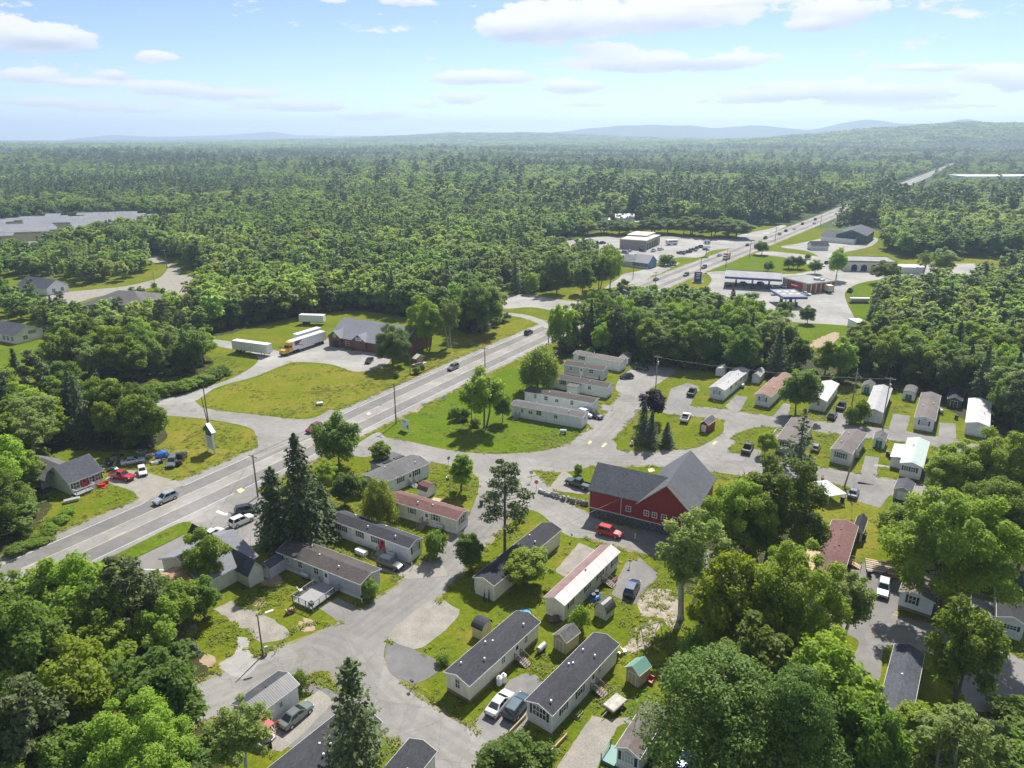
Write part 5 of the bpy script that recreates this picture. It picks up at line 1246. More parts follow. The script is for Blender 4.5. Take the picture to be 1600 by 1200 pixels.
# far houses and warehouses
for lab, C, w, d, e, ri, ro in (('far white roofed building between trees behind the garage', (925,350), 14, 9, 3.4, 1.2, 'whitem'), ('far grey roofed house between trees left of the highway', (962,347), 15, 10, 3.2, 3, 'greym'), ('far pale house with steep roof close to the highway', (1178,346), 12, 9, 3.2, 3.5, 'greym'), ('far low pale shed behind the grove left of the highway', (1005,343), 15, 8, 3.5, 1, 'whitem'), ('far pale building among trees right of the highway on the rise', (1468,305), 46, 26, 6, 1.5, 'greym'), ('far house among trees right of the highway', (1400,345), 16, 10, 4, 3, 'greym')):
    p = P(*C); block('far_house', lab, 'building', C, (C[0]+3, C[1]-2), (C[0]+w*F_PX/depth(p), C[1]), 'white', ro, e, ri, wid=d, ln=w)
for lab, C, ln in (('long white far warehouse beyond the highway rise', (1508,286), 130), ('shorter white far warehouse at the right edge', (1592,286), 90)):
    block('warehouse', lab, 'warehouse', C, (C[0]+3, C[1]-2), (C[0]+60, C[1]), 'white', 'whitem', 9, 0, wid=50, ln=ln, flat=True, fascia='white')

# ---- solar field: tilted tables in rows
sp = plain('solar panel glass', (.28, .28, .295), .25, .12, .08, obj=False); SR = None
s0 = P(0, 352); field = np.array([P(*q)[:2] for q in [(-90,352),(0,346),(95,337),(215,335),(316,347),(300,354),(240,365),(130,368),(95,362),(40,368),(-90,386)]])
field2 = np.array([P(*q)[:2] for q in [(-90,400),(30,385),(118,379),(120,386),(50,393),(-90,412)]])
def solar_rows(poly, lab, grp):
    u = Vector((.955, .297)); v = Vector((-u.y, u.x)); pts = [Vector(q) for q in poly]
    a = [q.dot(u) for q in pts]; b = [q.dot(v) for q in pts]; y = min(b) + 2
    nrow = 0
    while y < max(b):
        xs = []
        for i in range(len(pts)):
            j = (i+1) % len(pts)
            if (b[i] > y) != (b[j] > y): xs.append(a[i] + (a[j]-a[i])*(y-b[i])/(b[j]-b[i]))
        xs.sort(); nrow += 1
        if nrow % 6 == 0: y += 9.6; continue
        for x0, x1 in zip(xs[::2], xs[1::2]):
            n = int((x1-x0)/6.0)
            if n < 2: continue
            o = u*x0 + v*y; t = thing('solar_row', lab, 'solar panels', (o.x, o.y, 0), math.atan2(u.y, u.x), grp); m = MB(); p = MB()
            for k in range(n):
              if (k + (nrow // 6) * 5) % 17 < 2: continue
              m.extx([(0, .9), (3.6, 2.5), (3.6, 2.6), (0, 1.0)], k*6.0, k*6.0+5.8); p.box(k*6+2.8, k*6+3.0, 1.6, 1.8, 0, 1.6)
            m.build('panel', sp, t); p.build('post', MT['steel'], t)
        y += 9.6
solar_rows(field, 'row of pale grey solar panels in the big field at the left', 'rows of solar panels in the big left field')
solar_rows(field2, 'row of pale grey solar panels in the small lower field at the left edge', 'rows of solar panels in the small lower field')
for poly in (field, field2): FOOTPRINTS.append([tuple(q) for q in poly])

# ================================================================= vehicles
PAINT = {}
def paint_m(n, c, metal=.0, rough=.28):
    if n not in PAINT: PAINT[n] = plain(n + ' car paint', c, rough, .05, 2, metal=metal, spec=.5, coat=.6)
    return PAINT[n]
PC = {'white': ((.72,.72,.71), 0), 'silver': ((.42,.45,.49), .4), 'grey': ((.17,.18,.20), .3), 'dark': ((.035,.04,.047), .2), 'black': ((.012,.013,.015), .1), 'red': ((.40,.02,.03), .1), 'maroon': ((.20,.025,.06), .2), 'navy': ((.02,.035,.09), .2),
      'teal': ((.03,.07,.09), .2), 'sage': ((.17,.20,.19), .35), 'blue': ((.03,.08,.35), .1), 'green': ((.02,.06,.045), .1), 'yellow': ((.65,.36,.02), 0), 'orange': ((.55,.12,.04), 0)}
def loft(m, st, mat=0):
    """st: list of (x, z_bottom, z_top, half_width_low, half_width_top)"""
    rings = []
    for x, zb, zt, wl, wt in st:
        h = zt - zb
        rings.append([(x, -wl*.94, zb), (x, -wl, zb+h*.22), (x, -wl, zb+h*.70), (x, -wt, zt), (x, wt, zt), (x, wl, zb+h*.70), (x, wl, zb+h*.22), (x, wl*.94, zb)])
    b = len(m.v)
    for r in rings: m.v += r
    n = 8
    for i in range(len(rings)-1):
        for j in range(n):
            k = (j+1) % n; m.f.append((b+i*n+j, b+(i+1)*n+j, b+(i+1)*n+k, b+i*n+k)); m.m.append(mat)
    m.f.append(tuple(b+j for j in range(n))); m.m.append(mat); e = b+(len(rings)-1)*n
    m.f.append(tuple(e+n-1-j for j in range(n))); m.m.append(mat)
    return m
CAR = {  # body stations, cabin: (x rear bottom, x rear top, x front top, x front bottom, belt z, roof z, half width belt, half width roof), wheel x, wheel r
 'sedan': dict(st=[(-2.36,.42,.78,.70,.60),(-2.25,.28,.95,.84,.72),(-1.5,.24,1.0,.90,.78),(0,.22,.98,.91,.80),(.95,.24,.96,.90,.78),(1.9,.26,.84,.86,.70),(2.30,.32,.70,.76,.60),(2.38,.42,.58,.62,.5)], cab=(-1.75,-.95,.25,1.15,.96,1.43,.80,.60), wx=(-1.42,1.42), r=.33, split=-.15),
 'suv': dict(st=[(-2.32,.45,.95,.78,.70),(-2.24,.30,1.10,.88,.80),(-1.2,.27,1.12,.93,.84),(.7,.27,1.10,.93,.83),(1.7,.30,1.02,.90,.76),(2.25,.36,.86,.82,.66),(2.35,.48,.72,.7,.56)], cab=(-2.2,-1.85,.20,1.02,1.08,1.72,.84,.66), wx=(-1.4,1.42), r=.37, split=-.55),
 'hatch': dict(st=[(-2.02,.42,.88,.74,.66),(-1.95,.28,1.0,.84,.75),(-1,.25,1.02,.88,.78),(.7,.25,1.0,.88,.77),(1.5,.27,.9,.84,.68),(1.95,.34,.72,.74,.58),(2.03,.44,.6,.6,.5)], cab=(-1.9,-1.45,.15,1.0,.98,1.50,.79,.62), wx=(-1.22,1.25), r=.32, split=-.35),
 'pickup': dict(st=[(-2.85,.50,.80,.84,.80),(-2.8,.42,.82,.94,.90),(-.9,.38,.82,.96,.9),(-.88,.38,1.14,.96,.86),(.95,.38,1.14,.96,.86),(2.0,.42,1.10,.95,.80),(2.75,.46,.98,.9,.74),(2.85,.55,.85,.82,.68)], cab=(-.86,-.72,.42,1.10,1.10,1.82,.84,.68), wx=(-1.78,1.85), r=.41, split=-.05, bed=(-2.82,-.9)),
}
_vm = {}
def vparts(kind):
    if kind in _vm: return _vm[kind]
    d = CAR[kind]; xr, xrt, xft, xf, zb, zr, wb, wr = d['cab']; out = {}
    m = loft(MB(), d['st'])
    m.face([(xr,-wb,zb),(xrt,-wr,zr),(xrt,wr,zr),(xr,wb,zb)][::-1]); m.face([(xf,-wb,zb),(xft,-wr,zr),(xft,wr,zr),(xf,wb,zb)])
    for s in (-1, 1): m.face([(xr,s*wb,zb),(xf,s*wb,zb),(xft,s*wr,zr),(xrt,s*wr,zr)][::-s])
    m.face([(xrt,-wr,zr),(xft,-wr,zr),(xft,wr,zr),(xrt,wr,zr)]); m.box(xrt+.06, xft-.06, -wr+.07, wr-.07, zr, zr+.035)
    if 'bed' in d:
        b0, b1 = d['bed']
        for s in (-1, 1): m.box(b0, b1, s*.95-.06, s*.95+.0 if s > 0 else s*.95+.06, .80, 1.12)
        m.box(b0-.02, b0+.06, -.88, .88, .80, 1.12)
        out['bed_liner'] = (MB().box(b0+.07, b1-.02, -.87, .87, .825, .86), 'black')
    out['body'] = (m, None)
    def L(a, b, t): return tuple(a[i]+(b[i]-a[i])*t for i in range(3))
    def pane(p, q, r, s, k0=.06, k1=.94, v0=.1, v1=.92, off=(0,0,0)):
        A = L(L(p,q,k0), L(s,r,k0), v0); B = L(L(p,q,k1), L(s,r,k1), v0); C_ = L(L(p,q,k1), L(s,r,k1), v1); D = L(L(p,q,k0), L(s,r,k0), v1)
        return [tuple(c[i]+off[i] for i in range(3)) for c in (A,B,C_,D)]
    out['windscreen'] = (MB().face(pane((xf,-wb,zb),(xf,wb,zb),(xft,wr,zr),(xft,-wr,zr), off=(.012,0,.012))), 'car_glass')
    out['rear_window'] = (MB().face(pane((xr,wb,zb),(xr,-wb,zb),(xrt,-wr,zr),(xrt,wr,zr), off=(-.012,0,.012))), 'car_glass')
    sp = (d['split']-xr)/(xf-xr)
    for nm, s in (('side_window', -1), ('side_window.', 1)):
        for i, (k0, k1) in enumerate(((.09, sp-.02), (sp+.02, .90))):
            q = pane((xr,s*wb,zb),(xf,s*wb,zb),(xft,s*wr,zr),(xrt,s*wr,zr), k0, k1, .12, .9, (0, s*.012, .006))
            out[nm + str(i)] = (MB().face(q[::-1] if s > 0 else q), 'car_glass')
    fx = d['st'][-2][0]; fz = d['st'][-2][2]; rx = d['st'][0][0]; rz = d['st'][0][2]; fw = d['st'][-2][3]
    for s in (-1, 1):
        out['headlight' + str(s)] = (MB().box(fx-.16, fx+.03, s*fw-.26 if s > 0 else s*fw-.01, s*fw+.01 if s > 0 else s*fw+.26, fz-.17, fz-.03), 'lamp')
        out['tail_light' + str(s)] = (MB().box(rx-.02, rx+.12, s*.74-.12, s*.74+.12, rz-.18, rz-.02), 'tail')
    out['bumper'] = (MB().box(d['st'][-1][0]-.05, d['st'][-1][0]+.03, -.6, .6, d['st'][-1][1]-.06, d['st'][-1][1]+.12), 'black')
    out['bumper.1'] = (MB().box(rx-.04, rx+.05, -.7, .7, d['st'][0][1]-.08, d['st'][0][1]+.1), 'black')
    ms = {}
    for k, (mb, mt) in out.items():
        me = mb.mesh(k.rstrip('01-.'), MT[mt or 'white'])
        if k == 'body':
            b_ = bmesh.new(); b_.from_mesh(me); bmesh.ops.remove_doubles(b_, verts=b_.verts, dist=.002); b_.to_mesh(me); b_.free()
            me.polygons.foreach_set('use_smooth', [True] * len(me.polygons)); me.set_sharp_from_angle(angle=R(38))
        ms[k] = (me, mt)
    wh = MB().cyl_y(0, 0, 0, d['r'], .24, 14).mesh('wheel', MT['tyre']); rim = MB().cyl_y(0, 0, 0, d['r']*.62, .26, 10).mesh('rim', MT['rim'])
    _vm[kind] = (ms, wh, rim, d); return _vm[kind]
def heading(px, to):
    a, b = P(*px), P(*to); return math.atan2(b.y-a.y, b.x-a.x)
def vehicle(kind, px, to, color, label, group, cat=None, small=False, scl=1.0, z=.03):
    """px: photo point under the vehicle's middle, to: a photo point it faces"""
    ms, wh, rim, d = vparts(kind); p = P(*px); p.z = z
    t = thing({'sedan':'parked_car','hatch':'parked_car','suv':'parked_car','pickup':'pickup_truck'}[kind] if 'driv' not in label else ('car' if kind != 'pickup' else 'pickup_truck'), label, cat or {'pickup':'pickup'}.get(kind, 'car'), p, heading(px, to), group)
    t.scale = (scl,)*3; c, me = PC[color]; pm = paint_m(color, c, me)
    for k, (mesh, mt) in ms.items():
        if small and k.startswith(('bumper', 'head')): continue
        o = link(k.rstrip('01-.'), mesh, t)
        if mt is None: o.material_slots[0].link = 'OBJECT'; o.material_slots[0].material = pm
    for x in d['wx']:
        for s in (-1, 1):
            w = link('wheel', wh, t, (x, s*(d['st'][3][3]-.11), d['r']))
            if not small: link('rim', rim, w)
    return t
GH, GP, GF = 'cars driving on the highway', 'vehicles parked at the park homes', 'vehicles at the far shops and gas station'
V = vehicle
V('suv', (259,783), (238,792), 'silver', 'silver suv driving on the near lane of the highway', GH, 'car')
V('suv', (491,673), (470,684), 'maroon', 'maroon suv driving past the side road mouth', GH, 'car')
V('suv', (708,577), (690,586), 'grey', 'grey suv driving on the highway beside the round lawn bushes', GH, 'car')
V('suv', (826,522), (845,512), 'dark', 'dark suv driving on the highway near the lay by', GH, 'car')
V('pickup', (985,454), (1003,446), 'dark', 'dark pickup driving ahead of a white pickup', GH, small=True)
V('pickup', (1003,460), (1023,450), 'white', 'white pickup driving on the highway behind trees', GH, small=True)
V('sedan', (1025,438), (1042,430), 'grey', 'grey sedan driving past the bright blue house', GH, 'car', True)
V('suv', (1072,431), (1056,438), 'dark', 'dark suv driving towards the camera left of the price sign', GH, 'car', True)
V('suv', (1100,419), (1085,425), 'dark', 'dark suv driving towards the camera right of the price sign', GH, 'car', True)
V('sedan', (1124,400), (1136,395), 'silver', 'silver car driving beside the red box truck', GH, 'car', True)
V('sedan', (1168,384), (1180,379), 'navy', 'dark blue car driving beyond the red box truck', GH, 'car', True)
V('pickup', (1196,373), (1208,368), 'dark', 'dark pickup driving where the side drive joins', GH, small=True)
for x, y, c, k, lab in ((1218,367,'silver','suv','silver car driving far along the highway, nearest of the last group'), (1228,362,'dark','suv','dark car driving far along the highway ahead of a silver one'), (1241,359,'white','sedan','white car driving far along the highway in the last group'), (1254,351,'dark','suv','dark car driving far along the highway near its vanishing bend'), (1272,350,'silver','sedan','pale car driving far along the highway at the right kerb'), (1274,344,'dark','suv','farthest dark car driving before the highway drops from view')):
    V(k, (x,y), (x+8,y-3.5), c, lab, GH, 'car', True)
V('pickup', (903,760), (882,753), 'green', 'black green pickup parked left of the red barn', GP)
V('suv', (952,836), (985,845), 'red', 'bright red suv parked on the lane below the red barn', GP)
V('suv', (987,925), (996,906), 'navy', 'dark blue suv parked on the driveway by the white round topped shed', GP)
V('sedan', (781,1104), (800,1081), 'white', 'white sedan parked between the cream and the light grey home', GP)
V('suv', (808,1110), (826,1086), 'teal', 'dark teal suv parked beside the white sedan', GP)
V('sedan', (463,1123), (488,1102), 'sage', 'grey green sedan with sunroof parked by the red porch awning', GP)
V('suv', (610,886), (632,893), 'dark', 'dark grey suv parked in front of the long white mobile home', GP)
V('pickup', (1071,656), (1078,643), 'white', 'white pickup parked by the purple leaved tree island', GP)
V('pickup', (1168,704), (1180,684), 'black', 'black pickup parked on the grass point with its tailgate to us', GP)
V('pickup', (1081,616), (1088,606), 'dark', 'dark pickup parked near the turning circle lawn', GP)
V('suv', (1300,653), (1312,634), 'dark', 'dark suv parked nearest the lane right of the bright white metal roof', GP)
V('pickup', (1314,638), (1322,624), 'navy', 'dark blue pickup parked behind the dark suv', GP)
V('sedan', (1333,774), (1341,752), 'grey', 'grey sedan parked on the apron by the leaning utility pole', GP)
V('suv', (1379,925), (1375,950), 'silver', 'silver suv parked in front of the stacked timber', GP)
V('sedan', (929,652), (945,657), 'black', 'black sedan parked at the end of the nearest white row home', GP)
V('suv', (915,650), (928,654), 'white', 'white suv parked behind the black sedan', GP)
V('suv', (1001,577), (1012,579), 'dark', 'dark suv parked at the head of the turning circle', GP)
V('hatch', (979,591), (966,592), 'black', 'black small car parked at the left of the turning circle', GP)
V('suv', (1498,952), (1500,968), 'black', 'black suv half hidden under the tree right of the lane', GP)
V('sedan', (1064,1206), (1072,1190), 'blue', 'bright blue car cut by the bottom edge under the trees', GP)
V('hatch', (1274,703), (1280,690), 'grey', 'dark grey car parked behind the thin spruce', GP)
V('suv', (387,801), (405,797), 'dark', 'dark suv parked farthest along the roadside shop front', 'cars parked at the roadside shop', None)
V('suv', (378,818), (396,810), 'white', 'white suv parked beside the cross gable of the roadside shop', 'cars parked at the roadside shop', None)
V('hatch', (334,838), (346,830), 'white', 'small white car parked nearest at the roadside shop', 'cars parked at the roadside shop', None)
GJ = 'vehicles parked in the junk yard of the roadside house'
V('hatch', (223,740), (226,752), 'white', 'white hatchback parked at the junk yard of the roadside house', GJ)
V('pickup', (192,748), (212,752), 'red', 'red pickup parked beside the roadside house', GJ)
V('sedan', (208,724), (225,721), 'silver', 'silver car parked in the tree shade behind the red pickup', GJ)
V('suv', (270,726), (265,736), 'grey', 'grey suv with raised bonnet at the edge of the mown field', GJ)
V('pickup', (282,720), (290,708), 'black', 'black pickup bed next to the grey suv on the field', GJ)
V('sedan', (577,566), (568,575), 'black', 'black car parked at the lot corner under the round tree', 'car at the red shop')
V('pickup', (1328,456), (1336,449), 'black', 'black pickup parked by the long grey tank', GF, small=True)
for x, y, tx, ty, c, k, lab in ((1138,448,1146,446,'black','suv','black car under the left end of the long fuel canopy'), (1161,445,1172,442,'silver','suv','silver car at the rear pumps of the long canopy'), (1176,450,1180,453,'dark','suv','dark car at the front pumps of the long canopy'), (1188,445,1199,442,'green','suv','dark green car at the rear middle of the long canopy'), (1204,452,1214,453,'black','suv','black car under the right end of the long canopy'),
                                (1212,461,1224,460,'white','sedan','white car parked left of the small fuel canopy'), (1259,461,1270,463,'white','sedan','white car parked at the store corner behind the small canopy'), (1226,450,1238,451,'silver','suv','silver suv at the store door')):
    V(k, (x,y), (tx,ty), c, lab, GF, None, True)
for x, y, tx, ty, c, k, lab in ((1278,420,1292,424,'navy','sedan','dark blue car on the lot behind the store'), (1284,416,1298,420,'white','sedan','white car on the lot behind the store'), (1292,412,1302,408,'maroon','suv','maroon car on the lot behind the store'),
                                (1450,442,1456,440,'white','suv','white van like car left of the group in the rear lot'), (1456,439,1464,438,'silver','suv','silver car in the rear lot group'), (1466,438,1470,432,'black','suv','black car in the rear lot group'), (1480,438,1490,437,'dark','pickup','dark pickup at the right of the rear lot group'), (1425,434,1440,433,'white','suv','white car beyond the rear lot hedge'), (1458,417,1470,417,'white','suv','white car in front of the annex')):
    V(k, (x,y), (tx,ty), c, lab, GF, None, True)
for i, (x, y, c, k) in enumerate(((909,379,'white','sedan'), (922,376,'silver','sedan'), (926,383,'dark','pickup'), (934,382,'black','suv'), (942,381,'dark','suv'), (977,396,'grey','suv'), (984,393,'silver','hatch'), (995,401,'black','sedan'), (1004,393,'navy','suv'), (1021,393,'white','pickup'), (1032,391,'white','suv'), (1064,397,'black','pickup'), (1070,396,'grey','suv'), (1076,395,'black','suv'), (1083,392,'dark','pickup'), (1089,389,'navy','suv'), (1096,387,'dark','suv'), (1103,391,'grey','sedan'))):
    nm = {'dark':'dark grey'}.get(c, c) + ' ' + {'hatch':'small car','sedan':'car','suv':'suv','pickup':'pickup'}[k]
    if i < 5: lab = '%s parked left of the repair garage, %s of five' % (nm, ('first','second','third','fourth','last')[i])
    elif i < 11: lab = '%s parked before the repair garage, at %s' % (nm, ('the left corner','the wall left part','the blue house side','the wall middle','the right corner','the far right end')[i-5])
    else: lab = '%s in the car row on the roadside verge, %s from the left' % (nm, ('first','second','third','fourth','fifth','sixth','last')[i-11])
    V(k, (x,y), (x+8, y-3 + (i % 3)*2), c, lab, 'vehicles parked round the repair garage', None, True)

# ---- lorries and trailers
def boxbody(m, L, W_, z0, z1): return m.box(0, L, -W_/2, W_/2, z0, z1)
def trailer(name, label, px, to, L=14.2, mat='white', z0=1.15, z1=4.0, group='white box trailers by the red shop', wheels=(1.6, 2.9), w=2.5, legs=True, ribs=True):
    p = P(*px); p.z = .03; t = thing(name, label, 'trailer', p, heading(px, to), group)
    boxbody(MB(), L, w, z0, z1).build('box', MT[mat], t)
    if ribs:
        m = MB(); 
        for s in (-1, 1):
            for i in range(int(L/.9)): x = .4 + i*.9; m.box(x, x+.05, s*w/2-.02, s*w/2+.02, z0+.05, z1-.05)
            m.box(0, L, s*w/2-.03, s*w/2+.03, z1-.02, z1+.05).box(0, L, s*w/2-.03, s*w/2+.03, z0-.04, z0+.06)
        m.build('side_rib', MT['steel'], t)
    MB().box(.1, L-.2, -.5, .5, z0-.35, z0-.01).build('chassis', MT['black'], t)
    for x in wheels:
        for s in (-1, 1): link('wheel', cached(('tw',), lambda: MB().cyl_y(0, 0, 0, .5, .5, 14).mesh('wheel', MT['tyre'])), t, (x, s*(w/2-.3), .5))
    if legs: MB().box(L-3, L-2.85, -.8, -.65, 0, z0-.3).box(L-3, L-2.85, .65, .8, 0, z0-.3).build('landing_leg', MT['steel'], t)
    return t
trailer('semi_trailer', 'long white semi trailer parked on grass left of the yellow truck', (368,549), (419,556), 14.3)
trailer('semi_trailer', 'white box trailer standing alone at the wood edge behind the red shop', (470,506), (503,507), 9.5, z1=3.7)
tt = trailer('semi_trailer', 'white trailer with purple swoosh hitched to the yellow truck', (506,535), (452,553), 15.0, z1=4.1)
sw = MB()
for s in (-1, 1): sw.face([(10.8, s*1.262, 3.9), (14.2, s*1.262, 3.9), (14.2, s*1.262, 2.6), (13.2, s*1.262, 2.4)][::s]).face([(9.6, s*1.262, 1.6), (13.0, s*1.262, 2.9), (12.6, s*1.262, 2.4)][::s])
sw.build('swoosh', plain('purple swoosh', (.20, .03, .14), .4), tt)
trailer('box_trailer', 'white box body with open brown top parked behind the purple swoosh trailer', (500,528), (453,543), 11.0, z1=3.9, legs=False)
hdg = heading((506,535), (452,553)); pt = P(506,535) + Vector((math.cos(hdg), math.sin(hdg), 0))*13.2
tr = thing('tractor_truck', 'bright yellow truck tractor hitched to the purple swoosh trailer', 'truck', (pt.x, pt.y, .03), hdg)
ym = paint_m('yellow', *PC['yellow'])
m = MB(); m.exty([(1.8,.9),(3.6,.9),(3.6,2.2),(3.3,2.35),(2.9,3.9),(1.8,4.0)], -1.2, 1.2).exty([(3.55,.75),(5.7,.75),(5.75,1.5),(5.6,1.85),(3.55,2.2)], -.95, .95); m.build('cab', ym, tr)
MB().box(-1.2, 5.3, -.45, .45, .55, .95).build('chassis', MT['black'], tr); MB().face([(3.62,-1.0,2.28),(3.62,1.0,2.28),(3.22,1.0,3.0),(3.22,-1.0,3.0)]).build('windscreen', MT['car_glass'], tr)
for s in (-1, 1):
    MB().face([(2.2,s*1.21,2.2),(3.3,s*1.21,2.2),(3.1,s*1.21,3.0),(2.2,s*1.21,3.0)][::-s]).build('side_window', MT['car_glass'], tr); MB().box(4.1, 5.6, s*1.0-.2, s*1.0+.2, .9, 1.25).build('mudguard', ym, tr); MB().box(5.62, 5.78, s*.75-.15, s*.75+.15, 1.0, 1.3).build('headlight', MT['lamp'], tr)
    for x in (-.3, .95, 4.8): link('wheel', cached(('tw',), None), tr, (x, s*.95, .5))
MB().box(5.72, 5.85, -1.1, 1.1, .5, .85).build('bumper', MT['black'], tr)
def box_truck(label, px, to, boxm, cabm, L=6.5):
    p = P(*px); p.z = .03; t = thing('box_truck', label, 'truck', p, heading(px, to), 'trucks driving or parked near the gas station')
    MB().box(-3.6, 2.0, -1.2, 1.2, .9, 3.5).build('box', boxm, t); MB().exty([(2.05,.6),(4.0,.6),(4.0,1.5),(3.5,1.7),(3.2,2.5),(2.05,2.6)], -1.05, 1.05).build('cab', cabm, t)
    MB().face([(3.53,-.9,1.7),(3.53,.9,1.7),(3.23,.9,2.42),(3.23,-.9,2.42)]).build('windscreen', MT['car_glass'], t); MB().box(-3.5, 3.6, -.4, .4, .5, .88).build('chassis', MT['black'], t)
    for x in (-2.2, 3.0):
        for s in (-1, 1): link('wheel', cached(('tw',), None), t, (x, s*.95, .5))
    return t
t = box_truck('red and white box truck driving on the highway beside the green verge', (1135,405), (1121,411), paint_m('brick red', (.36,.10,.07)), MT['white']); MB().box(-3.5, 1.9, -1.22, -1.205, 2.2, 3.2).box(-3.5, 1.9, 1.205, 1.22, 2.2, 3.2).build('side_band', MT['cream_trim'], t)
box_truck('cream box truck parked behind the brick gas station store', (1290,456), (1278,452), MT['cream_trim'], MT['white'])
p = P(1345,516); t = thing('storage_container', 'white storage container at the corner of the gas station lot', 'container', p, R(4)); MB().box(-2.0, 2.0, 0, 6.0, .1, 3.0).build('box', MT['white'], t); MB().box(-1.9, -.03, -.05, -.001, .2, 2.9).box(.03, 1.9, -.05, -.001, .2, 2.9).build('door', MT['steel'], t)
p = P(1327,473); t = thing('storage_tank', 'long grey tank lying on the grass beyond the black pickup', 'tank', p, R(-3)); MB().tube((0,0,1.2), (8.0,0,1.2), 1.15, 1.15, 14).build('shell', MT['steel'], t); MB().box(1,1.4,-.9,.9,0,.6).box(6.6,7,-.9,.9,0,.6).build('cradle', MT['black'], t)
p = P(1262,549); t = thing('excavator', 'orange yellow excavator half hidden among trees below the gas station', 'excavator', p, R(150)); MB().box(-1.2,1.4,-1.1,1.1,1.0,2.0).box(.2,1.3,-1.0,.1,2.0,2.9).build('body', paint_m('orange', *PC['orange']), t); MB().box(-1.8,1.8,-1.4,-.8,0,.9).box(-1.8,1.8,.8,1.4,0,.9).build('track', MT['black'], t); MB().tube((1.2,.3,1.7),(3.4,.3,4.0),.22,n=5).tube((3.4,.3,4.0),(5.2,.3,1.6),.18,n=5).build('boom', paint_m('orange', *PC['orange']), t); MB().box(4.9,5.6,-.1,.7,1.0,1.7).build('bucket', MT['black'], t)
p = P(303,461); t = thing('excavator', 'small orange excavator at the edge of the gravel yard', 'excavator', p, R(200)); MB().box(-1.2,1.4,-1.1,1.1,1.0,2.2).build('body', paint_m('orange', *PC['orange']), t); MB().box(-1.8,1.8,-1.4,-.8,0,.9).box(-1.8,1.8,.8,1.4,0,.9).build('track', MT['black'], t); MB().tube((1.2,.3,1.7),(3.4,.3,4.6),.22,n=5).tube((3.4,.3,4.6),(5.6,.3,1.6),.18,n=5).build('boom', paint_m('orange', *PC['orange']), t)
for px, to, lab in (((1058,382),(1040,383),'white motor home parked right of the repair garage'), ((1000,352),(985,353),'white caravan among the trees behind the repair garage')):
    t = trailer('motor_home', lab, px, to, 8.0, z0=.8, z1=3.2, group='white motor homes near the repair garage', wheels=(1.8, 6.2), legs=False, ribs=False); MB().box(1, 7.2, -1.27, -1.255, 1.9, 2.6).box(1, 7.2, 1.255, 1.27, 1.9, 2.6).build('side_window', MT['car_glass'], t)
p = P(961,1106); t = thing('utility_trailer', 'small flat utility trailer with a worn cover on the grass', 'trailer', p, heading((961,1106),(985,1085)))
MB().box(-1.5,1.5,-.85,.85,.62,.72).box(-1.5,1.5,-.88,-.82,.72,.95).box(-1.5,1.5,.82,.88,.72,.95).box(-1.52,-1.46,-.82,.82,.72,.95).build('bed', MT['wood'], t); MB().box(-1.4,1.3,-.8,.8,.9,1.0).build('cover', MT['pale_stone'], t); MB().tube((-1.5,0,.6),(-2.7,0,.45),.05,n=5).build('tow_bar', MT['steel'], t)
for s in (-1,1): link('wheel', MB().cyl_y(0,0,0,.33,.2,12).mesh('wheel', MT['tyre']), t, (0,s*1.0,.33))

# ================================================================= poles, wires, signs, yard things


POLE = {}
def upole(key, b, ty, label, mat='pole', arms=1, trans=False, lean=0, r=.14, ang=None, group='utility poles'):
    p = P(*b); h = height_at(b[0], b[1], ty); t = thing('utility_pole', label, 'utility pole', p, R(-34) if ang is None else R(ang), group)
    MB().tube((0,0,0), (lean,0,h), r*1.25, r*.8, 8).build('shaft', MT[mat], t)
    for i in range(arms):
        z = h - .35 - i*.9; MB().box(-1.2, 1.2, -.06, .06, z-.06, z+.06).build('crossarm', MT[mat], t, (lean*(z/h),0,0))
        for x in (-1.1, -.4, .4, 1.1): link('insulator', cached(('ins',), lambda: MB().tube((0,0,0),(0,0,.22),.06,.04,6).mesh('insulator', MT['steel'])), t, (lean*(z/h)+x, 0, z+.06))
    if trans: MB().tube((.1,.32,h-2.6),(.1,.32,h-1.7),.27,.27,10).build('transformer', MT['steel'], t)
    a = t.rotation_euler.z; POLE[key] = Vector((p.x + lean*math.cos(a), p.y + lean*math.sin(a), h - .1)); return t
upole('a', (403,776), 711, 'utility pole beside the highway just past the roadside shop lot')
upole('b', (619,662), 599, 'utility pole on the lawn corner at the park entrance')
upole('c', (758,592), 543, 'utility pole on the highway verge near the big willow')
upole('d', (857,536), 502, 'utility pole beside the tall narrow tree by the highway')
upole('e', (954,496), 460, 'utility pole rising from the wood beside the two pickups')
upole('f', (1023,458), 425, 'utility pole on the verge left of the price sign')
upole('g', (1094,428), 401, 'utility pole just behind the price sign')
upole('h', (1134,417), 390, 'utility pole at the green verge near the red box truck')
upole('i', (1171,401), 375, 'utility pole on the green verge behind the long canopy', arms=1)
upole('j', (1282,352), 333, 'utility pole where the highway leaves view')
upole('k', (327,669), 602, 'dark utility pole behind the green topped pylon sign', arms=0)
upole('l', (326,668), 622, 'leaning stay pole beside the dark pole behind the pylon sign', arms=0, lean=-1.2, r=.11)
upole('m', (641,585), 552, 'utility pole in front of the red brown kiosk', arms=0, r=.11)
upole('n', (1024,612), 556, 'tall weathered utility pole behind the purple leaved tree', 'pale_pole', 1, True)
upole('o', (1331,632), 576, 'grey utility pole left of the bleached one among the far homes', 'pale_pole', 0)
upole('p', (1378,666), 590, 'bleached utility pole in front of the pale grey ribbed home', 'pale_pole', 1, True)
upole('q', (1319,762), 700, 'leaning brown utility pole at the corner of the grey sedan apron', 'pale_pole', 0, lean=1.0)
upole('r', (1529,1196), 1125, 'slanted bleached utility pole near the bottom right corner', 'pale_pole', 1)
upole('s', (122,563), 528, 'pale utility pole with transformer rising from the left wood', 'pale_pole', 1, True)
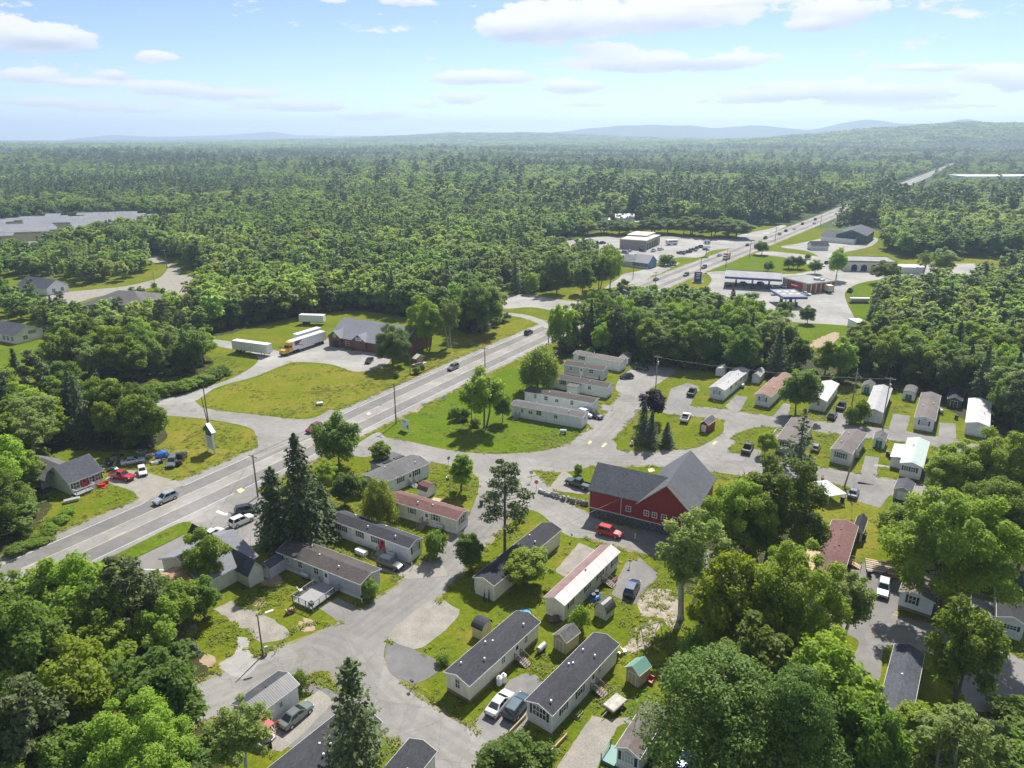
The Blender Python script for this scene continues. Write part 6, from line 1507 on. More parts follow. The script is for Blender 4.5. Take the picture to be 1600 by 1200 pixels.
upole('t', (317,572), 545, 'utility pole at the hedge by the side road', 'pale_pole', 0)
upole('u', (261,417), 390, 'utility pole at the far gravel track bend', 'pale_pole', 1)
upole('v', (241,440), 424, 'short utility pole beside the far gravel track', 'pale_pole', 0)
upole('w', (989,436), 404, 'utility pole in front of the bright blue house')
upole('x', (1211,376), 355, 'utility pole on the far highway verge near the side drive')
upole('y', (737,668), 617, 'slim brown pole beside the pale bush on the round lawn', arms=0, r=.1)
def wire(a, b, label, off=0.0, sag=.035, r=.018):
    A, B = POLE[a].copy(), POLE[b].copy(); A.z -= off; B.z -= off; m = MB(); pts = []
    for i in range(13):
        s = i/12; q = A.lerp(B, s); q.z -= (A-B).length*sag*4*s*(1-s); pts.append(q)
    for p, q in zip(pts[:-1], pts[1:]): m.tube(p, q, r, n=3, cap=False)
    tag(m.build('power_line', MT['black']), label, 'power line', 'power lines along the roads')
for ch, nm in (('abcdefg', 'along the highway'),):
    for i in range(len(ch)-1):
        wire(ch[i], ch[i+1], 'power line span %s, %s' % (nm, ('from the shop lot to the park entrance','from the park entrance to the willow','from the willow to the narrow tree','from the narrow tree into the wood','past the two pickups','to the price sign')[i]))
wire('n', 'p', 'long power line span over the upper park homes', .3, .02); wire('p', 'q', 'power line span from the bleached pole down to the leaning pole', .3); wire('b', 'k', 'power line crossing the highway to the pylon sign corner', .3)
# street lamp
p = P(411,1024); hl = height_at(411,1024,962); t = thing('street_lamp', 'dark street lamp pole with white arm and meter box beside the gravel pad', 'street lamp', p, R(28))
MB().tube((0,0,0),(0,0,hl),.12,.08,8).build('pole', MT['pole'], t); MB().tube((0,0,hl-.4),(1.1,0,hl+.05),.04,n=6).build('arm', MT['white'], t); MB().exty([(1.0,hl-.02),(2.1,hl+.12),(2.1,hl+.24),(1.0,hl+.14)],-.14,.14).build('lamp_head', MT['white'], t); MB().box(.3,.75,-.15,.15,.5,1.3).box(.45,.55,-.05,.05,0,.5).build('meter_box', MT['steel'], t)
# pylon sign
p = P(331,706); hs = height_at(331,706,662); a = heading((331,706),(350,716)); t = thing('pylon_sign', 'tall white pylon sign with green and black gable top on the mown field', 'sign', p, a)
w = 1.55; hb = hs-2.0; MB().box(-w,-w+.25,-.2,.2,0,hb).box(w-.25,w,-.2,.2,0,hb).build('post', MT['white'], t); MB().box(-w+.26,w-.26,-.12,.12,.8,hb-.9).build('message_board', plain('pale message board', (.55,.58,.62), .4), t)
MB().box(-w+.26,w-.26,-.14,.14,hb-.85,hb-.1).build('name_board', MT['dark_trim'], t); MB().exty([(-w-.5,hb),(w+.5,hb),(w+.5,hb+.25),(0,hs-.12),(-w-.5,hb+.25)],-.35,.35).build('gable_box', plain('dark green sign face', (.02,.09,.04), .4), t)
MB().exty([(-w-.7,hb+.22),(0,hs-.1),(w+.7,hb+.22),(w+.7,hb+.42),(0,hs+.14),(-w-.7,hb+.42)],-.5,.5).build('gable_cap', MT['white'], t); MB().face([(-1.0,-.36,hb+.15),(.9,-.36,hb+.15),(-.2,-.36,hs-.5)]).build('emblem', MT['black'], t); MB().face([(-1.5,-.365,hb+.12),(-.2,-.365,hb+.62),(.6,-.365,hb+.12)]).build('emblem_leaf', plain('bright green emblem', (.08,.32,.06), .4), t)
for i in range(4): MB().box(-.9+.1*i,.8-.12*i,-.135,-.125,hb-1.5-.55*i,hb-1.3-.55*i).build('lettering', MT['steel'], t)
def board(name, label, b, ty, w, to, mat='white', legs=2, zb=.6, marks=(), group=None, cat='sign'):
    p = P(*b); h = height_at(b[0], b[1], ty); t = thing(name, label, cat, p, heading(b, to), group)
    for x in ((-w/2+.08, w/2-.2) if legs == 2 else (-.06,)): MB().box(x, x+.12, -.06, .06, 0, h-.05).build('post', MT['white' if mat == 'white' else 'wood'], t)
    MB().box(-w/2, w/2, -.1, -.061, zb, h).build('panel', MT[mat] if isinstance(mat, str) else mat, t)
    for (x0, x1, z0, z1, mm) in marks: MB().box(x0*w, x1*w, -.112, -.102, zb+(h-zb)*z0, zb+(h-zb)*z1).build('lettering', MT[mm], t)
    return t
board('park_sign', 'white board sign with dark corner mark on the lawn at the park entrance', (634,673), 655, 2.6, (642,676), marks=((.2,.42,.25,.45,'dark_trim'),(.3,.42,.1,.25,'dark_trim'),(-.4,.1,.65,.85,'steel')), zb=.5)
board('small_sign', 'low white board sign on the lawn close to the highway', (693,625), 618, 2.0, (698,623), marks=((-.4,.4,.4,.6,'steel'),), zb=.2)
p = P(500,633); t = thing('ground_box', 'small grey utility box standing on the mown field', 'utility box', p, .3); MB().box(-.7,.7,-.45,.45,0,.7).build('cabinet', MT['steel'], t); MB().box(-.75,.75,-.5,.5,.7,.78).build('lid', MT['white'], t)
# stop sign
def stop(b, ty, label, to, red=True):
    p = P(*b); h = height_at(b[0], b[1], ty); t = thing('road_sign', label, 'road sign', p, heading(b, to), 'road signs at the park lanes')
    MB().box(-.04,.04,-.03,.03,0,h).build('post', MT['steel'], t)
    oc = [(.42*math.cos(math.pi/8+i*math.pi/4), h-.42+.42*math.sin(math.pi/8+i*math.pi/4)) for i in range(8)]
    MB().exty(oc, -.06, -.035).build('plate', MT['wood' if red is None else ('red' if red else 'steel')], t)
    if red:
        cu = bpy.data.curves.new('lettering', 'FONT'); cu.body = 'STOP'; cu.size = .26; cu.align_x = 'CENTER'; cu.align_y = 'CENTER'
        o = link('lettering_source', cu); me = bpy.data.meshes.new_from_object(o); bpy.data.objects.remove(o); me.materials.clear(); me.materials.append(MT['white']); q = link('lettering', me, t, (0, -.066, h-.42)); q.rotation_euler = (R(90), 0, 0)
stop((838,766), 750, 'red stop sign at the corner by the low stone wall', (846,766)); stop((701,727), 713, 'brown backed road sign beside the park entrance road', (706,725), None); stop((830,752), 735, 'small grey sign post at the junction above the low stone wall', (836,752), False)
# lodge kiosk sign
p = P(655,569); t = thing('kiosk', 'small red brown kiosk sign with pale roof beside the highway', 'kiosk', p, heading((655,569),(664,566))); MB().box(-1.7,1.7,-.5,.5,.8,2.3).build('panel', MT['red'] if False else plain('red brown board', (.28,.07,.04), .6), t); MB().box(-1.6,-1.4,-.1,.1,0,.8).box(1.4,1.6,-.1,.1,0,.8).build('post', MT['wood'], t)
MB().exty([(-2.2,2.3),(2.2,2.3),(0,3.3)],-.9,.9).build('roof', MT['pale_stone'], t); MB().box(-1.3,1.3,-.52,-.505,1.6,1.8).box(-1.1,1.1,-.52,-.505,1.2,1.35).build('lettering', MT['cream_trim'], t); MB().box(-2.4,2.4,-1.1,1.1,0,.25).build('plinth', MT['pale_stone'], t)
# price sign + dealer sign
p = P(1090,441); h = height_at(1090,441,424); t = thing('price_sign', 'tall blue and maroon gas price sign between white posts', 'sign', p, R(-16)); w = px_size(1090,441,5.2)
MB().box(-w-.35,-w,-.25,.25,0,h).box(w,w+.35,-.25,.25,0,h).build('post', MT['white'], t); MB().box(-w+.01,w-.01,-.3,.3,.3,h*.5).build('blue_panel', plain('deep blue sign', (.02,.06,.30), .4), t); MB().box(-w+.01,w-.01,-.3,.3,h*.5+.01,h*.96).build('maroon_panel', plain('maroon sign', (.10,.02,.06), .4), t); MB().box(-w*.6,w*.6,-.33,-.305,h*.74,h*.84).box(-w*.5,w*.5,-.33,-.305,h*.58,h*.64).box(-w*.5,w*.5,-.33,-.305,h*.48-.6,h*.48-.2).build('price_lettering', MT['white'], t)
MB().box(-w-1.2,w+1.2,-1.2,1.2,0,.28).build('planter', MT['stone'], t)
p = P(1103,400); h = height_at(1103,400,375); t = thing('dealer_sign', 'white rounded pylon sign with dark emblems over the parked car row', 'sign', p, R(-8)); MB().tube((0,0,0),(0,0,h*.5),.18,.15,8).build('pole', MT['dark_trim'], t); hw2 = px_size(1103,400,5.5)
pr = [(hw2*math.cos(math.radians(q))*1.0, h*.84 + h*.16*max(-1,min(1,1.2*math.sin(math.radians(q))))) for q in range(0,360,20)]; MB().exty(pr,-.2,.2).build('panel', MT['white'], t); MB().box(-hw2,hw2,-.2,.2,h*.5,h*.63).build('lower_panel', MT['white'], t); MB().box(-hw2*.62,-hw2*.2,-.24,-.21,h*.78,h*.9).box(hw2*.2,hw2*.66,-.24,-.21,h*.78,h*.9).build('emblem', MT['dark_trim'], t)
# propane tanks
for px, dx in (((780,1070), 0), ((787,1066), 1)):
    p = P(*px); t = thing('propane_tank', ('left' if dx == 0 else 'right') + ' of two white upright propane tanks at the cream home wall', 'gas tank', p, 0, 'white propane tanks at the cream home'); MB().tube((0,0,0),(0,0,.15),.3,.3,12).tube((0,0,.15),(0,0,1.15),.4,.4,12).tube((0,0,1.15),(0,0,1.35),.4,.2,12).build('tank', MT['white'], t); MB().tube((0,0,1.35),(0,0,1.5),.12,.12,8).build('valve_cap', MT['steel'], t)
def bin_(px, label, mat='black', s=1.0):
    p = P(*px); t = thing('trash_bin', label, 'bin', p, random.Random(px[0]).uniform(0,3), 'wheeled trash bins by the homes'); t.scale = (s,)*3; MB().exty([(-.27,.12),(.25,.08),(.32,1.0),(-.33,1.0)],-.3,.3).build('body', MT[mat], t); MB().exty([(-.38,1.0),(.36,1.0),(.34,1.07),(-.36,1.1)],-.32,.32).build('lid', MT[mat], t)
    for s_ in (-1,1): link('wheel', cached(('bw',), lambda: MB().cyl_y(0,0,0,.14,.06,8).mesh('wheel', MT['tyre'])), t, (-.3,s_*.28,.14))
bin_((421,1167), 'black trash bin below the red porch awning'); bin_((487,950), 'black trash bin at the foot of the wheelchair deck'); bin_((932,932), 'black trash bin by the white metal roofed home steps'); bin_((927,937), 'dark bin beside another by the white metal roofed home', 'dark_trim'); bin_((1386,712), 'dark green bin near the white shed', 'dark_trim'); bin_((1391,716), 'second bin beside the mint roofed home', 'black'); bin_((1357,900), 'black bin at the grass strip beside the timber stack'); bin_((1316,784), 'black bin by the white tent canopy'); bin_((1349,843), 'black round topped bin beside the blue grey shed'); bin_((1494,655), 'black bin at the end of the upper driveway')
# satellite dish
p = P(468,1078); t = thing('satellite_dish', 'white satellite dish on a post beside the ribbed metal roofed home', 'satellite dish', p, R(200)); MB().tube((0,0,0),(0,0,1.2),.04,n=6).build('post', MT['steel'], t); m = MB(); n = 14
for i in range(n):
    a0, a1 = 2*math.pi*i/n, 2*math.pi*(i+1)/n; m.face([(.22,0,1.5),(.05,.42*math.cos(a0),1.5+.42*math.sin(a0)),(.05,.42*math.cos(a1),1.5+.42*math.sin(a1))])
m.build('reflector', MT['white'], t); MB().tube((.2,0,1.1),(-.4,0,1.4),.02,n=4).build('feed_arm', MT['steel'], t)
# mailboxes and marker posts
for i, (x, y, lab) in enumerate(((566,943,'white mailbox post at the corner of the grey deck home'), (493,1043,None), (431,1020,'white marker post beside the street lamp'), (644,1076,'white marker post with dark box by the dark pad'), (490,1078,'white post with black mailbox by the round bush'), (893,845,'white post with black box above the pink and white roofed home'), (984,886,'white post with black box beside the dark blue suv driveway'), (644,888,'white marker post in front of the half round gable window'), (957,640,'white marker post by the row home driveway'), (1184,713,'white marker post near the black pickup'), (1232,648,'white marker post under the round tree by the upper lane'), (1322,663,'white marker post near the dark suv'), (1372,742,'white marker post on the little lawn by the mint roof'), (1372,738,None), (1553,1015,'leaning white mailbox post at the right edge lane'), (992,842,'small white post at the barn door'))):
    if lab is None: continue
    p = P(x, y); t = thing('marker_post', lab, 'post', p, i*1.3, 'white marker posts and mailboxes on the park lanes'); MB().box(-.05,.05,-.05,.05,0,1.15).build('post', MT['white'], t)
    if 'box' in lab: MB().box(-.12,.12,-.25,.25,1.15,1.4).build('mailbox', MT['black'], t)
# yard things
p = P(1016,1067); t = thing('chair', 'red plastic lawn chair beside the tan shed with green roof', 'chair', p, R(-40)); MB().box(-.35,.35,-.35,.3,.38,.46).build('seat', MT['red'], t); MB().box(-.35,.35,.3,.38,.38,1.0).build('backrest', MT['red'], t)
for x in (-.4,.34): MB().box(x,x+.06,-.3,.3,.6,.66).build('armrest', MT['red'], t)
for x,y in ((-.32,-.32),(.26,-.32),(-.32,.3),(.26,.3)): MB().box(x,x+.06,y,y+.06,0,.38).build('leg', MT['red'], t)
p = P(434,1140); t = thing('garden_ornament', 'orange flower whirligig stake in front of the white home with red awning', 'ornament', p, R(50)); MB().tube((0,0,0),(0,0,.8),.03,n=5).build('stake', MT['wood'], t)
for i in range(6): a = i*math.pi/3; MB().blob((.32*math.cos(a),0,.95+.32*math.sin(a)),.17,.05,.17,8,4).build('petal', plain('orange petal', (.7,.2,.02), .5) if i == 0 else bpy.data.materials['orange petal'], t)
MB().blob((0,-.03,.95),.14,.06,.14,8,4).build('centre', MT['dark_trim'], t)
p = P(930,937); t = thing('tarp_heap', 'bright blue tarpaulin heap beside the pink and white roofed home', 'tarpaulin', p, .6); rq = random.Random(4); MB().blob((0,0,.3),1.1,.6,.42,10,5,.2,rq).blob((.6,.2,.25),.7,.5,.35,9,4,.2,rq).build('tarp', MT['blue'], t)
p = P(253,716); t = thing('tarp_heap', 'blue tarpaulin tent heap in the junk yard', 'tarpaulin', p, .2); MB().blob((0,0,.8),1.6,1.3,1.0,9,4,.15,rq).build('tarp', MT['blue'], t)
p = P(866,972); t = thing('covered_grill', 'dark covered heap at the end wall of the pink and white roofed home', 'cover', p, .3); MB().blob((0,0,.5),.95,.7,.6,9,5,.15,rq).build('cover', plain('brown cover', (.10,.07,.06), .8), t)
p = P(1085+3,0+700)
jm = [MT['steel'], MT['wood'], MT['black'], MT['dark_trim'], MT['white'], MT['rim'], plain('rusty scrap', (.20,.09,.05), .9, .4, 3), MT['teal_trim']]
JL = (('scrap heap of dark metal and timber in the tree shade beside the house', 165, 738, 2.2), ('scrap pile of pale panels behind the silver car', 180, 716, 1.8), ('scrap pile between the silver car and the blue tent heap', 228, 716, 2.0), ('mixed scrap heap left of the blue tent heap', 242, 722, 1.8), ('scrap with green plastic at the wood edge', 218, 708, 2.0), ('scrap of pale boxes under the house side trees', 172, 726, 1.6), ('red toys and planters at the corner of the roadside house', 161, 759, 1.0))
for lab, x, y, r in JL:
    p = P(x, y); t = thing('scrap_pile', lab, 'scrap pile', p, rq.uniform(0, 3), 'scrap piles round the roadside house')
    for k in range(9 if r > 1.2 else 4):
        o = MB().box(-rq.uniform(.2,.9), rq.uniform(.2,.9), -rq.uniform(.1,.5), rq.uniform(.1,.5), 0, rq.uniform(.15,.7)).build(rq.choice(('scrap_panel','crate','timber')), MT['red'] if r == 1.0 else rq.choice(jm), t, (rq.uniform(-r,r), rq.uniform(-r,r)*.6, 0)); o.rotation_euler = (rq.uniform(-.3,.3)*0, 0, rq.uniform(0,3))
p = P(118,788); t = thing('boat_trailer', 'small grey covered boat on the lawn edge under the dark tree', 'boat', P(112,784), R(35)); t.scale = (.7, .7, .6); MB().exty([(-1.8,.3),(1.4,.3),(2.2,.95),(-1.8,.95)],-.7,.7).build('hull', MT['steel'], t); MB().box(-1.8,1.6,-.65,.65,.95,1.05).build('cover', MT['grey_wood'], t)
p = P(367,910); 
t = thing('canoe', 'white upturned boat on the grass behind the roadside shop', 'boat', P(368,903), R(20)); MB().exty([(-1.6,.12),(1.6,.12),(1.9,.45),(-1.9,.45)],-.42,.42).build('hull', MT['white'], t); MB().box(-1.5,1.5,-.36,.36,.45,.52).build('deck', MT['cream_trim'], t)
# timber edging by the nearest home, stacked boards, fire wood
for a, b, lab in (((860,1178),(886,1150),'fresh timber edging board right of the nearest home'), ((793,1150),(822,1120),'fresh timber edging board along the grass left of the nearest home'), ((793,1150),(812,1162),'short timber edging board at the driveway corner')):
    A, B = P(*a), P(*b); u = (B-A); L = u.length; t = thing('timber_edging', lab, 'timber edging', A, math.atan2(u.y,u.x), 'timber edging boards at the nearest home')
    for i in range(2): MB().box(.01, L-.01, -.07, .07, .24*i, .24*i+.235).build('plank', MT['new_wood'], t)
A, B = P(1353,893), P(1384,899); t = thing('timber_stack', 'stack of pale boards laid in rows behind the silver suv', 'timber', A, heading((1353,893),(1384,899)))
for i in range(6):
    for j in range(2): MB().box(0, 4.6, i*.62, i*.62+.36, .12+j*.22, .30+j*.22).build('plank', MT['pale_stone' if (i+j) % 2 else 'new_wood'], t)
for k in (.5, 3.8): MB().box(k, k+.15, -.1, 3.6, 0, .115).build('bearer', MT['wood'], t)
p = P(1398,902); t = thing('log_pile', 'heap of brown cut logs beside the timber stack', 'log pile', p, .4)
for k in range(22): MB().tube((0,0,0),(rq.uniform(.7,1.1),0,0),rq.uniform(.1,.17),n=7).build('log', jm[6] if k % 3 else MT['new_wood'], t, (rq.uniform(-1.8,1.8), rq.uniform(-.9,.9), .15+rq.random()*.5), rq.uniform(0,3))
A = P(1487,1005)
p = P(1291,778); t = thing('tent_canopy', 'white peaked tent canopy beside the leaning utility pole', 'canopy', p, R(15)); m = MB(); m.face([(-2,-3,2.2),(2,-3,2.2),(0,0,3.6)]).face([(2,-3,2.2),(2,3,2.2),(0,0,3.6)]).face([(2,3,2.2),(-2,3,2.2),(0,0,3.6)]).face([(-2,3,2.2),(-2,-3,2.2),(0,0,3.6)]).box(-2,2,-3,3,2.0,2.19); m.build('cover', MT['white'], t)
for x in (-1.9,1.8):
    for y in (-2.9,2.8): MB().box(x,x+.1,y,y+.1,0,2.0).build('pole', MT['steel'], t)
# black planter at the half round home, picnic bits
p = P(680,766+8); t = thing('wooden_platform', 'pale wooden platform in front of the grey gambrel roofed shed', 'platform', P(683,783), R(-20)); MB().box(-1.1,1.1,-.8,.8,0,.25).build('deck', MT['new_wood'], t); MB().box(1.3,2.2,-1.2,-.4,0,.2).build('slab', MT['white'], t)
t = thing('lawn_crate', 'white lattice crate cover beside the grey deck of the long white home', 'crate', P(565,866), heading((565,866),(580,873)))
MB().box(-1.1,1.1,-.5,.5,.05,.85).build('body', MT['white'], t)
for i in range(6): MB().box(-1.0+i*.36,-.85+i*.36,-.54,-.505,.1,.8).build('slat', MT['steel'], t)
t = thing('hydrant_ornament', 'small white and red painted ornament on the grass point', 'ornament', P(987,696), 0); MB().blob((0,0,.35),.5,.5,.35,10,5).build('base', MT['white'], t); MB().blob((0,0,.95),.32,.32,.3,10,5).build('top', MT['cream_trim'], t); MB().box(-.3,.3,-.53,-.45,.1,.5).build('marking', MT['red'], t)
t = thing('fire_ring', 'round stone fire ring on the grass by the half hidden home', 'fire ring', P(958,1190), 0); 
for i in range(10): MB().blob((.6*math.cos(i*.628),.6*math.sin(i*.628),.15),.24,.2,.2,6,4,.15,rq).build('stone', MT['pale_stone'], t)
# dry stone wall by the barn
pts = smooth_open([P(*q) for q in ((842,768),(850,772),(862,775),(878,780),(893,784),(908,788),(921,791))], 3); wl = thing('stone_wall', 'low tumbled stone wall on the bank left of the red barn', 'stone wall', (pts[0].x, pts[0].y, 0)); stones = []
for i in range(7): stones.append(MB().blob((0,0,0),.42,.32,.26,6,4,.28,rq).mesh('stone', MT['pale_stone' if i < 3 else 'stone']))
Lw = sum((b-a).length for a,b in zip(pts[:-1],pts[1:])); acc_ = 0
for a, b in zip(pts[:-1], pts[1:]):
    n = max(1, int((b-a).length/.42))
    for j in range(n):
        q = a.lerp(b, j/n) - pts[0]; f = (acc_ + (b-a).length*j/n)/Lw
        for k in range(2 if f < .25 else 3):
            o = link('stone', stones[rq.randrange(3) if rq.random() < 1-f else 3+rq.randrange(4)], wl, (q.x+rq.uniform(-.2,.2), q.y+rq.uniform(-.25,.25), .18+k*.3), rq.uniform(0,6)); o.rotation_euler.x = rq.uniform(-.4,.4)
    acc_ += (b-a).length
# pumps island post, bollards, picnic table
t = thing('picnic_table', 'wooden picnic table on the lawn of the cream office', 'picnic table', P(38,552), .5); MB().box(-.9,.9,-.38,.38,.7,.76).build('top', MT['wood'], t)
for s in (-1,1): MB().box(-.9,.9,s*.75-.14,s*.75+.14,.42,.47).build('bench', MT['wood'], t); MB().box(s*.6-.04,s*.6+.04,-.8,.8,.36,.42).box(s*.6-.04,s*.6+.04,-.3,.3,.0,.7).build('leg', MT['wood'], t)

# ================================================================= trees one by one
NAMED_AT = []; N_BROAD = 0; N_CONIF = 0
rt = random.Random(21)
def T(kind, bx, by, ty, wpx, label, cat=None, group=None, rz=None, var=None, hmax=26):
    global N_BROAD, N_CONIF
    p = P(bx, by); h = min(hmax, height_at(bx, by, ty)); w = px_size(bx, by, wpx, h*.5)
    con = kind in ('spruce','hemlock','thin spruce','blue spruce','pine','red pine','leaning conifer')
    if con: N_CONIF += 1
    elif kind != 'bush': N_BROAD += 1
    NAMED_AT.append((p.x, p.y))
    return plant(kind, p, h, w, label, cat or ('conifer' if con else ('bush' if kind == 'bush' else 'tree')), 'conifer_tree' if con else ('bush' if kind == 'bush' else 'broadleaf_tree'), group, rz, rt, var)
T('leaning conifer', 562, 1222, 1030, 122, 'tall ragged conifer rising from the bottom edge before the black roofs')
T('hemlock', 478, 858, 678, 112, 'tallest dark spired conifer beside the roadside shop', var=0)
T('hemlock', 436, 850, 730, 100, 'broad dark conifer left of the tallest spired one', var=1)
T('hemlock', 508, 836, 755, 66, 'lower dark conifer right of the tallest spired one', var=1)
T('maple', 530, 730, 650, 72, 'round dark maple at the highway edge by the park entrance')
T('aspen', 597, 732, 687, 34, 'bushy dark green small tree beside the skylit grey home', var=0)
T('aspen', 721, 768, 706, 42, 'slender forked young tree on the lawn by the entrance lane', var=1)
T('red pine', 789, 862, 722, 84, 'tall bare stemmed pine with open ragged crown in mid frame')
T('maple', 736, 893, 834, 52, 'small round dark tree at the roadside below the tall pine')
T('willow', 594, 822, 750, 62, 'yellow green drooping small willow between the white and beige homes', var=0)
T('maple', 540, 790, 738, 48, 'dark round tree behind the small willow')
T('bright', 508, 765, 722, 40, 'light green shrub like tree between the conifers and the round maple')
T('broad', 556, 770, 742, 34, 'green low tree left of the skylit grey home')
T('bush', 680, 872, 826, 42, 'leafy upright bush before the beige home with red brown roof')
T('oak', 332, 915, 836, 74, 'gnarled open crowned oak before the roadside shop roof', var=0)
T('willow', 840, 612, 538, 78, 'big pale yellow willow by the end of the white home row', var=1)
T('oak', 757, 668, 584, 72, 'broad brownish oak with thick trunk on the round lawn', var=1)
T('maple', 785, 660, 612, 30, 'narrow twin stemmed tree right of the thick trunked oak')
T('purple', 1020, 660, 607, 46, 'purple leaved round tree on the grass island')
T('blue spruce', 1004, 689, 626, 38, 'dark spruce in front of the purple leaved tree', var=0)
T('blue spruce', 1016, 698, 642, 36, 'blue green spruce nearest the island point', var=1)
T('blue spruce', 1041, 697, 660, 34, 'short wide spruce at the right of the island trio', var=0)
T('maple', 614, 573, 512, 64, 'round maple with its own shadow before the red shop')
T('broad', 668, 548, 466, 66, 'tall leafy tree right of the red shop roof', var=0)
T('ash', 704, 543, 463, 40, 'pale birch like tree beside the tall leafy tree', var=0)
T('maple', 752, 522, 444, 82, 'massive dark round tree at the wood corner by the highway')
T('maple', 722, 512, 452, 60, 'dark full tree just behind the massive corner tree')
T('broad', 874, 552, 472, 40, 'tall narrow tree standing against the highway')
T('maple', 1243, 648, 574, 64, 'round dark tree before the orange tan roof')
T('thin spruce', 1246, 730, 640, 78, 'thin dark spruce with see through branches before the pale roofed home')
T('bright', 1195, 712, 675, 36, 'light green round bush tree beside the black pickup')
T('bush', 1330, 664, 632, 26, 'dark rounded bush at the lane before the ribbed home')
T('bush', 1343, 662, 622, 30, 'dark clipped bush left of the bleached utility pole')
T('bush', 904, 742, 724, 17, 'single clipped round bush on the grass by the black green pickup')
T('broad', 1192, 892, 722, 172, 'huge light green tree right of the red barn', var=2)
T('broad', 1150, 902, 742, 128, 'green tree leaning over the right end of the red barn', var=1)
T('ash', 1066, 968, 802, 112, 'airy pale tree with bare twin trunk below the barn door', var=1)
T('bright', 1208, 1045, 850, 170, 'great bright green tree in the right middle of the frame', var=0)
T('bright', 1128, 1048, 862, 130, 'bright green tree left of the great one', var=1)
T('ash', 1310, 1010, 890, 90, 'pale green tree hanging over the brown roofed home', var=2)
T('broad', 1165, 1120, 960, 130, 'mid green tree above the spreading pine', var=3)
T('pine', 1110, 1240, 1045, 250, 'wide spreading pine with bare inner limbs at the bottom right', var=0)
T('pine', 1215, 1260, 1060, 180, 'second spreading pine right of the wide one at the bottom', var=1)
T('broad', 1290, 1200, 1010, 150, 'dark green tree left of the slate roofed home at bottom right', var=0)
T('maple', 1335, 1290, 1100, 120, 'dark tree at the bottom edge left of the last blue grey roof')
T('bright', 1262, 1130, 985, 110, 'sunlit tree above the dark tree of the lower right', var=2)
T('bush', 1082, 1050, 985, 70, 'round light green shrub tree by the rubble patch', hmax=7)
T('broad', 1464, 968, 765, 205, 'very large light green tree over the right hand homes', var=4)
T('broad', 1420, 880, 790, 120, 'green tree left part of the large right hand canopy', var=1)
T('bright', 1560, 800, 672, 130, 'sunny yellow green tree at the right edge by the lower lane', var=1)
T('bright', 1480, 792, 692, 110, 'yellow green tree right of the mint roofed home', var=2)
T('broad', 1535, 880, 745, 130, 'tall green tree behind the large right hand canopy', var=3)
T('maple', 1590, 890, 770, 90, 'dark tree at the right edge over the dark roofed home')
T('oak', 1490, 1112, 955, 112, 'tall oval tree standing over the dark slate roof', rz=.4, var=1)
T('ash', 1470, 1260, 1110, 130, 'thin pale tree at the bottom edge right of the blue grey roof', var=0)
T('bright', 1432, 1190, 1105, 100, 'light green sapling cluster between two blue grey roofs', var=0)
T('maple', 800, 1250, 1152, 120, 'round dark tree cut by the bottom edge at centre')
T('ash', 385, 1230, 1105, 95, 'grey green twiggy tree by the red awning home', var=2)
T('bright', 822, 915, 862, 78, 'light green young tree before the pale yellow home', var=1)
T('bush', 906, 985, 944, 36, 'leafy bush at the corner of the pink and white roofed home')
T('bush', 468, 1080, 1048, 32, 'round clipped bush behind the satellite dish')
T('bush', 578, 935, 905, 34, 'round leafy bush at the gable of the grey deck home')
T('bush', 692, 1037, 1023, 24, 'low grey green bush at the dark pad corner')
T('blue spruce', 305, 1022, 998, 22, 'tiny young spruce in the weedy clearing', var=1)
for x, lab in ((757, 'left of two slim cypresses at the yellow home end wall'), (764, 'right of two slim cypresses at the yellow home end wall')): T('blue spruce', x, 940, 920, 5, lab, group='slim cypresses at the yellow home', var=0)
T('blue spruce', 936, 597, 586, 6, 'tiny pointed shrub at the corner of the brown roofed row home', var=1)
for x, y, ty, w, lab in ((712,656,634,20,'dark clipped bush at the left of the lawn shrub group'), (706,651,640,14,'second dark bush behind the shrub group on the lawn'), (727,655,636,20,'dark green bush in the middle of the lawn shrub group'), (743,666,652,20,'pale variegated bush beside the thick trunked oak'), (721,658,648,18,'reddish low bush in the lawn shrub group')): T('bush', x, y, ty, w, lab, group='bushes on the round lawn')
for x, y, ty, w, lab in ((650,584,573,14,'round clipped bush left of a pair by the highway before the red shop'), (660,577,569,11,'smaller clipped bush of the pair by the highway'), (619,590,580,12,'low bush in the shade of the round maple')): T('bush', x, y, ty, w, lab, group='bushes before the red shop')
for x, y, ty, w, k, lab in ((805,458,402,30,'spruce','dark blue spruce at the gravel track end'), (830,458,424,32,'bush','round pale bush tree between the spruce and the dark trees'), (870,458,396,50,'maple','dark round tree left of two by the gravel track'), (910,460,410,38,'maple','dark round tree right of two by the gravel track'), (936,452,400,42,'broad','green tree behind the two dark round trees'), (953,450,388,40,'bright','light green tall tree beside the highway drive'), (974,447,434,10,'bush','small dark shrub on the verge by the highway drive'), (1040,415,396,26,'bush','leafy bush cluster right of the bright blue house'), (1050,414,404,18,'bush','low bush right of the leafy cluster'),
                            (1222,503,468,30,'maple','round small tree left of two at the gas station lot edge'), (1261,506,478,24,'maple','round small tree right of two at the gas station lot edge'), (1200,424,408,18,'maple','dark small tree behind the long fuel canopy'), (1232,420,400,22,'maple','left of two small trees on the strip behind the canopy'), (1246,420,400,22,'maple','right of two small trees on the strip behind the canopy'), (1273,428,406,22,'maple','small dark tree before the cars on the rear lot'), (1306,437,385,32,'broad','tall tree at the left end of the arched bays'), (1262,405,396,12,'bush','bush on the green strip before the bay lot'), (1385,444,408,50,'broad','tree hiding the right end of the arched bays'), (1470,440,388,48,'ash','slim airy tree in front of the rear lot cars'), (1442,428,392,24,'ash','pale slim tree before the annex')):
    T(k, x, y, ty, w, lab)
